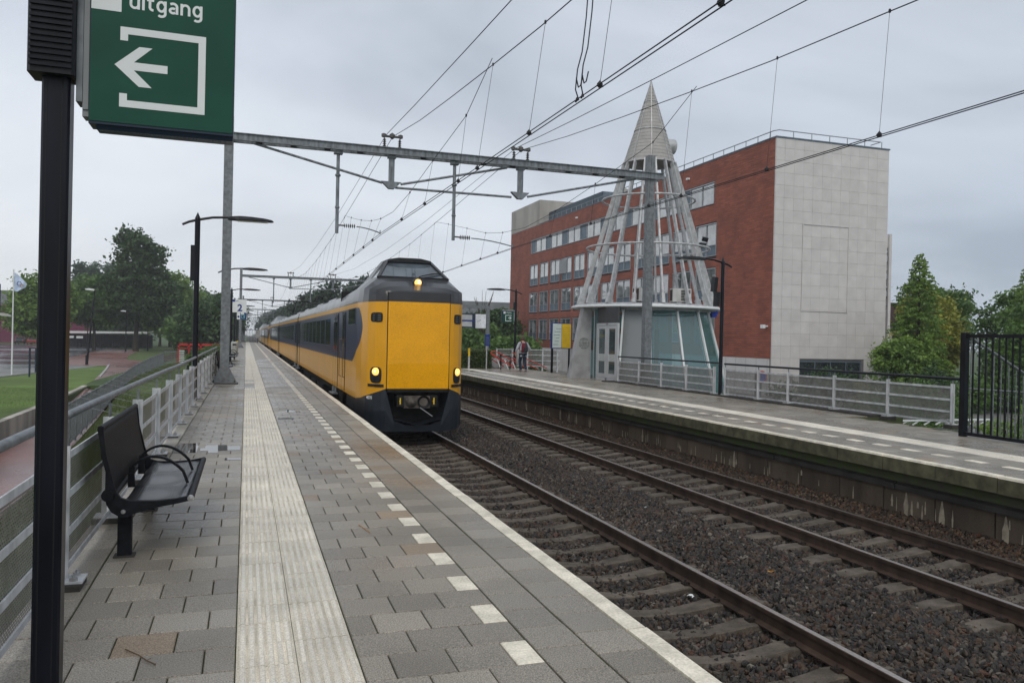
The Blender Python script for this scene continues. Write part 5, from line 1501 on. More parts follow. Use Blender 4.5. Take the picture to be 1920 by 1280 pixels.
def bench(label, loc, group):
    """black steel bench facing +x: one piece perforated seat and back on curved end frames, two arm rests"""
    t = thing('bench', label, 'bench', loc, 0, group)
    L_ = 2.02
    # side profile, x forward
    back = [(-0.110, 1.005), (-0.100, 0.93), (-0.085, 0.82), (-0.063, 0.70), (-0.04, 0.60), (-0.018, 0.52)]
    seat = [(0.06, 0.455), (0.16, 0.438), (0.28, 0.437), (0.40, 0.446), (0.52, 0.458)]
    def surf(pr, name, bays, th=0.008):
        mb = MB(); n = 40; m = len(pr); v = []
        for i in range(n + 1):
            y = i * L_ / n; sag = -0.012 * abs(math.sin(PI * bays * y / L_))
            v += [(x + (sag if name == 'backrest' else 0), y, z + (sag if name == 'seat' else 0)) for x, z in pr]
        mb.add(v, [(i * m + k, i * m + k + 1, (i + 1) * m + k + 1, (i + 1) * m + k) for i in range(n) for k in range(m - 1)])
        return mb
    s_ = surf(seat, 'seat', 3); b_ = surf(back, 'backrest', 1)
    so = part('seat', s_, 'bench_sheet', t, True); bo = part('backrest', b_, 'bench_black', t, True)
    for o in (so, bo):
        md = o.modifiers.new('thick', 'SOLIDIFY'); md.thickness = 0.008
    tr = MB(); tr.tube([(-0.115, -0.01, 1.01), (-0.115, L_ + .01, 1.01)], 0.024, 10); part('top_tube', tr, 'bench_black', bo, True)
    fr = MB(); fr.tube([(0.535, -0.01, 0.455), (0.535, L_ + .01, 0.455)], 0.026, 12); part('front_tube', fr, 'bench_black', so, True)
    cpm = MB(); cpm.lathe([(0, -0.014), (0.024, -0.012), (0.026, 0)], (0.535, -0.01, 0.455), 14, axis='y'); part('end_cap', cpm, 'steel', so, True)
    bt = MB(); bt.tube([(-0.02, -0.005, 0.49), (-0.02, L_, 0.49)], 0.02, 8); part('rear_tube', bt, 'bench_black', so, True)
    outer = [(-0.19, 1.03), (-0.145, 1.02), (-0.13, 0.93), (-0.10, 0.82), (-0.06, 0.70), (-0.02, 0.60), (0.0, 0.53), (0.035, 0.475), (0.10, 0.452), (0.28, 0.445), (0.42, 0.455), (0.53, 0.475),
             (0.545, 0.44), (0.45, 0.42), (0.30, 0.395), (0.14, 0.355), (0.085, 0.325), (0.03, 0.33), (-0.03, 0.37), (-0.065, 0.43), (-0.075, 0.50), (-0.075, 0.58), (-0.10, 0.68), (-0.145, 0.80), (-0.18, 0.92), (-0.205, 1.0)]
    outer = [(a * .66 if b > .9 else a * .74 if b > .65 else a, b) for a, b in outer]
    for y in (-0.02, L_ - .02):
        e = MB(); e.prism([(a, b) for a, b in outer], y, y + 0.04, 'y'); eo = part('end_frame', e, 'bench_black', t)
        d = MB(); d.lathe([(0, -0.02), (0.045, -0.018), (0.048, 0.03)], (-0.055, y, 0.50), 14, axis='y'); part('pivot', d, 'bench_black', eo, True)
        bl = MB(); bl.lathe([(0, -0.014), (0.016, -0.012), (0.018, 0)], (0.055, y, 0.372), 10, axis='y'); part('bolt', bl, 'steel', eo, True)
    for y in (0.10, L_ - 0.22):
        g = MB(); g.box(0.005, 0.105, y - 0.035, y + 0.035, -0.02, 0.40); part('leg', g, 'bench_black', t)
        g = MB(); g.box(-0.02, 0.13, y - 0.06, y + 0.06, -0.01, 0.012); part('foot_plate', g, 'dark_concrete', t)
    for y in (0.66, 1.34):
        pts = []
        for k in range(13):
            a = k / 12
            x = 0.03 + 0.44 * a; z = 0.49 + 0.225 * math.sin(PI * min(1, 0.12 + a * 0.88)) ** 0.62 * (1 - 0.22 * a)
            pts.append((x, y, z))
        pts[-1] = (0.47, y, 0.46); pts = [(0.02, y, 0.50)] + pts
        m = MB()
        prev = None
        for k in range(len(pts) - 1): m.bar(pts[k], pts[k + 1], 0.045, 0.02)
        part('armrest', m, 'bench_black', t)
        sp = MB(); sp.prism([(0.0, 0.44), (0.0, 0.56), (0.045, 0.56), (0.06, 0.44)], y - .02, y + .02, 'y'); part('armrest_bracket', sp, 'bench_black', t)
    return t
def bench_sheet():
    m = mat('bench_sheet', (0.009, 0.010, 0.013), 0.28, spec=0.3, var=0.3, vs=20)
    nt = m.node_tree; N = nt.nodes.new; L = nt.links.new
    P = nt.nodes['Principled BSDF']; tc = N('ShaderNodeTexCoord')
    # punched dots as fine relief
    v = N('ShaderNodeTexVoronoi'); v.inputs['Scale'].default_value = 55; v.inputs['Randomness'].default_value = 0.0; L(tc.outputs['Object'], v.inputs['Vector'])
    b = N('ShaderNodeBump'); b.inputs['Strength'].default_value = 0.7; b.inputs['Distance'].default_value = 0.004; b.invert = True
    mr = N('ShaderNodeMapRange'); mr.inputs['From Min'].default_value = 0.25; mr.inputs['From Max'].default_value = 0.4; L(v.outputs['Distance'], mr.inputs['Value'])
    L(mr.outputs[0], b.inputs['Height']); b.invert = False; L(b.outputs[0], P.inputs['Normal'])
bench_sheet()
bq = 'black steel benches on the left platform'
bench('black steel bench with two arched armrests in the left foreground', (-0.925, 6.80, 0), bq)
B2 = bench('black bench behind the galvanised mast, its armrest showing beside the guide strip', (-0.97, 33.2, 0), bq)
dup(B2, (-0.97, 47.0, 0), 'third bench further along the left platform')
dup(B2, (-0.97, 52.0, 0), 'fourth bench, beside the grey litter bin')

# ---------------------------------------------------------------- platform railings
sheet_me = perforated(1.84, 0.235, 50, 12, 0.0225, 0.0088).mesh('mesh_sheet', 'mesh_panel')
slot_me = perforated(1.84, 0.235, 40, 10, 0.031, 0.0095).mesh('mesh_sheet', 'mesh_panel')
def railing(label, x, ys, face, group=None, ztop=1.12, rail_mt='galv', rail_r=0.032, joined=(), me=None, bent=None, foot='ledge'):
    """posts, three mesh panels per bay between flat bars, tubular hand rail on stems; face=+1 faces +x"""
    me = me or sheet_me
    t = thing('platform_railing', label, 'railing', (x, ys[0], 0), 0, group)
    pm = MB(); pm.box(-0.055, 0.055, -0.012, 0.012, 0.02, 0.965); pm.box(-0.012, 0.012, -0.045, -0.012, 0.06, 0.95); pm.box(-0.012, 0.012, 0.012, 0.045, 0.06, 0.95)
    postm = pm.mesh('post', 'fence_white')
    bp = MB(); bp.box(-0.11, 0.16 if face > 0 else 0.11, -0.10, 0.10, 0.045, 0.06)
    bpm = bp.mesh('base_plate', 'fence_white')
    bl = MB()
    for yy in (-0.065, 0.065):
        bl.tube([(face * 0.1, yy, 0.06), (face * 0.1, yy, 0.10)], 0.012, 6); bl.lathe([(0.026, 0.06), (0.026, 0.082), (0, 0.084)], (face * 0.1, yy, 0), 6)
    blm = bl.mesh('bolts', 'steel')
    sm = MB(); sm.tube([(0, 0, 0.96), (0, 0, ztop - rail_r)], 0.014, 6); stm = sm.mesh('stem', 'galv')
    bars = MB(); L_ = 1.0
    for i, y in enumerate(ys):
        p = link('post', postm, t, (0, y - ys[0], 0)); link('base_plate', bpm, t, (0, y - ys[0], 0)); link('bolts', blm, p)['kind'] = 'stuff'; link('stem', stm, p, (0, 0, 0))
        if 1:
            f = MB(); f.cbox(-0.12, 0.15, -0.125, 0.125, -0.05, 0.044, .008); part('foot_block', f, 'dark_concrete', t, loc=(0, y - ys[0], 0))
    for y0, y1 in zip(ys[:-1], ys[1:]):
        d = y1 - y0
        if d > 2.6: continue
        for z, h in ((0.855, 0.05), (0.575, 0.05), (0.305, 0.05), (0.07, 0.04)):
            b = MB(); b.box(-0.006, 0.006, 0.05, d - 0.05, 0, h); part('bar', b, 'fence_white', t, loc=(0.013 * face, y0 - ys[0], z))
        for z in (0.618, 0.348, 0.10):
            p = link('mesh_sheet', me, t, (0.003 * face, y0 - ys[0] + (d - 1.84) / 2, z))
            if z < 0.2: p.scale = (1, 1, 0.87)
    r = MB()
    pts = [(0, -0.35, ztop), (0, ys[-1] - ys[0] + 0.05, ztop)] if bent is None else [(a, b - ys[0], c) for a, b, c in bent]
    r.tube(pts, rail_r, 12); part('hand_rail', r, rail_mt, t, True)
    return t
yl = [2.08, 4.11, 6.15, 8.2, 10.22, 12.25, 14.27, 16.2, 18.1, 20.0, 22.3, 24.4, 26.5, 28.6, 30.7, 32.8, 34.9, 36.9]
railing('long galvanised mesh railing with tubular hand rail along the left platform edge', -1.18, yl, 1, bent=[(-0.12, 1.0, 1.09), (-0.12, 8, 1.10), (-0.10, 13.4, 1.10), (-0.05, 14.4, 1.12), (-0.02, 16, 1.12), (-0.02, 36.9, 1.12)])
railing('galvanised mesh railing in front of the glass kiosk', 15.2, [23.78, 25.6, 27.45, 29.3, 31.2], -1, None, 1.10, 'black_paint', 0.03, me=slot_me, foot='block')
railing('galvanised mesh railing between the tall lamp post and the black gate', 15.2, [14.06, 15.98, 17.9, 19.85, 21.3, 23.12], -1, None, 1.08, 'black_paint', 0.032, me=slot_me, foot='block')
mb = MB(); mb.box(14.98, 15.5, 16.3, 31.2, -0.35, 0.045); mb.box(14.6, 15.35, 31.2, 31.6, -0.02, 0.05)
tag(part('railing_plinth', mb, 'dark_concrete'), 'dark plinth carrying the right platform railing', 'plinth')

def black_gate():
    t = thing('black_fence', 'black vertical bar fence at the right edge, closing off the platform', 'fence', (13.76, 12.46, 0))
    p = MB(); p.box(-0.055, 0.055, -0.06, 0.06, -0.03, 2.09); part('post', p, 'black_paint', t)
    p = MB(); p.box(-0.03, 0.03, -8.0, -0.06, 1.985, 2.055); part('top_rail', p, 'black_paint', t)
    p = MB(); p.box(-0.03, 0.03, -8.0, -0.06, 0.03, 0.10); part('bottom_rail', p, 'black_paint', t)
    bm_ = MB(); bm_.box(-0.0125, 0.0125, -0.0125, 0.0125, 0.101, 1.984); m = bm_.mesh('bar', 'black_paint')
    y = -0.20
    while y > -7.9:
        link('bar', m, t, (0, y, 0)); y -= 0.145
    return t
black_gate()

t = thing('platform_end_gate', 'thin dark gate across the far end of the left platform', 'gate', (-1.4, 160, 0))
m = MB(); m.box(0, 3.4, -.04, .04, 2.35, 2.45); m.box(0, 3.4, -.04, .04, .05, .15); part('rail', m, 'black_soft', t)
for k in range(13):
    m = MB(); m.box(k * .28, .05 + k * .28, -.03, .03, 0, 2.35); part('bar', m, 'black_soft', t)
t = thing('white_cabinet', 'small white box on a post at the far end of the left platform', 'cabinet', (2.0, 150, 0))
m = MB(); m.box(-.4, .4, -.1, .1, .9, 2.3); part('panel', m, 'fin_concrete', t)
m = MB(); m.box(-.06, .06, -.05, .05, 0, .9); part('post', m, 'black_soft', t)
# ---------------------------------------------------------------- brick building
def brick_building():
    X0, X1, YA, YB = 33.744, 43.24, 45.874, 103.0
    ZT = 15.8
    t = thing('office_building', 'long red clad office building with white panelled end wall', 'building', (X0, YA, -1.75))
    def A(o): o.location = (-X0, -YA, 1.75) if not o.parent or o.parent == t else (0, 0, 0); return o
    core = MB(); core.box(X0 + 0.30, X1, YA + 0.30, YB, -1.74, ZT - 0.05)
    A(part('core_wall', core, 'brick_joint', t))
    # windows: list of (y0,y1,z0,z1,kind)
    rows = [(8.42, 10.93), (5.1, 7.5), (1.75, 4.15)]
    wins = []
    for z0, z1 in rows:
        for k in range(12):
            yb = 95.1 - k * 3.57
            wins.append((yb - 2.85, yb, z0, z1, 'w'))
    wins.append((53.4, 94.9, 12.42, 14.10, 's'))
    # red tile cladding: courses of tiles with real joints, cut round the openings
    TH, TW = 0.165, 0.62
    near = []; rest = MB(); cnt = 0
    tile_cache = {}
    z = 0.80; r = 0
    holes = [(a - 0.06, b + 0.06, c - 0.06, d + 0.06) for a, b, c, d, k in wins]
    while z < ZT - 0.02:
        z1 = min(z + TH, ZT)
        y = YA + 0.10 + (0 if r % 2 else -0.31)
        segs = []
        while y < YB:
            a, b = max(y, YA + 0.10), min(y + TW, YB)
            y += TW
            if b - a < 0.03: continue
            parts_ = [(a, b)]
            for h in holes:
                if z1 - 0.02 > h[2] and z + 0.02 < h[3]:
                    np_ = []
                    for (p, q) in parts_:
                        if q <= h[0] or p >= h[1]: np_.append((p, q)); continue
                        if p < h[0] - .03: np_.append((p, h[0]))
                        if q > h[1] + .03: np_.append((h[1], q))
                    parts_ = np_
            if a > 92 and z > 15.9: continue
            segs += parts_
        for a, b in segs:
            x = X0 + random.uniform(0, 0.006)
            if b < 52.5 and z < 9 and cnt < 290 and (b - a) > 0.6:
                cnt += 1
                if 'f' not in tile_cache:
                    m = MB(); m.box(0, 0.03, 0.004, TW - 0.004, 0.006, TH - 0.006); tile_cache['f'] = m.mesh('cladding_tile', 'brick_red')
                link('cladding_tile', tile_cache['f'], t, (x - X0, a - YA, z + 1.75))
            else:
                v = [(x, a + .004, z + .006), (x, b - .004, z + .006), (x, b - .004, z1 - .006), (x, a + .004, z1 - .006)]
                v2 = [(p[0] + 0.03, p[1], p[2]) for p in v]
                rest.add(v + v2, [(0, 1, 2, 3), (0, 1, 5, 4), (3, 2, 6, 7), (1, 2, 6, 5), (0, 3, 7, 4)])
        z += TH; r += 1
    o = A(part('cladding_tiles', rest, 'brick_red', t)); o['kind'] = 'stuff'
    bk = MB()
    # backing wall behind the tiles with openings: strips between window rows
    zs = sorted(set([0.8, ZT] + [h for q in holes for h in (q[2], q[3])]))
    for za, zb_ in zip(zs[:-1], zs[1:]):
        hs = sorted([(q[0], q[1]) for q in holes if q[2] < (za + zb_) / 2 < q[3]])
        y = YA + 0.1
        for a, b in hs + [(YB, YB)]:
            if a > y: bk.box(X0 + 0.025, X0 + 0.28, y, a, za, zb_)
            y = b
    A(part('backing_wall', bk, 'brick_joint', t))
    # white base below the cladding
    base = MB(); base.box(X0 + 0.01, X0 + 0.29, YA + 0.3, YB, -1.74, 0.78); A(part('base_wall', base, 'panel_white', t))
    bj = MB()
    for k in range(46): bj.box(X0 + 0.005, X0 + 0.0098, YA + 0.5 + k * 1.24, YA + 0.515 + k * 1.24, -1.7, 0.77)
    A(part('base_joint', bj, 'panel_joint', t))
    # windows: frame, mullions, reflecting panes, lower grey panel
    cache = {}
    def window(w, h, kind, blind, seed):
        key = (round(w, 2), round(h, 2), kind, blind)
        if key not in cache:
            f = MB(); s = 0.07
            f.box(-0.02, 0.1, 0, w, 0, s); f.box(-0.04, 0.1, -0.03, w + .03, h - s, h + 0.02); f.box(-0.02, 0.1, 0, s, s, h - s); f.box(-0.02, 0.1, w - s, w, s, h - s)
            n = 2 if kind == 'w' else 24
            panes = []
            if kind == 'w':
                zc = h * 0.32
                f.box(-0.01, 0.1, s, w - s, zc, zc + 0.06)
                for k in range(1, n): f.box(-0.01, 0.1, w * k / n - 0.04, w * k / n + 0.04, s, h - s)
                for k in range(n):
                    panes.append(('glass', w * k / n + 0.05, w * (k + 1) / n - 0.05, zc + 0.06, h - s)); panes.append(('grey', w * k / n + 0.05, w * (k + 1) / n - 0.05, s, zc))
            else:
                for k in range(1, n): f.box(-0.01, 0.1, w * k / n - 0.035, w * k / n + 0.035, s, h - s)
                for k in range(n): panes.append((('grey' if k % 3 == 2 else 'glass'), w * k / n + 0.04, w * (k + 1) / n - 0.04, s, h - s))
            P_ = []
            for kd, a, b, c, d in panes:
                m = MB(); m.box(0.05, 0.06, a, b, c, d)
                P_.append(m.mesh('pane', 'bld_louver' if kd == 'grey' else 'bld_pane'))
            bl = MB()
            if blind > 0 and kind == 'w':
                for k in range(n): bl.box(0.085, 0.09, w * k / n + 0.05, w * (k + 1) / n - 0.05, h * (1 - blind) , h - s)
            cache[key] = (f.mesh('window', 'bld_frame'), P_)
        f, P_ = cache[key]
        return f, P_
    for i, (a, b, c, d, k) in enumerate(wins):
        f, P_ = window(b - a, d - c, k, 0, i)
        w = link('window', f, t, (0.02, a - YA, c + 1.75))
        for m in P_: link('pane', m, w)
    # one opened vent
    v = MB(); v.box(-0.02, 0.02, 0, 1.15, 0, 1.55); part('open_pane', v, 'bld_glass', t, loc=(0.0, 83.05 - YA, 10.95), rot=(0, -0.0, 0.35))
    # white end wall: separate panels
    xs = [X0, X0 + 0.70] + [X0 + 0.70 + 0.777 * k for k in range(1, 11)] + [X1]
    zz = [15.75, 15.08] + [15.08 - 0.838 * k for k in range(1, 21)]
    pc = {}
    for i in range(len(xs) - 1):
        for j in range(len(zz) - 1):
            a, b, d, c = xs[i], xs[i + 1], zz[j], zz[j + 1]
            if c < -1.75: continue
            if a > 35.7 and b < 41.5 and d < 0.9 and c > -1.9: continue
            key = (round(b - a, 2), round(d - c, 2))
            if key not in pc:
                m = MB(); m.box(0.006, key[0] - 0.006, 0, 0.05, 0.006, key[1] - 0.006); pc[key] = m.mesh('wall_panel', 'panel_white')
            link('wall_panel', pc[key], t, (a - X0, random.uniform(-0.004, 0.004), c + 1.75))
    bk = MB(); bk.box(X0 + 0.05, X1 - 0.02, YA + 0.045, YA + 0.29, 0.75, ZT - 0.06); bk.box(X0 + 0.05, 35.9, YA + .045, YA + .29, -1.74, 0.75); bk.box(41.25, X1 - .02, YA + .045, YA + .29, -1.74, .75)
    A(part('panel_backing', bk, 'panel_joint', t))
    ret = MB()
    for j in range(len(zz) - 1):
        if zz[j + 1] > -1.75: ret.box(X0 - 0.012, X0 + 0.04, YA + 0.055, YA + 0.1, zz[j + 1] + .006, zz[j] - .006)
    A(part('corner_panel', ret, 'panel_white', t))
    # thin frame left on the wall
    fm = MB()
    for a, b, c, d in ((36.0, 39.86, 10.03, 10.07), (36.0, 39.86, 4.1, 4.14)): fm.box(a, b, YA - 0.05, YA - 0.02, c, d)
    for a in (36.0, 39.82): fm.box(a, a + 0.04, YA - .05, YA - .02, 4.14, 10.03)
    for zq in (4.12, 5.8, 7.5, 9.2): 
        for a in (36.0, 39.82): fm.box(a - .02, a + .06, YA - .06, YA - .006, zq - .03, zq + .03)
    A(part('wall_frame', fm, 'panel_white', t))
    # ground floor window
    f = MB(); f.box(35.95, 41.2, YA + .02, YA + .12, 0.60, 0.72); f.box(35.95, 36.03, YA + .02, YA + .12, -1.6, .60); f.box(41.12, 41.2, YA + .02, YA + .12, -1.6, .60)
    for k in (1, 2, 3): f.box(35.95 + 1.31 * k, 36.02 + 1.31 * k, YA + .02, YA + .12, -1.6, .6)
    fo = A(part('shop_window', f, 'bld_louver', t))
    for k in range(4):
        g = MB(); g.box(36.05 + 1.31 * k, 35.93 + 1.31 * (k + 1), YA + .06, YA + .07, -1.6, .59); part('pane', g, 'bld_glass', fo)
    # roof edge, rail, plant
    cp = MB(); cp.box(X0 - .05, X0 + .35, YA + .3, 92.0, ZT, ZT + .06); cp.box(X0 - .05, X1 + .05, YA - .05, YA + .299, ZT - 0.04, ZT + .05); cp.box(X0, X1, YA + .3, YB, ZT - .05, ZT - .001)
    A(part('roof_edge', cp, 'bld_louver', t))
    rl = MB()
    rl.tube([(X0 + .15, 91, 16.33), (X0 + .15, YA + .55, 16.33), (X0 + .35, YA + .2, 16.33), (X1 - .6, YA + .2, 16.33), (X1 - 0.55, YA + 1.2, 16.33)], 0.035, 6)
    ro = A(part('roof_rail', rl, 'bld_frame', t))
    pm = MB(); pm.tube([(0, 0, 0), (0, 0, .5)], 0.03, 6); pmm = pm.mesh('rail_post', 'bld_frame')
    for k in range(32): link('rail_post', pmm, ro, (X0 + .15, YA + .9 + k * 1.42, 15.84))
    for k in range(6): link('rail_post', pmm, ro, (X0 + 1.5 + k * 1.5, YA + .2, 15.84))
    c = MB(); c.box(X0 + .0, X0 + 5, 92.0, YB, ZT + .001, 18.8); A(part('stair_tower', c, 'bld_concrete', t))
    c = MB(); c.box(X0 + 2.0, X0 + 4, 94.0, 99, 18.81, 19.2); A(part('tower_cap', c, 'sign_white', t))
    c = MB(); c.box(X0 + 1.2, X0 + 7, 76.3, 91.9, ZT, 17.3); lo = A(part('plant_room', c, 'bld_louver', t))
    for k in range(15): 
        s_ = MB(); s_.box(X0 + 1.14, X0 + 1.195, 76.4, 91.8, ZT + .05 + k * .1, ZT + .10 + k * .1); part('louver', s_, 'bld_frame' if k % 15 == 99 else 'bld_louver', lo)
    c = MB(); c.lathe([(0.55, 0), (0.55, 1.0), (0.75, 1.0), (0.75, 1.3), (0.4, 1.5), (0, 1.5)], (X0 + 2.2, 74, ZT), 16); A(part('roof_vent', c, 'bld_concrete', t, True))
    # cameras
    c = MB(); c.box(X0 - .35, X0, 46.35, 46.55, 2.95, 3.05); c.box(X0 - .45, X0 - .25, 46.3, 46.6, 2.85, 3.1); A(part('security_camera', c, 'sign_white', t))
    c = MB(); c.box(X0 - .2, X0, 57.0, 57.3, 14.9, 15.05); A(part('security_camera', c, 'sign_white', t))
    c = MB(); c.box(X0 - .2, X0, 80.0, 80.3, 14.9, 15.05); A(part('security_camera', c, 'sign_white', t))
    return t
def bld_pane():
    m = mat('bld_pane', (0.25, 0.26, 0.27), 0.03, spec=1.0, var=0.5, vs=0.9)
    m = MAT['bld_pane']; P = m.node_tree.nodes['Principled BSDF']; P.inputs['Coat Weight'].default_value = 1.0; P.inputs['Coat Roughness'].default_value = 0.02; P.inputs['Coat IOR'].default_value = 2.3
    m = MAT['bld_glass']; P = m.node_tree.nodes['Principled BSDF']; P.inputs['Coat Weight'].default_value = 1.0; P.inputs['Coat Roughness'].default_value = 0.02; P.inputs['Coat IOR'].default_value = 1.8
bld_pane()
brick_building()

def back_office():
    t = thing('office_building', 'narrow slice of a pale office tower showing behind the white end wall', 'building', (56.4, 60, -1.75))
    b = MB(); b.box(.42, 0.72, 0, 12, 0, 14.05); b.box(0, .419, 0.2, 12, 12.8, 13.9); part('wall', b, 'panel_white', t)
    b = MB(); b.box(-6, -0.003, 0.3, 12, 0, 13.5); part('side_wall', b, 'far_office', t)
    b = MB(); b.box(-3, .40, 0.20, 0.296, 7.0, 12.7); part('glass_strip', b, 'bld_glass', t)
    for k in range(7):
        z = 7.4 + k * .82
        b = MB(); b.box(-1.2, .40, 0.10, 0.195, z, z + (0.5 if k % 2 else .12)); part('pane', b, 'bld_pane', t)
    t = thing('brown_hall', 'low brown weathered building half hidden behind the tall conical tree', 'building', (57, 60.5, -1.75))
    b = MB(); b.box(0, 7, 0, 8, 5.6, 7.7); part('fascia', b, 'brown_wall', t)
    for k in range(5):
        b = MB(); b.box(0.1 + k * 1.6, 0.55 + k * 1.6, 0.1, 0.5, 0, 5.595); part('column', b, 'bld_concrete', t)
    b = MB(); b.box(0, 7, 0.8, 8, 0, 5.58); part('wall', b, 'panel_white', t)
    for k in range(5):
        b = MB(); b.box(0.2 + k * 1.4, 1.3 + k * 1.4, 0.74, 0.798, 1.5, 4.6); part('window', b, 'bld_glass', t)
back_office()

# ---------------------------------------------------------------- the pointed kiosk
def kiosk():
    cx, cy = 18.3, 34.7
    t = thing('station_pavilion', 'conical station pavilion with glass skirt, steel ribs and pointed mesh spire', 'pavilion', (cx, cy, 0))
    ZD = 3.36
    R = lambda z: 2.88 + (ZD - z) * 0.27
    # deck: ring roof with a tube edge
    d = MB(); d.lathe([(0, ZD + .16), (2.9, ZD + .16), (3.42, ZD + .10), (3.46, ZD + .0), (3.3, ZD - .08), (0, ZD - .08)], (0, 0, 0), 56); part('roof_deck', d, 'alu', t, 30)
    e = MB(); pts = [(3.56 * math.cos(a * PI / 36), 3.56 * math.sin(a * PI / 36), ZD - .02) for a in range(73)]; e.tube(pts, 0.055, 8, caps=False); part('edge_tube', e, 'sign_white', t, True)
    # glass skirt between mullions, from the doorway round the front and right to the back
    angs = [222.5, 246, 270, 294, 318, 342, 366, 390]
    rng = [math.radians(a) for a in angs]
    zb = -0.95
    def pt(a, z, off=0):
        if a < 3.9:   # the mullion at the doorway stands on the platform
            u = (ZD - z) / ZD if z > 0 else 1
            return (-2.12 - .78 * u - off, -1.95 - 1.2 * u, max(z, 0))
        r = R(z) + off
        return (r * math.cos(a), r * math.sin(a), z)
    for i, a in enumerate(rng):
        m = MB(); m.bar(pt(a, zb, .03), pt(a, ZD - .1, .03), 0.085, 0.085); mo = part('mullion', m, 'sign_white', t)
        b = MB(); b.lathe([(0, -.05), (0.07, -.05), (0.07, .05), (0, .05)], pt(a, ZD - .16, .08), 10); part('bracket', b, 'alu', mo)
    for i, (a, b) in enumerate(zip(rng[:-1], rng[1:])):
        a_ = a + .018; b_ = b - .018
        m = MB(); m.add([pt(a_, zb), pt(b_, zb), pt(b_, ZD - .14), pt(a_, ZD - .14)], [(0, 1, 2, 3)])
        part('glass_panel', m, 'glass_grey' if i == 0 else 'glass_teal', t)
        m = MB(); m.bar(pt(a_, ZD - .12), pt(b_, ZD - .12), 0.05, 0.1); part('transom', m, 'alu', t)
    sp = MB(); sp.box(-1.6, 1.2, -3.0, -2.9, 0.2, 2.6)
    # doorway wall and doors in the platform-side chord (x about 15.35)
    x = 15.35 - cx
    y0, y1 = 31.62 - cy, 33.72 - cy
    fr = MB()
    for yy in (y0, (y0 + y1) / 2, y1): fr.box(x - .05, x + .03, yy - .06, yy + .06, 0.0, 2.55)
    fr.box(x - .05, x + .03, y0 + .06, y1 - .06, 2.46, 2.56); fr.box(x - .05, x + .03, y0 + .06, y1 - .06, 0.0, 0.12)
    fro = part('door_frame', fr, 'door_frame', t)
    for k in range(2):
        ya = y0 + .07 + k * (y1 - y0) / 2; yb = ya + (y1 - y0) / 2 - .14
        dl = MB()
        dl.box(x - .045, x - .005, ya, ya + .13, 0.13, 2.44); dl.box(x - .045, x - .005, yb - .13, yb, 0.13, 2.44); dl.box(x - .045, x - .005, ya + .13, yb - .13, 2.30, 2.44); dl.box(x - .045, x - .005, ya + .13, yb - .13, 0.13, 0.30)
        do = part('door', dl, 'door_frame', t)
        g = MB(); g.box(x - .03, x - .02, ya + .13, yb - .13, 0.30, 2.30); part('pane', g, 'glass_clear', do)
        st = MB()
        for q_ in range(9): st.box(x - .034, x - .0305, ya + .15 + q_ * .075, ya + .185 + q_ * .075, 0.85, 1.18)
        part('glass_stripes', st, 'sign_white', do)
        h = MB(); h.tube([(x - .05, (yb - .05) if k == 0 else ya + .05, 1.0), (x - .11, (yb - .05) if k == 0 else ya + .05, 1.0), (x - .11, (yb - .17) if k == 0 else ya + .17, 1.0)], 0.012, 6); part('handle', h, 'steel', do)
    fa = MB(); fa.box(x - .02, x + .05, y0, y1 + .05, 2.565, 3.27); part('fascia', fa, 'dark_inside', t)
    sl = MB(); sl.box(x - .02, x + .02, y1 + .06, y1 + .36, 0.05, 3.2); part('side_glass', sl, 'glass_teal', t)
    sl = MB(); sl.box(x - .03, x + .03, y1 + .36, y1 + .42, 0, 3.25); part('side_post', sl, 'door_frame', t)
    # slanted concrete fin left of the doors
    f = MB()
    fy = 34.45 - cy
    v = [(14.30 - cx, 0.0), (15.34 - cx, 0.0), (15.34 - cx, 3.30), (14.93 - cx, 3.30)]
    f.prism(v, fy + .0, fy + .38, 'y'); part('concrete_fin', f, 'fin_concrete', t)
    sm = MB(); sm.lathe([(0, 0), (.28, 0.0)], (14.98 - cx, fy - .003, 1.62), 14, axis='y')
    bm = sm.mesh('damp_stain', 'fin_stain'); so = link('damp_stain', bm, t); 
    bw = MB()
    for k in range(9):
        a0 = math.radians(128 + k * 9.5); a1 = math.radians(128 + (k + 1) * 9.5)
        if math.cos(a0) * 3.4 + cx > 15.36 or True:
            pass
    # back wall and inner floor so that the inside is closed
    iw = MB(); iw.lathe([(3.2, -.95), (3.0, ZD - .1)], (0, 0, 0), 20, a0=math.radians(36), a1=math.radians(165)); part('rear_wall', iw, 'glass_teal', t)
    fl = MB(); fl.lathe([(0, -.001), (2.95, -.001)], (0, 0, 0), 30); part('floor', fl, 'plaza', t)
    col = MB(); col.tube([(0.2, -.2, 0), (0.2, -.2, ZD - .1)], 0.16, 12); part('column', col, 'alu', t, True)
    pb = MB(); pb.box(-2.2, -1.3, -.6, .4, 0.0, 2.1); pb.box(-2.215, -2.2, -.5, .3, 1.0, 1.9); part('ticket_machine', pb, 'plastic_grey', t)
    yb = MB(); yb.box(-2.232, -2.216, -.6, .4, 1.93, 2.08); part('yellow_band', yb, 'yellow_paper', t)
    rb = MB(); rb.box(-0.9, 1.4, 1.2, 1.3, 0.6, 2.4); part('inner_wall', rb, 'brick_red', t)
    # ribs
    zt = 10.3
    for k in range(16):
        a = 2 * PI * (k + 0.35) / 16
        c_, s_ = math.cos(a), math.sin(a)
        p0 = Vector((3.22 * c_, 3.22 * s_, ZD + .14)); p1 = Vector((1.20 * c_, 1.20 * s_, zt + .05))
        m = MB(); m.bar(p0, p1, 0.075, 0.175, up=(c_, s_, 0)); ro = part('rib', m, 'alu', t)
        m = MB(); m.bar(p0 - Vector((-.03 * c_, -.03 * s_, .04)), p0 + (p1 - p0).normalized() * 0.42, 0.14, 0.28, up=(c_, s_, 0)); part('rib_shoe', m, 'alu', ro)
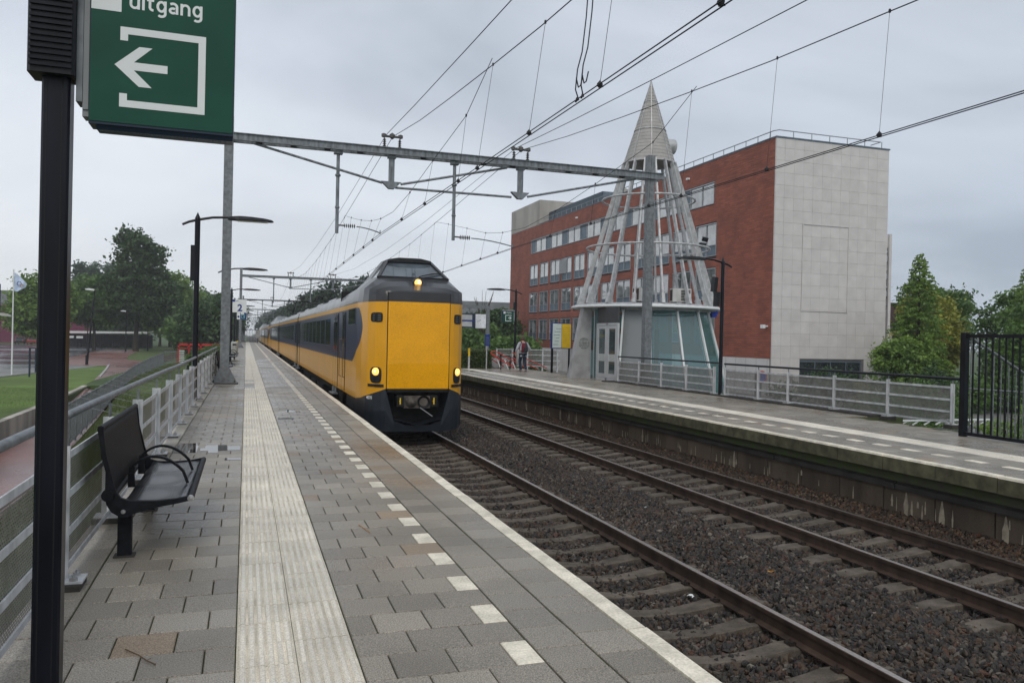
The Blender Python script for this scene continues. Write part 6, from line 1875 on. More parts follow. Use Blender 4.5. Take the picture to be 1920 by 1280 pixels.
    for z, r in ((6.2, 2.74), (8.53, 2.02)):
        m = MB(); m.tube([((r + .18) * math.cos(a * PI / 30), (r + .18) * math.sin(a * PI / 30), z) for a in range(61)], 0.05, 8, caps=False); part('ring', m, 'alu', t, True)
    # spire
    za = 14.33
    s_ = MB(); n = 16; lv = 22
    for i in range(lv):
        for k in range(48):
            z0 = zt + (za - .25 - zt) * i / lv; z1 = zt + (za - .25 - zt) * (i + 1) / lv
            r0 = 1.23 * (za - z0) / (za - zt); r1 = 1.23 * (za - z1) / (za - zt)
            a0, a1 = 2 * PI * k / 48, 2 * PI * (k + 1) / 48
            s_.add([(r0 * math.cos(a0), r0 * math.sin(a0), z0), (r0 * math.cos(a1), r0 * math.sin(a1), z0), ((r1 - .012) * math.cos(a1), (r1 - .012) * math.sin(a1), z1), ((r1 - .012) * math.cos(a0), (r1 - .012) * math.sin(a0), z1)], [(0, 1, 2, 3)])
    so = part('spire', s_, 'cone_mesh', t)
    for k in range(8):
        a = 2 * PI * (k + .5) / 8; m = MB(); m.bar((1.25 * math.cos(a), 1.25 * math.sin(a), zt - .02), (0.06 * math.cos(a), 0.06 * math.sin(a), za - .2), 0.035, 0.035); part('seam', m, 'alu', so)
    for z in (11.9, 13.3, zt):
        r = 1.245 * (za - z) / (za - zt); m = MB(); m.tube([(r * math.cos(a * PI / 18), r * math.sin(a * PI / 18), z) for a in range(37)], 0.022, 5, caps=False); part('hoop', m, 'alu', so, True)
    tp = MB(); tp.lathe([(0.10, za - .30), (0.0, za + .12)], (0, 0, 0), 12); part('tip', tp, 'alu', so, True)
    # round duct on the right of the spire
    m = MB(); m.lathe([(0.0, -.12), (0.36, -.12), (0.36, .55), (0.33, .56), (0.0, .5)], (0.72, -.05, 11.25), 24, axis='x'); part('round_duct', m, 'alu', so, 30)
    # floodlights on the upper ring, dark boxes
    for a, z in ((-.35, 6.75), (-.9, 6.3)):
        m = MB(); m.box(-.14, .14, -.1, .1, -.1, .1); part('floodlight', m, 'black_soft', t, loc=(2.75 * math.cos(a), 2.75 * math.sin(a), z), rot=(0.3, 0.2, a))
    # air conditioners standing on the deck
    for (ax, ay, lab) in ((0.55, -2.25, 0), (-1.55, -1.55, 1)):
        pass
    return t
mat('fin_stain', (0.27, 0.285, 0.275), 0.8, var=0.3, vs=9)
kiosk()
def aircon(label, loc, rz):
    t = thing('air_conditioner', label, 'air conditioner', loc, rz, 'air conditioners on the pavilion deck')
    b = MB(); b.box(-.45, .45, -.18, .18, .05, .66); part('casing', b, 'ac_white', t)
    for x in (-.3, .3): 
        f = MB(); f.box(x - .04, x + .04, -.2, .2, 0, .05); part('foot', f, 'black_soft', t)
    g = MB()
    for k in range(7): g.box(-.05, .40, -.192, -.181, .12 + k * .07, .16 + k * .07)
    part('grille', g, 'black_soft', t)
    g = MB(); g.box(-.455, -.451, -.15, .15, .1, .6); part('side_panel', g, 'brown_wall', t)
aircon('air conditioner with dark side standing on the pavilion deck right of the mast', (18.62, 32.05, 3.53), -0.1)
aircon('air conditioner on the pavilion deck left of the mast', (16.9, 32.6, 3.53), 0.6)
o = MB(); o.prism([(-.12, -.28), (.12, -.28), (.26, 0.05), (.10, .24), (-.15, .24)], -.25, .25, 'y')
ob = part('blue_box', o, 'blue_box', None, loc=(21.55, 34.1, 3.30)); tag(ob, 'bright blue angular box hanging from the right rim of the pavilion roof', 'sign')

# red notice behind the railing, white ledge
t = thing('notice_board', 'small red notice with white lettering low behind the railing', 'sign', (17.1, 26.4, -1.75))
m = MB(); m.box(-.45, .45, 0, .03, 1.15, 1.42); part('board', m, 'red_paint', t)
m = MB(); m.box(-.40, -.36, .03, .07, 0, 1.4); m.box(.36, .40, .03, .07, 0, 1.4); part('post', m, 'galv', t)
m = MB(); m.box(-.36, .36, -.004, -.0005, 1.28, 1.36); part('white_band', m, 'sign_white', t)

# ---------------------------------------------------------------- right platform furniture
def infoboard():
    t = thing('timetable_board', 'blue framed board with a pale map and a yellow timetable', 'notice board', (16.2, 40.4, 0))
    f = MB(); f.box(-.56, .56, -.11, .11, 1.28, 2.68); part('case', f, 'sign_blue', t)
    a = MB(); a.box(-.53, -.02, -.115, -.1105, 1.33, 2.63); part('map_sheet', a, 'map_paper', t)
    a = MB(); a.box(0.0, .53, -.115, -.1105, 1.33, 2.63); part('timetable_sheet', a, 'yellow_paper', t)
    a = MB()
    for k in range(10): a.box(.04, .49, -.1165, -.1152, 1.42 + k * .11, 1.435 + k * .11)
    part('print_lines', a, 'litter_orange', t)
    a = MB()
    for k in range(6): a.box(-.48 + .07 * (k % 3), -.2 + .03 * k, -.1165, -.1152, 1.5 + k * .17, 1.52 + k * .17)
    part('map_lines', a, 'sign_blue', t)
    for x in (-.50, .50):
        p = MB(); p.box(x - .05, x + .05, -.05, .05, -.02, 1.28); part('leg', p, 'black_paint', t)
infoboard()
t = thing('litter_bin', 'slim grey litter bin standing right of the timetable board legs', 'bin', (16.45, 39.2, 0))
m = MB(); m.prism([(-.16, -.12), (.16, -.12), (.16, .12), (-.16, .12)], -.01, 1.28); part('body', m, 'fin_concrete', t)
m = MB(); m.box(-.10, .10, -.124, -.1205, .95, 1.1); part('opening', m, 'rubber', t)
def bin_(label, loc):
    t = thing('litter_bin', label, 'bin', loc)
    m = MB(); m.lathe([(0.13, 0.30), (0.21, 0.42), (0.23, 1.05), (0.23, 1.12), (0.17, 1.16), (0.0, 1.16)], (0, 0, 0), 18); part('body', m, 'plastic_bin', t, True)
    m = MB(); m.tube([(0, 0, -.01), (0, 0, .35)], 0.05, 8); part('stand', m, 'black_paint', t)
    m = MB(); m.box(-.12, .12, -.235, -.21, 0.92, 1.02); part('opening', m, 'rubber', t)
mat('plastic_bin', (0.42, 0.42, 0.40), 0.5, var=0.08)
bin_('light grey litter bin on the right platform beside the lamp post and red rail', (14.25, 41.4, 0))
bin_('light grey litter bin on the left platform below the platform number sign', (-0.72, 56.5, 0))
def marker(label, loc):
    t = thing('marker_post', label, 'post', loc)
    m = MB(); m.tube([(0, 0, -.01), (0, 0, .72)], .06, 10); part('post', m, 'alu', t, True)
    m = MB(); m.tube([(0, 0, .72), (0, 0, 1.18)], .062, 10); part('yellow_top', m, 'yellow_paper', t, True)
marker('short post with yellow top beside the hedge on the right platform', (12.05, 44.0, 0))
marker('short post with yellow top on the left platform behind the bin', (-0.60, 62.5, 0))
t = thing('blue_sign', 'small dark blue notice on a thin grey pole in front of the clock frame', 'sign', (12.85, 43.2, 0))
m = MB(); m.tube([(0, 0, -.01), (0, 0, 2.0)], .035, 8); part('pole', m, 'alu', t, True)
m = MB(); m.box(-.13, .15, -.05, -.036, 1.33, 1.98); part('panel', m, 'sign_blue', t)
m = MB()
for k in range(4): m.box(-.09, .11, -.054, -.0505, 1.45 + k * .11, 1.47 + k * .11)
part('print_lines', m, 'plastic_grey', t)

def clock_frame():
    t = thing('information_frame', 'grey portal frame carrying a blue departure display and a clock', 'display', (15.6, 58, 0))
    m = MB(); m.box(1.55, 1.80, -.12, .12, -.35, 3.98); m.box(-3.4, 1.80, -.119, .119, 3.981, 4.2); m.box(-3.4, -3.15, -.12, .12, -.35, 3.98); part('frame', m, 'galv', t)
    m = MB(); m.box(-.9, -.8, -.05, .05, 3.5, 3.98); m.box(0.2, .3, -.05, .05, 3.5, 3.98); part('hanger', m, 'galv', t)
    m = MB(); m.box(-2.4, .66, -.15, .15, 2.50, 3.58); d = part('display_case', m, 'sign_frame', t)
    for a, b in ((2.60, 2.98), (3.10, 3.48)):
        m = MB(); m.box(-2.3, .42, -.156, -.1505, a, b); part('display_face', m, 'display', d)
    m = MB(); m.box(-2.4, .66, -.158, -.1565, 2.99, 3.09); part('blue_band', m, 'sign_blue', d)
    m = MB(); m.box(.70, 1.50, -.14, .14, 2.50, 3.55); c = part('clock_box', m, 'clock_face', t)
    for k in range(12):
        a = k * PI / 6; m = MB(); m.bar((1.10 + .30 * math.sin(a), -.145, 3.15 + .30 * math.cos(a)), (1.10 + .35 * math.sin(a), -.145, 3.15 + .35 * math.cos(a)), .03, .006); part('hour_mark', m, 'rubber', c)
    for a, l in ((math.radians(232), .20), (math.radians(243), .30)):
        m = MB(); m.bar((1.10, -.15, 3.15), (1.10 + l * math.sin(a), -.15, 3.15 + l * math.cos(a)), .03, .006); part('clock_hand', m, 'rubber', c)
clock_frame()

def stair_rails():
    t = thing('stair_railing', 'red tubular stair railing sloping down behind the walking person', 'railing', (13.2, 43.2, 0))
    for dy in (0.0, 1.9):
        m = MB(); m.tube([(1.3, dy, .12), (0.35, dy, .62), (0.0, dy, .82), (-.10, dy, .92), (-.05, dy, 1.02), (0.1, dy, 1.03), (0.35, dy, .95), (2.0, dy, .12)], .03, 8); part('rail', m, 'red_paint', t, True)
        for x, h in ((0.5, .86), (1.05, .58)):
            p = MB(); p.tube([(x, dy, -.3), (x, dy, h)], .03, 6); part('post', p, 'black_paint', t)
    t = thing('stair_railing', 'second red stair railing passing behind the timetable board', 'railing', (14.9, 44.8, 0))
    for a, b in (((0, .95), (2.2, .05)), ((0, .65), (1.6, .0))):
        m = MB(); m.tube([(a[0], 0, a[1]), (b[0], 0, b[1])], .03, 8); part('rail', m, 'red_paint', t, True)
    t = thing('mesh_fence', 'grey mesh fence with white bars closing the stairwell behind the person', 'fence', (14.6, 46.9, 0))
    for k in range(5):
        m = MB(); m.box(-.04, .04, -.04, .04, -.3, 1.15); part('post', m, 'fence_white', t, loc=(k * 1.0, 0, 0))
    for z in (.06, .40, .75, 1.08):
        m = MB(); m.box(0, 4.2, -.02, .02, z, z + .05); part('bar', m, 'fence_white', t)
    for k in range(2):
        for z in (.12, .46, .80): 
            p = link('mesh_sheet', slot_me, t, (0.1 + k * 2.0, 0.03, z), (0, 0, -PI / 2), (1, 1.0, 1.1))
    t = thing('stair_wall', 'low pale wall and sloping white stair cheeks behind the hedge end', 'wall', (13.7, 44.3, 0))
    m = MB(); m.box(0, 1.2, 1.2, 1.35, -.3, .62); part('wall', m, 'fin_concrete', t)
    for k in range(3):
        m = MB(); m.bar((.2 + k * .45, 0.2, .52), (.42 + k * .45, 0.2, -.02), .05, .05); part('cheek', m, 'sign_white', t)
    t = thing('bicycle', 'parked bicycle at the stair wall', 'bicycle', (14.0, 45.0, 0))
    for x in (0, .98):
        w = MB(); w.tube([(x + .33 * math.cos(a * PI / 10), 0, .33 + .33 * math.sin(a * PI / 10)) for a in range(21)], .018, 5, caps=False); part('wheel', w, 'bike', t)
    f = MB()
    for a, b in (((0, .33), (.25, .78)), ((.25, .78), (.78, .75)), ((.98, .33), (.76, .85)), ((.40, .30), (.22, .82)), ((.40, .30), (.78, .72)), ((0, .33), (.40, .30))): f.tube([(a[0], 0, a[1]), (b[0], 0, b[1])], .015, 5)
    part('frame', f, 'bike', t); f = MB(); f.box(.12, .34, -.06, .06, .82, .87); part('saddle', f, 'rubber', t); f = MB(); f.tube([(.72, -.25, .92), (.76, 0, .88), (.72, .25, .92)], .014, 5); part('handlebar', f, 'bike', t)
stair_rails()

# galvanised stair rail and low fence beyond the black gate and the grass there
def right_rails():
    t = thing('stair_railing', 'galvanised railing sloping down to the right behind the black fence', 'railing', (16.2, 14.6, 0))
    m = MB(); m.tube([(-.1, 0, 2.13), (3.4, 0, 0.42)], .035, 8); part('rail', m, 'galv', t, True)
    m = MB(); m.tube([(-.1, 0, 0.83), (3.4, 0, 0.66)], .02, 6); part('rail', m, 'galv', t, True)
    for k in range(14):
        x = .12 + k * .24; m = MB(); m.tube([(x, 0, -1.75), (x, 0, 2.03 - x * .49)], .014, 5); part('bar', m, 'galv', t)
    t = thing('bar_fence', 'low galvanised bar fence seen under the end of the mesh railing', 'fence', (17.2, 18.6, -1.75))
    m = MB(); m.box(-1, 8, -.02, .02, 1.10, 1.15); m.box(-1, 8, -.02, .02, .1, .14); part('rail', m, 'galv', t)
    bb = MB(); bb.box(-.012, .012, -.012, .012, .141, 1.099); bm_ = bb.mesh('bar', 'galv')
    for k in range(60): link('bar', bm_, t, (-.95 + k * .15, 0, 0))
    t = thing('white_truss', 'pale horizontal truss beam lying below the railing end', 'beam', (16.0, 16.9, -.2))
    m = MB(); m.box(0, 3.6, -.03, .03, 0, .04); part('beam', m, 'sign_white', t)
    for k in range(9): 
        m = MB(); m.bar((.1 + k * .4, 0, -.1), (.3 + k * .4, 0, -.005), .03, .03); part('brace', m, 'sign_white', t)
    mat('yellow_dull', (0.36, 0.22, 0.02), 0.6)
    t = thing('yellow_panel', 'yellow and black panel standing behind the mesh railing', 'sign', (29.0, 32.2, -1.75))
    m = MB(); m.box(-.45, .45, -.05, .05, .2, 1.72); part('panel', m, 'yellow_dull', t)
    m = MB(); m.box(.46, .60, -.05, .05, .1, 1.8); part('edge', m, 'black_paint', t)
    t = thing('traffic_sign', 'round blue and red no parking sign behind the railing mesh', 'sign', (23.4, 32.6, -1.75))
    m = MB(); m.tube([(0, 0, 0), (0, 0, 2.2)], .035, 6); part('post', m, 'galv', t)
    m = MB(); m.lathe([(0, 0), (.30, 0), (.30, .02)], (0, -.06, 1.95), 20, axis='y'); part('disc', m, 'red_paint', t)
    m = MB(); m.lathe([(0, 0), (.23, 0)], (0, -.064, 1.95), 20, axis='y'); m2 = part('blue_disc', m, 'blue_box', t)
    m = MB(); m.bar((-.16, -.067, 2.11), (.16, -.067, 1.79), .05, .004); part('red_bar', m, 'red_paint', t)
right_rails()

# ---------------------------------------------------------------- left side below the platform
def low_fence():
    t = thing('bar_fence', 'low galvanised vertical bar fence running beside the sunken red path', 'fence', (-5.4, 18, -2.6))
    P_ = [(-5.66, 29.5, -.80, -2.37), (-5.68, 30, -.80, -2.35), (-6.27, 42, -.80, -2.0), (-6.8, 52, -.78, -1.6), (-7.2, 60, -.66, -1.5), (-7.4, 72, -.45, -1.5), (-7.5, 84, -.35, -1.5)]
    def at(s):
        ys = [p[1] for p in P_]
        return [float(np.interp(s, ys, [p[i] for p in P_])) for i in (0, 2, 3)]
    off = Vector((5.4, -18, 2.6))
    r = MB(); r.tube([Vector((p[0], p[1], p[2])) + off for p in P_], .022, 6); part('top_rail', r, 'galv', t)
    r = MB(); r.tube([Vector((p[0], p[1], p[3] + .12)) + off for p in P_], .02, 6); part('bottom_rail', r, 'galv', t)
    y = 29.55; n = 0; rest = MB()
    while y < 84:
        x, zt, zb = at(y)
        big = (n % 12 == 0)
        if big:
            m = MB(); m.box(-.03, .03, -.03, .03, 0, zt - zb + .06); part('post', m, 'galv_dark', t, loc=Vector((x, y, zb)) + off)
        else:
            rest.box(x - .009 + 5.4, x + .009 + 5.4, y - .012 - 18, y + .012 - 18, zb + 2.72, zt + 2.6)
        y += .125; n += 1
    o = part('bars', rest, 'galv', t); o['kind'] = 'stuff'
    # stays from the fence down to the bank
    y = 31
    for k in range(14):
        x, zt, zb = at(y)
        m = MB(); m.tube([Vector((x, y, zt)) + off, Vector((x + 2.2, y - 1.0, zt - 0.42)) + off], .012, 5); part('stay', m, 'galv', t); y += 2.6 + k * .12
    t = thing('bar_fence', 'short grey bar fence closing the path in front of the red gate', 'fence', (-7.5, 84, -1.5))
    m = MB(); m.box(0, 1.1, -.03, .03, 1.25, 1.35); m.box(0, 1.1, -.02, .02, .05, .1); part('rail', m, 'galv', t)
    for k in range(9):
        m = MB(); m.box(.02 + k * .13, .05 + k * .13, -.01, .01, .1, 1.25); part('bar', m, 'galv', t)
    t = thing('red_gate', 'bright red stair gate frame with white slats beyond the railing', 'gate', (-6.35, 85, -1.9))
    m = MB(); m.box(0, 4.4, -.05, .05, 2.30, 2.50); part('top_rail', m, 'red_fence', t)
    m = MB(); m.box(0, 4.4, -.05, .05, 1.98, 2.08); part('middle_rail', m, 'red_fence', t)
    for x in (0, .95, 1.4, 2.05): 
        m = MB(); m.box(x, x + .12, -.05, .05, 0, 2.5); part('post', m, 'red_fence', t)
    for k in range(9):
        m = MB(); m.box(.14, .62, -.03, .03, .3 + k * .18, .37 + k * .18); part('slat', m, 'sign_white', t)
    t = thing('black_gate', 'dark bar gate beside the lamp post foot', 'gate', (-4.7, 83, -1.5))
    m = MB(); m.box(0, 2.0, -.03, .03, 1.3, 1.4); m.box(0, 2.0, -.03, .03, .02, .1); part('rail', m, 'black_paint', t)
    for k in range(16):
        m = MB(); m.box(.03 + k * .13, .07 + k * .13, -.02, .02, .1, 1.3); part('bar', m, 'black_paint', t)
low_fence()

def far_lamp(label, x, y, h, lean=0.0, side=-1, z=-1.5, mt='black_soft'):
    t = thing('street_lamp', label, 'street lamp', (x, y, z), 0, 'street lamps round the car park')
    m = MB(); m.tube([(0, 0, 0), (lean * .2, 0, h * .2), (lean, 0, h)], [.11, .09, .05], 8); m.tube([(0, 0, 0), (0, 0, .9)], .13, 8); part('post', m, mt, t, True)
    m = MB(); m.prism([(lean + side * .05, h - .06), (lean + side * .75, h + .0), (lean + side * .80, h + .08), (lean + side * .5, h + .16), (lean + side * .05, h + .1)], -.14, .14, 'y'); part('lamp_head', m, 'sign_white', t)
far_lamp('leaning dark street lamp between lawn and car park', -13.9, 82.5, 6.9, .55)
far_lamp('street lamp with white head in front of the bike shelter trees', -17.2, 133, 6.1)
far_lamp('street lamp with white head left of the bike shelter post', -23.2, 138, 6.2)
far_lamp('street lamp with white head right of the tall tree trunk', -14.7, 138, 5.7)
far_lamp('small distant street lamp between the far trunks', -13.0, 165, 4.5)
t = thing('street_lamp', 'blue black street lamp cut by the left picture edge', 'street lamp', (-10.2, 40, -1.5))
m = MB(); m.tube([(0, 0, 0), (0, 0, 5.15)], .06, 8); m.tube([(0, 0, 5.1), (-.6, 0, 5.2)], .045, 6); part('post', m, 'sign_frame', t, True)
m = MB(); m.prism([(.05, 3.78), (.48, 3.74), (.50, 3.78), (.3, 3.88), (.05, 3.90)], -.10, .10, 'y'); part('lamp_head', m, 'plastic_bin', t)
m = MB(); m.tube([(0, 0, 3.78), (.1, 0, 3.8)], .05, 6); part('arm', m, 'sign_frame', t)
t = thing('flagpole', 'white flagpole with small pale blue flag behind the lawn', 'flagpole', (-15.0, 62.1, -1.49))
m = MB(); m.tube([(0, 0, 0), (0, 0, 7.15)], [.055, .035], 8); m.lathe([(0, 7.1), (.06, 7.15), (0, 7.22)], (0, 0, 0), 8); part('pole', m, 'sign_white', t, True)
m = MB()
fl = [(.05, 7.0, 0), (.35, 6.75, .08), (.65, 6.45, -.05), (.80, 6.25, .04)]
fb = [(.05, 5.75, 0), (.20, 5.70, .08), (.45, 5.85, -.05), (.70, 6.0, .04)]
for i in range(3): m.add([(fl[i][0], fl[i][2], fl[i][1]), (fl[i + 1][0], fl[i + 1][2], fl[i + 1][1]), (fb[i + 1][0], fb[i + 1][2], fb[i + 1][1]), (fb[i][0], fb[i][2], fb[i][1])], [(0, 1, 2, 3)])
fo = part('flag_cloth', m, 'flag', t, True)
m = MB(); m.tube([(.36 + .12 * math.cos(a * PI / 6), -.1, 6.25 + .14 * math.sin(a * PI / 6)) for a in range(10)], .02, 4, caps=False); part('flag_mark', m, 'sign_blue', fo)
m = MB(); m.tube([(.50 + .09 * math.cos(a * PI / 6), -.09, 6.12 + .1 * math.sin(a * PI / 6)) for a in range(10)], .02, 4, caps=False); part('flag_mark', m, 'litter_orange', fo)
t = thing('sign_frame', 'slim dark double post frame on the lawn beside the big black post', 'sign', (-13.75, 61, -1.49))
m = MB(); m.box(0, .1, -.05, .05, 0, 1.95); m.box(.36, .46, -.05, .05, .3, 1.95); m.box(.1, .36, -.05, .05, 1.88, 1.95); part('frame', m, 'sign_frame', t)
for k, (x, y, h, lab) in enumerate(((-30.5, 140, 3.4, 'white sign on a thin pole left of the bike shelter'), (-17.0, 162, 3.0, 'small white sign on a pole behind the bike shelter'))):
    t = thing('pole_sign', lab, 'sign', (x, y, -1.5))
    m = MB(); m.tube([(0, 0, 0), (0, 0, h + .9)], .05, 6); part('pole', m, 'galv', t)
    m = MB(); m.box(0, .75, -.05, .02, h - .1, h + .85); part('panel', m, 'sign_white', t)

def shelter():
    t = thing('bike_shelter', 'long low bicycle shelter with flat pale roof under the trees', 'shelter', (-29.5, 155, -1.5))
    m = MB(); m.prism([(0, 2.55), (0, 2.92), (13.6, 3.10), (13.6, 2.73)], -1.6, 1.8, 'y'); part('roof', m, 'sign_white', t)
    for k in range(8):
        for y in (-1.3, 1.5):
            m = MB(); m.box(.25 + k * 1.85, .33 + k * 1.85, y, y + .08, 0, 2.68); part('post', m, 'black_soft', t)
    m = MB(); m.box(0, 13.6, 1.85, 1.9, .1, 2.4); part('rear_screen', m, 'dark_inside', t)
    m = MB(); m.box(.5, 1.6, -1.72, -1.68, 1.75, 2.1); m.box(2.0, 3.0, -1.72, -1.68, 1.7, 2.1); part('sign', m, 'sign_white', t)
    # parked bikes
    w = MB(); 
    for x in (0, 1.0): w.tube([(0, x + .33 * math.cos(a * PI / 6), .33 + .33 * math.sin(a * PI / 6)) for a in range(13)], .03, 4, caps=False)
    w.tube([(0, 0, .33), (0, .3, .8), (0, .8, .78), (0, 1.0, .33)], .03, 4); w.tube([(-.22, .82, .98), (.22, .82, .98)], .03, 4); w.tube([(0, .8, .7), (0, .82, .98)], .03, 4); w.box(-.07, .07, .18, .42, .84, .9)
    bm_ = w.mesh('bicycle', 'bike')
    for k in range(24):
        o = link('bicycle', bm_, None, (-29.1 + k * .54, 153.9 + random.uniform(-.2, .2), -1.47), (random.uniform(-.1, .1), 0, random.uniform(-.25, .25)))
        tag(o, 'one of the dark bicycles parked in a dense row under the shelter roof', 'bicycle', 'bicycles under the long shelter')
shelter()
def purple_hall():
    t = thing('purple_hall', 'purple clad hall with grey glazed upper storey at the left edge', 'building', (-95, 200, -1.5))
    m = MB(); m.box(0, 66, 0, 20, 0, 8.2); part('wall', m, 'purple_wall', t)
    jm = MB(); jm.box(0, 66, -.04, -.003, 0, .03); jm_ = jm.mesh('cladding_joint', 'rubber')
    for k in range(14): link('cladding_joint', jm_, t, (0, 0, .6 + k * .55))
    m = MB(); m.box(0, 47.6, 1, 19, 8.21, 11.4); part('upper_storey', m, 'far_office', t)
    m = MB(); m.box(0, 47.4, .93, .995, 8.6, 10.6); part('glass_strip', m, 'bld_glass', t)
purple_hall()
def car(label, loc, rz, mt, group='cars parked in front of the purple hall'):
    t = thing('parked_car', label, 'car', loc, rz, group)
    pr = [(-2.1, .35), (-2.15, .75), (-1.95, .95), (-1.45, 1.0), (-1.0, 1.42), (.6, 1.46), (1.25, 1.02), (2.0, .86), (2.15, .6), (2.12, .32)]
    m = MB(); m.prism(pr, -.85, .85, 'y'); b = part('body', m, mt, t)
    for y in (-.853, .853):
        g = MB(); g.prism([(-1.3, 1.02), (-.93, 1.36), (.52, 1.40), (1.0, 1.04)], y - .004, y + .004, 'y'); part('side_window', g, 'train_window', b)
    g = MB(); g.add([(-1.47, -.75, 1.02), (-1.47, .75, 1.02), (-1.04, .68, 1.40), (-1.04, -.68, 1.40)], [(0, 1, 2, 3)]); part('rear_window', g, 'train_window', b)
    g = MB(); g.add([(1.22, -.75, 1.05), (1.22, .75, 1.05), (.66, .68, 1.44), (.66, -.68, 1.44)], [(0, 1, 2, 3)]); part('windscreen', g, 'train_window', b)
    for x in (-1.3, 1.3):
        for y in (-.8, .8):
            w = MB(); w.lathe([(.0, -.1), (.3, -.1), (.32, 0), (.3, .1), (0, .1)], (x, y, .32), 14, axis='y'); wo = part('wheel', w, 'rubber', t)
    for y in (-.72, .6):
        l = MB(); l.box(-2.17, -2.12, y, y + .14, .68, .88); part('tail_light', l, 'tail_light', t)
        l = MB(); l.box(2.12, 2.17, y, y + .14, .6, .72); part('headlight', l, 'sign_white', t)
car('silver car in the row before the purple hall, nearest its blue neighbour', (-48.0, 182.5, -1.48), 1.5, 'car_silver')
car('blue car standing in front of the silver one', (-46.8, 174.0, -1.48), 0.1, 'car_blue')
car('black car in the row left of the young tree', (-42.6, 183, -1.48), 1.6, 'car_black')
car('dark red car between the black cars', (-40.2, 182.2, -1.48), 1.55, 'car_red')
car('second black car, right end of the parked row', (-37.9, 183, -1.48), 1.6, 'car_black')
car('silver car at the far left of the parked row', (-51.0, 183, -1.48), 1.6, 'car_silver')
car('silver car far away between the tree trunks', (-13.4, 196, -1.48), .4, 'car_silver', None)

def far_office():
    t = thing('office_building', 'grey office block with window bands far behind the train front', 'building', (34, 150, -1.75))
    m = MB(); m.box(0, 26, 0, 14, 0, 10.6); part('wall', m, 'far_office', t)
    for z in (1.6, 4.9, 8.0):
        m = MB(); m.box(.5, 25.5, -.05, -.003, z, z + 1.3); part('window_band', m, 'bld_glass', t)
far_office()
# ---------------------------------------------------------------- trees and plants
leafmat('lawn_blade', (0.065, 0.125, 0.022), (0.13, 0.235, 0.045), 0.3)
def leaf_mesh(name, pts, size, mt, seed=0, elong=1.5, upbias=0.5):
    """one small bent quad per point; size is a scalar or an array"""
    r = np.random.default_rng(seed)
    n = len(pts)
    d = r.normal(size=(n, 3)); d[:, 2] = d[:, 2] * (1 - upbias * .5)
    d /= np.linalg.norm(d, axis=1)[:, None]
    nrm = r.normal(size=(n, 3)); nrm[:, 2] = np.abs(nrm[:, 2]) + upbias
    b = np.cross(d, nrm); b /= np.linalg.norm(b, axis=1)[:, None] + 1e-9
    s = (np.ones(n) * size) * r.uniform(0.65, 1.25, n)
    d *= (s * elong * .5)[:, None]; b *= (s * .5)[:, None]
    v = np.stack([pts - d, pts - b * 0.9 , pts + d, pts + b * 0.9], axis=1).reshape(-1, 3)
    me = bpy.data.meshes.new(name)
    me.vertices.add(4 * n); me.vertices.foreach_set('co', v.astype(np.float32).ravel())
    me.loops.add(4 * n); me.loops.foreach_set('vertex_index', np.arange(4 * n, dtype=np.int32))
    me.polygons.add(n); me.polygons.foreach_set('loop_start', np.arange(0, 4 * n, 4, dtype=np.int32)); me.polygons.foreach_set('loop_total', np.full(n, 4, dtype=np.int32))
    me.update(); me.validate()
    me.materials.append(MAT[mt])
    return me
def crown_points(blobs, nclus, per, clus_r, seed, shell=0.5):
    r = np.random.default_rng(seed)
    w = np.array([b[3] * b[4] * b[5] for b in blobs]) ** 0.67; w /= w.sum()
    idx = r.choice(len(blobs), nclus, p=w)
    B = np.array(blobs)[idx]
    d = r.normal(size=(nclus, 3)); d /= np.linalg.norm(d, axis=1)[:, None]
    rad = shell + (1 - shell) * r.uniform(0, 1, nclus) ** 0.6
    rad *= r.uniform(0.86, 1.14, nclus)
    c = B[:, :3] + d * rad[:, None] * B[:, 3:]
    cr = clus_r * r.uniform(0.55, 1.35, nclus)
    p = np.repeat(c, per, axis=0) + r.normal(size=(nclus * per, 3)) * np.repeat(cr, per)[:, None] * np.array([1, 1, .62]) * .55
    return p
def limbs(mb, base, top, h_first, crown, n, r0, seed):
    rr = random.Random(seed)
    base = Vector(base); top = Vector(top)
    m = 7; pts = []
    for i in range(m + 1):
        t_ = i / m; p = base.lerp(top, t_); p += Vector((rr.uniform(-1, 1), rr.uniform(-1, 1), 0)) * r0 * .5 * (t_ > 0)
        pts.append(p)
    mb.tube(pts, [r0 * (1.25 if i == 0 else 1 - .82 * i / m) for i in range(m + 1)], 8)
    for k in range(n):
        t_ = h_first + (0.95 - h_first) * k / n
        p = base.lerp(top, t_); a = k * 2.4 + rr.uniform(-.4, .4)
        b = crown[rr.randrange(len(crown))]
        q = Vector((b[0], b[1], b[2])) + Vector((math.cos(a) * b[3] * .75, math.sin(a) * b[4] * .75, b[5] * rr.uniform(-.1, .6)))
        mid = p.lerp(q, .5) + Vector((0, 0, -.06 * (q - p).length))
        rl = r0 * (0.42 - .25 * t_)
        mb.tube([p, mid, q], [rl, rl * .6, rl * .2], 5)
        for j in range(2):
            q2 = mid.lerp(q, .5) + Vector((rr.uniform(-1, 1), rr.uniform(-1, 1), rr.uniform(0, 1))) * (q - p).length * .3
            mb.tube([mid, q2], [rl * .4, rl * .12], 4)
def tree(label, loc, blobs, h, r0, mt, nclus, per, leaf, clus_r, seed, group=None, name='broadleaf_tree', hf=.28, shell=.45, up=.5):
    t = thing(name, label, 'tree', loc, 0, group)
    tr = MB(); limbs(tr, (0, 0, -.05), (blobs[0][0], blobs[0][1], h * .9), hf, blobs, 11, r0, seed); part('trunk', tr, 'bark', t, True)
    link('crown', leaf_mesh('crown', crown_points(blobs, nclus, per, clus_r, seed, shell), leaf, mt, seed, upbias=up), t)
    return t
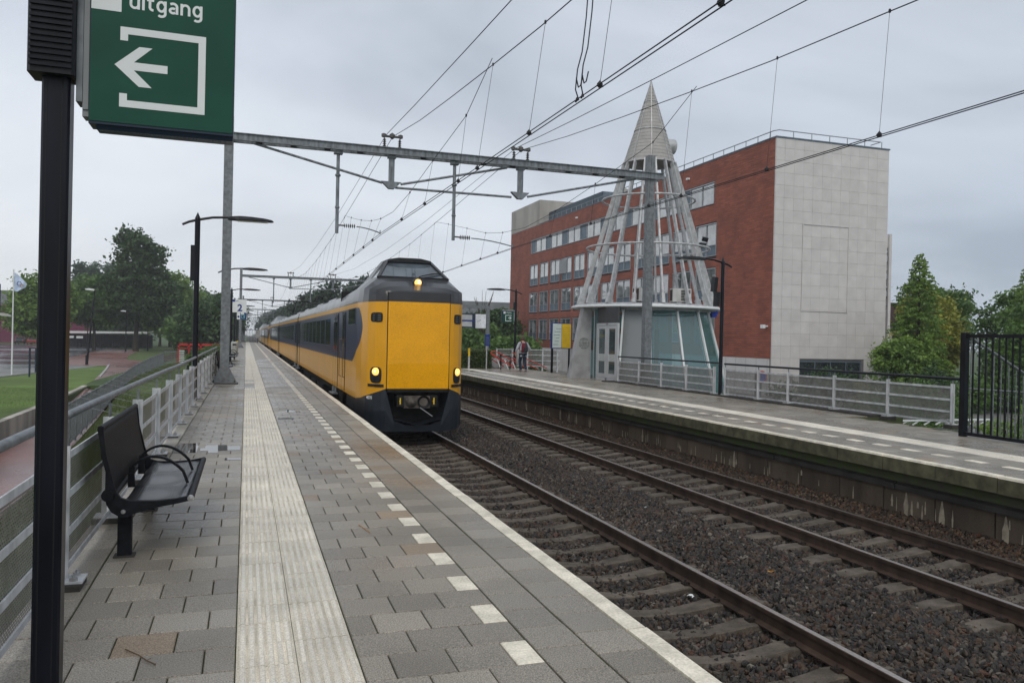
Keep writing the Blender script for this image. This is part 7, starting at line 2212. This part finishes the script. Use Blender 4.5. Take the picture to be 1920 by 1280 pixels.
def conifer(label, loc, h, R, mt, leaf, seed, group=None, name='conical_tree', base=.08, nb=150, per=55, droop=.10, r0=.16, fill=1.0):
    """tapered leading stem with whorled feathery branches"""
    r = np.random.default_rng(seed); rr = random.Random(seed)
    t = thing(name, label, 'tree', loc, 0, group)
    tr = MB(); tr.tube([(0, 0, 0), (r0 * .3, 0, h * .35), (-r0 * .2, 0, h * .7), (0, 0, h)], [r0, r0 * .72, r0 * .35, .012], 8)
    P_ = []
    for k in range(nb):
        u = base + (1 - base) * (k / nb) ** .92
        z0 = u * h; a = k * 2.399 + rr.uniform(-.3, .3)
        L_ = R * (1 - u) ** .72 * rr.uniform(.68, 1.12) * (1 if u > base + .12 else .75 + .25 * (u - base) / .12) + .12
        tip = Vector((math.cos(a) * L_, math.sin(a) * L_, z0 + L_ * (.30 - .25 * (1 - u)) - droop * L_))
        p0 = Vector((0, 0, z0)); mid = p0.lerp(tip, .5) + Vector((0, 0, .06 * L_))
        if k % 2 == 0: tr.tube([p0, mid, tip], [r0 * .22 * (1 - u) + .01, r0 * .12 * (1 - u) + .007, .004], 4)
        m = max(6, int(per * (L_ / R) ** 1.2))
        s = r.uniform(0.12, 1.05, m) ** .8
        w = .105 * R * (1 - .5 * s) * (L_ / R) ** .5
        c = np.array(p0)[None] * (1 - s)[:, None] ** 1 + np.array(tip)[None] * s[:, None] + np.array([0, 0, 1.0])[None] * (.10 * L_ * np.sin(PI * s))[:, None]
        side = np.array([-math.sin(a), math.cos(a), 0])
        c = c + side[None] * (r.normal(size=m) * w)[:, None] + np.array([0, 0, 1])[None] * (r.normal(size=m) * w * .42)[:, None]
        P_.append(c)
    part('trunk', tr, 'bark', t, True)
    link('crown', leaf_mesh('crown', np.concatenate(P_), leaf, mt, seed, 1.8, .3), t)
    return t
G = -1.5
g_left = 'trees round the car park'
# tall dark tree whose loose top rises above its neighbours
tree('tallest dark green tree with a loose airy top above the bike shelter', (-16.4, 138, G), [(0.2, 0, 9.6, 5.2, 5.0, 4.6), (-2.8, .5, 7.4, 3.7, 4, 3.1), (2.4, -.5, 7.6, 3.8, 4, 3.3), (.2, 0, 13.6, 3.1, 3, 2.7), (-.5, 0, 16.6, 2.5, 2.4, 2.2), (1.6, 0, 15.2, 2.3, 2.2, 2.0), (-.9, 0, 18.4, 1.5, 1.4, 1.3)], 17.5, .38, 'leaf_dark', 560, 34, .44, 1.0, 3, g_left, shell=.55)
tree('bright green tree right of the tallest one, light green crown', (-11.3, 148, G), [(0, 0, 8.0, 4.6, 4.2, 4.6), (2.0, 0, 6.3, 3.4, 3.4, 3.4), (-1.6, 0, 11.0, 2.8, 2.8, 2.6), (-.6, 0, 4.4, 3.8, 3.6, 2.4)], 12, .30, 'leaf_light', 420, 34, .42, 1.0, 4, g_left)
tree('mid green tree overlapping the right of the bright one', (-8.2, 160, G), [(0, 0, 6.0, 3.6, 3.4, 4.0), (-1.0, 0, 8.6, 2.4, 2.4, 2.2)], 10, .25, 'leaf_mid', 240, 32, .42, 1.0, 5, g_left)
tree('round bright green tree half hidden by the big black post, left part', (-27.5, 128, G), [(0, 0, 6.4, 3.9, 3.8, 4.4), (-1.8, 0, 5.2, 3.0, 3, 3.0), (1.6, 0, 7.4, 2.8, 2.8, 3.2)], 10.5, .22, 'leaf_light', 420, 34, .38, .9, 6, g_left)
tree('round green tree just right of the big black post', (-22.3, 138, G), [(0, 0, 8.0, 3.3, 3.4, 3.8), (-2.0, 0, 7.2, 2.9, 3, 3.0), (1.2, 0, 6.9, 2.6, 3, 2.8)], 11.5, .26, 'leaf_mid', 420, 34, .40, .95, 7, g_left)
tree('dense green tree behind the left end of the bike shelter', (-20.5, 172, G), [(0, 0, 5.6, 4.4, 4, 4.6), (-4, 0, 5.0, 4.4, 4, 4)], 9, .3, 'leaf_dark', 340, 30, .5, 1.2, 8, g_left)
def poplar(label, x, y, h, w, seed):
    bl = [(0, 0, h * .35, w, w, h * .28), (0, 0, h * .62, w * .85, w * .85, h * .26), (0, 0, h * .84, w * .5, w * .5, h * .15)]
    tree(label, (x, y, G), bl, h, .4, 'leaf_poplar', 330, 30, .5, 1.0, seed, 'tall poplars behind the shelter', 'poplar_tree', .15, .5)
poplar('leftmost tall poplar in the grey green row above the shelter', -36.6, 208, 18.6, 2.5, 21)
poplar('second poplar from the left in the grey green row', -33.6, 208, 19.2, 2.4, 22)
poplar('poplar with a slender tip next to the tallest dark tree', -30.3, 206, 18.6, 2.1, 23)
poplar('rearmost poplar filling the row behind the tall tree', -27.4, 210, 17.6, 2.3, 24)
for k, (x, y) in enumerate(((-9.6, 170), (-12.2, 172), (-14.6, 176), (-11.0, 186), (-17.5, 186), (-6.9, 178))):
    tree(['slim tree of the avenue standing nearest the platform lamp posts', 'second tree of the shady avenue behind the verge', 'third tree of the shady avenue, dark trunk', 'rear tree of the shady avenue', 'tree closing the avenue on the left', 'right end tree of the shady avenue'][k], (x, y, G), [(0, 0, 6.6, 3.2, 3.2, 3.2), (0.8, 0, 8.6, 2.2, 2.2, 2)], 10, .28, 'leaf_dark', 200, 30, .5, 1.1, 30 + k, 'avenue trees left of the line', hf=.4)
for k, (x, y, h, w, mt, lb) in enumerate(((-5.8, 118, 7.8, 3.0, 'leaf_dark', 'dark bushy tree behind the galvanised mast'), (-4.4, 142, 9.8, 3.0, 'leaf_dark', 'dark tree left of the platform number sign'), (-8.2, 128, 6.4, 2.8, 'leaf_mid', 'green tree between the lamp post and the mast'), (-3.6, 172, 9.8, 3.4, 'leaf_dark', 'distant dark tree behind the left lamp posts'))):
    tree(lb, (x, y, G), [(0, 0, h * .52, w, w, h * .36), (w * .3, 0, h * .78, w * .6, w * .6, h * .2)], h, .25, mt, 300, 30, .42, 1.0, 50 + k, 'trees close to the left platform', hf=.2)
# right of the line, behind the train: pines on rising ground, paler with distance
for k, (x, y, h, w, mt, lb) in enumerate(((17.0, 128, 12.4, 4.2, 'leaf_blue', 'dark pine with ragged top above the train roof'), (12.6, 132, 11.5, 3.6, 'leaf_blue', 'pine left of the tallest one above the train'), (20.5, 126, 12.0, 3.8, 'leaf_blue', 'pine showing directly behind the train cab'), (10.6, 158, 10.5, 4.2, 'leaf_blue', 'paler pine further along the train roof'), (11.5, 205, 10.0, 5.5, 'leaf_blue', 'hazy tree mass beyond the pines'), (11, 260, 11.0, 6.0, 'leaf_blue', 'hazier tree towards the vanishing point'), (10, 330, 12, 7, 'leaf_blue', 'faint tree near the vanishing point'))):
    tree(lb, (x, y, -1.7), [(0, 0, h * .45, w, w, h * .36), (-.6, 0, h * .72, w * .62, w * .6, h * .22), (.5, 0, h * .9, w * .32, w * .3, h * .14)], h, .3, mt, 330, 30, .46 if y < 180 else .8, 1.0, 70 + k, 'conifers beyond the train', 'pine_tree', .2)
for k, (x, y, h, w, mt, lb) in enumerate(((21.5, 78, 5.2, 2.6, 'leaf_mid', 'green shrub behind the clock frame'), (25.5, 86, 6.8, 3.2, 'leaf_dark', 'dark tree between clock frame and brick building'), (29.2, 96, 7.6, 3.2, 'leaf_dark', 'dark tree touching the left edge of the brick building'), (19.0, 74, 4.2, 2.2, 'leaf_mid', 'low round shrub behind the departure display'), (23.3, 70, 3.6, 2.2, 'leaf_mid', 'low shrub behind the blue notice pole'))):
    tree(lb, (x, y, -1.75), [(0, 0, h * .52, w, w, h * .42), (w * .4, 0, h * .7, w * .6, w * .6, h * .25)], h, .2, mt, 300, 30, .34, .8, 90 + k, 'trees behind the right platform', hf=.15)
tw = MB()
rr = random.Random(4)
for k in range(14):
    a = rr.uniform(-.5, .5); tw.tube([(rr.uniform(-.3, .3), 0, 4.0), (a * 1.2, 0, 6.2), (a * 2.6, 0, 7.0 + rr.uniform(0, 1.3))], [.05, .03, .012], 4)
t = thing('bare_shrub', 'bare twigs rising above the trees right of the clock frame', 'shrub', (21.8, 75, -1.75)); part('twigs', tw, 'bark', t)

# right hand side: conical trees and shrubs by the white end wall
g_r = 'trees beside the white end wall'
conifer('conical feathery tree, nearest right of the white end wall', (37.9, 37.6, -1.75), 9.05, 2.3, 'leaf_light', .115, 101, g_r, nb=190, per=150, base=.06, droop=.16)
conifer('second conical tree cut by the right picture edge', (47.2, 38.0, -1.75), 9.2, 2.3, 'leaf_light', .12, 102, g_r, nb=150, per=130, base=.1, droop=.16)
tree('bushy light green shrub in front of the white end wall corner', (36.1, 37.0, -1.75), [(0, 0, 2.0, 1.4, 1.3, 1.9), (-.9, 0, 3.0, .8, .8, .8), (.9, 0, 2.6, 1.2, 1.2, 1.4)], 4.2, .07, 'leaf_light', 330, 40, .14, .34, 103, g_r, 'shrub', .1)
tree('yellow green tree right of the conical tree', (42.2, 41.0, -1.75), [(0, 0, 4.6, 1.9, 1.7, 2.6), (-.8, 0, 6.1, 1.0, 1, 1.0), (1.0, 0, 3.4, 1.5, 1.4, 1.8)], 7.2, .12, 'leaf_yellow', 330, 38, .17, .45, 104, g_r, 'broadleaf_tree', .12)
tree('dark oak behind the yellow green tree', (50.5, 48.5, -1.75), [(0, 0, 5.4, 2.8, 2.4, 2.6), (-1.5, 0, 7.2, 1.5, 1.4, 1.2), (1.4, 0, 6.9, 1.6, 1.4, 1.2)], 8.4, .2, 'leaf_mid', 380, 32, .22, .6, 105, g_r, hf=.2, shell=.5)
tree('green leafy tree behind the black fence', (43.2, 34.5, -1.75), [(0, 0, 3.4, 2.4, 2.2, 2.8), (1.5, 0, 4.6, 1.6, 1.5, 1.7), (-1.4, 0, 2.6, 1.5, 1.5, 1.8)], 6.6, .14, 'leaf_mid', 420, 38, .17, .48, 106, g_r, hf=.12)
tree('broad green tree above the black fence at the right edge', (50.2, 41.0, -1.75), [(0, 0, 4.4, 3.0, 2.6, 3.4), (2.4, 0, 5.4, 2.0, 2, 2.2)], 8, .2, 'leaf_mid', 420, 34, .20, .55, 107, g_r, hf=.12)
tree('low dark shrubs under the conical tree, behind the railing', (40.0, 33.8, -1.75), [(0, 0, 1.1, 2.2, 1.2, 1.2), (-2.6, 0, .8, 1.7, 1, .9), (2.6, 0, 1.4, 1.9, 1.2, 1.5), (5.6, 0, 1.6, 2.0, 1.2, 1.7)], 2.6, .06, 'leaf_mid', 480, 34, .13, .32, 108, g_r, 'shrub', .1)
tree('low weeds and shrubs between railing and brick building', (26.5, 31.5, -1.75), [(0, 0, 1.2, 1.7, 1, 1.3), (3.0, 0, 1.1, 1.7, 1, 1.2), (5.8, 0, 1.3, 1.7, 1, 1.4), (-2.4, 0, .9, 1.4, .9, 1.0)], 2.4, .04, 'leaf_dark', 260, 30, .11, .28, 109, None, 'shrub', .1)
tree('shrub close behind the end of the mesh railing', (19.5, 20.8, -1.75), [(0, 0, 1.1, 1.1, .8, 1.2), (1.5, .2, 1.2, 1.0, .8, 1.3), (2.9, .3, 1.1, 1.0, .8, 1.2)], 2.3, .035, 'leaf_mid', 260, 34, .075, .2, 110, None, 'shrub', .1)
tree('weedy bush behind the black fence bars', (19.6, 16.4, -1.75), [(0, 0, .7, 1.0, .7, .9), (1.8, 0, 1.0, 1.2, .8, 1.2)], 2.2, .035, 'leaf_light', 220, 34, .075, .2, 111, None, 'shrub', .1)

def hedge(label, loc, L_, W, H, seed, rz=0, mt='leaf_hedge', leaf=.06, n=9000):
    r = np.random.default_rng(seed)
    t = thing('hedge', label, 'hedge', loc, rz)
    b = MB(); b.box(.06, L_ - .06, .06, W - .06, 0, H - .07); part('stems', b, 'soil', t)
    f = r.integers(0, 4, n); u = r.uniform(0, 1, n); v = r.uniform(0, 1, n); p = np.zeros((n, 3))
    o = r.normal(size=n) * .035
    p[f == 0] = np.stack([u * L_, o, v * H], 1)[f == 0]; p[f == 1] = np.stack([u * L_, v * W, H + o], 1)[f == 1]
    p[f == 2] = np.stack([L_ + o, u * W, v * H], 1)[f == 2]; p[f == 3] = np.stack([o, u * W, v * H], 1)[f == 3]
    link('leaves', leaf_mesh('leaves', p, leaf, mt, seed, 1.4, .2), t)
hedge('clipped green hedge behind the yellow topped marker post on the right platform', (10.7, 44.6, 0), 2.85, 7, 1.03, 5, n=16000, leaf=.075)
hedge('clipped hedge between railing end and galvanised mast on the left platform', (-1.95, 30.6, -.3), .72, 24, 1.22, 6, n=16000, leaf=.08)

def tufts(name, areas, n, h, seed, mt='blade'):
    """grass blades: narrow bent triangles, thousands of them"""
    r = np.random.default_rng(seed); V = []
    w = np.array([a[4] for a in areas], float); w /= w.sum()
    idx = r.choice(len(areas), n, p=w)
    pts = np.zeros((n, 3))
    for i, a in enumerate(areas):
        m = idx == i; k = m.sum()
        x = r.uniform(0, 1, k); y = r.uniform(a[2], a[3], k)
        p = a[5](x, y); pts[m] = p
    ang = r.uniform(0, 2 * PI, n); hh = h * r.uniform(.4, 1.5, n); lean = r.normal(size=(n, 2)) * hh[:, None] * .35
    dx = np.cos(ang) * .012 * (h / .15); dy = np.sin(ang) * .012 * (h / .15)
    a = pts + np.stack([dx, dy, np.zeros(n)], 1); b = pts - np.stack([dx, dy, np.zeros(n)], 1)
    c = pts + np.stack([lean[:, 0], lean[:, 1], hh], 1)
    v = np.stack([a, b, c], 1).reshape(-1, 3)
    me = bpy.data.meshes.new(name); me.vertices.add(3 * n); me.vertices.foreach_set('co', v.astype(np.float32).ravel())
    me.loops.add(3 * n); me.loops.foreach_set('vertex_index', np.arange(3 * n, dtype=np.int32))
    me.polygons.add(n); me.polygons.foreach_set('loop_start', np.arange(0, 3 * n, 3, dtype=np.int32)); me.polygons.foreach_set('loop_total', np.full(n, 3, dtype=np.int32))
    me.update(); me.materials.append(MAT[mt])
    o = link(name, me); o['kind'] = 'stuff'; return o
def bank(x, y):
    fx = np.interp(y, [0, 18, 30, 42, 60, 80, 170], [-4.6, -5.1, -5.6, -6.2, -7.2, -7.2, -7.2]); fz = np.interp(y, [0, 24, 38, 52, 170], [-3.0, -2.5, -2.0, -1.47, -1.46])
    X = -1.6 + (fx + .15 + 1.6) * x
    Z = np.where(X > -2.3, -.42 - (-1.45 - X) * .15, np.where(X > -3.4, -.55 - (-2.3 - X) * .53, -1.12 + (X + 3.4) / (fx + 3.4 + 1e-6) * 0))
    t_ = np.clip((-3.4 - X) / np.maximum(-3.4 - fx, .1), 0, 1); Z = np.where(X <= -3.4, -1.13 + (fz + 1.13) * t_, Z)
    return np.stack([X, y, Z], 1)
tufts('bank_grass', [(0, 0, 9, 85, 1, bank)], 42000, .13, 1)
def lawnp(x, y): return np.stack([-8.5 - x * 16, y, np.full_like(x, -1.49)], 1)
tufts('lawn_grass', [(0, 0, 20, 50, 1, lawnp)], 60000, .055, 2, 'lawn_blade')
def edge_r(x, y): return np.stack([14.62 + x * .25, y, np.full_like(x, -.02)], 1)
def edge_r2(x, y): return np.stack([13.9 + x * .25, y, np.full_like(x, -.02)], 1)
def edge_r3(x, y): return np.stack([14.3 + x * 1.0, y, np.full_like(x, -.35)], 1)
# moss and weeds in the joints and at the foot of the fences
def jl(x, y):
    k = np.random.default_rng(9).choice([-0.02, -1.0, -1.32, -0.345, -0.67, .617], len(x), p=[.2, .25, .25, .1, .1, .1]); return np.stack([k + (x - .5) * .008, y, np.full_like(x, -.012)], 1)
tufts('joint_moss', [(0, 0, 4, 22, 1, jl), (0, 0, 10, 16.2, 1.2, edge_r), (0, 0, 6, 12.4, .6, edge_r2)], 11000, .014, 3)

# ---------------------------------------------------------------- the walking person
def skin_body(name, verts, edges, radii, mt, parent, root=0, sub=2):
    me = bpy.data.meshes.new(name); me.from_pydata(verts, edges, [])
    me.materials.append(MAT[mt])
    o = link(name, me, parent)
    md = o.modifiers.new('skin', 'SKIN'); md.use_smooth_shade = True
    sv = me.skin_vertices[0].data
    for i, r in enumerate(radii):
        sv[i].radius = r if isinstance(r, tuple) else (r, r); sv[i].use_root = (i == root)
    sb = o.modifiers.new('sub', 'SUBSURF'); sb.levels = sub; sb.render_levels = sub
    return o
def person():
    t = thing('person', 'person walking away in light grey shirt and jeans with a red and dark backpack', 'person', (13.86, 39.9, 0), 0)
    # x right, y away from the camera; walking away, left leg forward
    j = {'pelvis': (0, 0, 1.0), 'waist': (0, .01, 1.14), 'chest': (0, .03, 1.38), 'neck0': (0, .04, 1.56), 'neck': (0, .05, 1.64), 'head': (.0, .07, 1.74), 'crown': (0, .07, 1.86),
         'shL': (-.20, .03, 1.53), 'elL': (-.33, -.02, 1.25), 'wrL': (-.37, .10, 1.02), 'shR': (.20, .03, 1.53), 'elR': (.34, -.08, 1.27), 'wrR': (.42, .02, 1.03),
         'hipL': (-.11, 0, .96), 'knL': (-.12, .12, .54), 'anL': (-.10, -.02, .11), 'toL': (-.10, .13, .035), 'hipR': (.11, 0, .96), 'knR': (.10, .02, .52), 'anR': (.13, -.20, .14), 'toR': (.13, -.07, .045)}
    names = list(j); idx = {n: i for i, n in enumerate(names)}
    rad = {'pelvis': (.17, .12), 'waist': (.155, .11), 'chest': (.19, .125), 'neck0': .075, 'neck': .06, 'head': (.085, .10), 'crown': (.065, .075), 'shL': .075, 'elL': .052, 'wrL': .035, 'shR': .075, 'elR': .052, 'wrR': .035,
           'hipL': .10, 'knL': .068, 'anL': .045, 'toL': .038, 'hipR': .10, 'knR': .068, 'anR': .045, 'toR': .038}
    E_ = [('pelvis', 'waist'), ('waist', 'chest'), ('chest', 'neck0'), ('neck0', 'neck'), ('neck', 'head'), ('head', 'crown'), ('neck0', 'shL'), ('shL', 'elL'), ('elL', 'wrL'), ('neck0', 'shR'), ('shR', 'elR'), ('elR', 'wrR'), ('pelvis', 'hipL'), ('hipL', 'knL'), ('knL', 'anL'), ('anL', 'toL'), ('pelvis', 'hipR'), ('hipR', 'knR'), ('knR', 'anR'), ('anR', 'toR')]
    skin_body('body', [j[n] for n in names], [(idx[a], idx[b]) for a, b in E_], [rad[n] for n in names], 'skin', t)
    # shirt
    v = [j['pelvis'], j['waist'], j['chest'], j['neck0'], j['shL'], j['elL'], (-.362, .07, 1.08), j['shR'], j['elR'], (.40, -.005, 1.09), (0, 0, .93)]
    skin_body('shirt', v, [(0, 1), (1, 2), (2, 3), (3, 4), (4, 5), (5, 6), (3, 7), (7, 8), (8, 9), (0, 10)], [(.185, .135), (.175, .125), (.205, .145), .09, .09, .066, .05, .09, .066, .05, (.185, .14)], 'shirt', t, 0)
    v = [(0, 0, 1.02), (-.10, 0, .93), j['knL'], (-.103, .0, .20), (-.10, -.02, .12), (.10, 0, .93), j['knR'], (.125, -.16, .22), (.13, -.20, .15)]
    skin_body('jeans', v, [(0, 1), (1, 2), (2, 3), (3, 4), (0, 5), (5, 6), (6, 7), (7, 8)], [(.17, .125), .118, .082, .07, .068, .118, .082, .07, .068], 'jeans', t, 0)
    for s_, y, z in ((-.10, 0, 0), (.13, -.18, .018)):
        v = [(s_, y - .07, z + .06), (s_, y + .05, z + .05), (s_, y + .17, z + .038)]
        skin_body('shoe', v, [(0, 1), (1, 2)], [(.048, .05), (.05, .045), (.042, .032)], 'shoe', t, 0)
        m = MB(); m.box(s_ - .05, s_ + .05, y - .12, y + .21, z, z + .022); part('sole', m, 'sole', t)
    # hair: a cap over the back of the head, ears, nose
    m = MB(); m.lathe([(0, .125), (.06, .115), (.092, .08), (.105, .02), (.10, -.04), (.075, -.09)], (0, .055, 1.78), 14); part('hair', m, 'hair', t, True)
    for s_ in (-1, 1):
        m = MB(); m.box(s_ * .098 - .012, s_ * .098 + .012, .05, .085, 1.735, 1.80); part('ear', m, 'skin', t)
    m = MB(); m.prism([(.165, 1.79), (.20, 1.755), (.165, 1.745)], -.016, .016, 'x'); part('nose', m, 'skin', t)
    for s_ in (-1, 1):
        m = MB(); m.lathe([(0, -.012), (.014, 0), (0, .012)], (s_ * .035, .163, 1.80), 8); part('eye', m, 'rubber', t)
    # hands with separate fingers
    for s_, w in ((-1, j['wrL']), (1, j['wrR'])):
        w = Vector(w); v = [w, w + Vector((s_ * .01, .01, -.055)), w + Vector((s_ * .012, .015, -.10))]; ed = [(0, 1), (1, 2)]; rd = [.026, (.034, .018), (.034, .016)]
        for k in range(4):
            o = Vector((0, (k - 1.5) * .02, 0)); b = len(v); l = [.062, .072, .068, .052][k]
            v += [w + Vector((s_ * .012, .015, -.105)) + o, w + Vector((s_ * .008, .018, -.105 - l * .55)) + o, w + Vector((-s_ * .006, .022, -.105 - l)) + o]
            ed += [(2, b), (b, b + 1), (b + 1, b + 2)]; rd += [.010, .009, .008]
        b = len(v); v += [w + Vector((0, .045, -.05)), w + Vector((-s_ * .006, .062, -.085))]; ed += [(1, b), (b, b + 1)]; rd += [.011, .009]
        skin_body('hand', [tuple(p) for p in v], ed, rd, 'skin', t, 0, 1)
    # backpack
    m = MB()
    def shell(w, d, z0, z1, n=10):
        mb = MB(); rows = []
        for i in range(7):
            u = i / 6; z = z0 + (z1 - z0) * u; ww = w * (1 - .28 * max(0, u - .6) / .4 * 1.2) * (1 - .10 * (1 - u)); dd = d * (.80 + .20 * math.sin(PI * min(1, u * 1.1)))
            rows.append([(ww * math.copysign(abs(math.cos(a)) ** .6, math.cos(a)), -.16 - dd * .5 + dd * .5 * math.copysign(abs(math.sin(a)) ** .6, math.sin(a)), z) for a in [2 * PI * k / 16 for k in range(16)]])
        b0 = len(mb.v)
        for r_ in rows: mb.v += r_
        for i in range(6):
            for k in range(16): mb.f.append((i * 16 + k, i * 16 + (k + 1) % 16, (i + 1) * 16 + (k + 1) % 16, (i + 1) * 16 + k)); mb.m.append(1 if (rows[0][k][0] + rows[0][(k + 1) % 16][0]) > -.06 else 0)
        mb.f.append(tuple(range(16))); mb.m.append(0); mb.f.append(tuple(range(96, 112))); mb.m.append(0)
        return mb
    part('backpack', shell(.175, .20, 1.06, 1.56), ['bag_red', 'bag_dark'], t, 60)
    m = MB(); m.prism([(-.11, 1.10), (.15, 1.10), (.14, 1.30), (-.09, 1.30)], -.405, -.355, 'y'); part('bag_pocket', m, 'bag_dark', t, 60)
    for s_ in (-1, 1):
        m = MB(); pts = [(s_ * .13, -.15, 1.10), (s_ * .20, .05, 1.22), (s_ * .17, .17, 1.40), (s_ * .13, .10, 1.60), (s_ * .12, -.02, 1.64), (s_ * .12, -.15, 1.55)]
        for a, b in zip(pts[:-1], pts[1:]): m.bar(a, b, .05, .012)
        part('strap', m, 'bag_red', t)
person()

# ---------------------------------------------------------------- rain haze in the air
def haze():
    m = bpy.data.materials.new('haze'); m.use_nodes = True
    nt = m.node_tree; nt.nodes.clear()
    out = nt.nodes.new('ShaderNodeOutputMaterial'); v = nt.nodes.new('ShaderNodeVolumePrincipled')
    v.inputs['Color'].default_value = (0.93, 0.95, 0.97, 1); v.inputs['Density'].default_value = 0.0006; v.inputs['Anisotropy'].default_value = 0.2
    nt.links.new(v.outputs[0], out.inputs['Volume'])
    mb = MB(); mb.box(-910, 910, -205, 1505, -4.3, 24)
    o = part('haze', mb, m); o['kind'] = 'stuff'
haze()
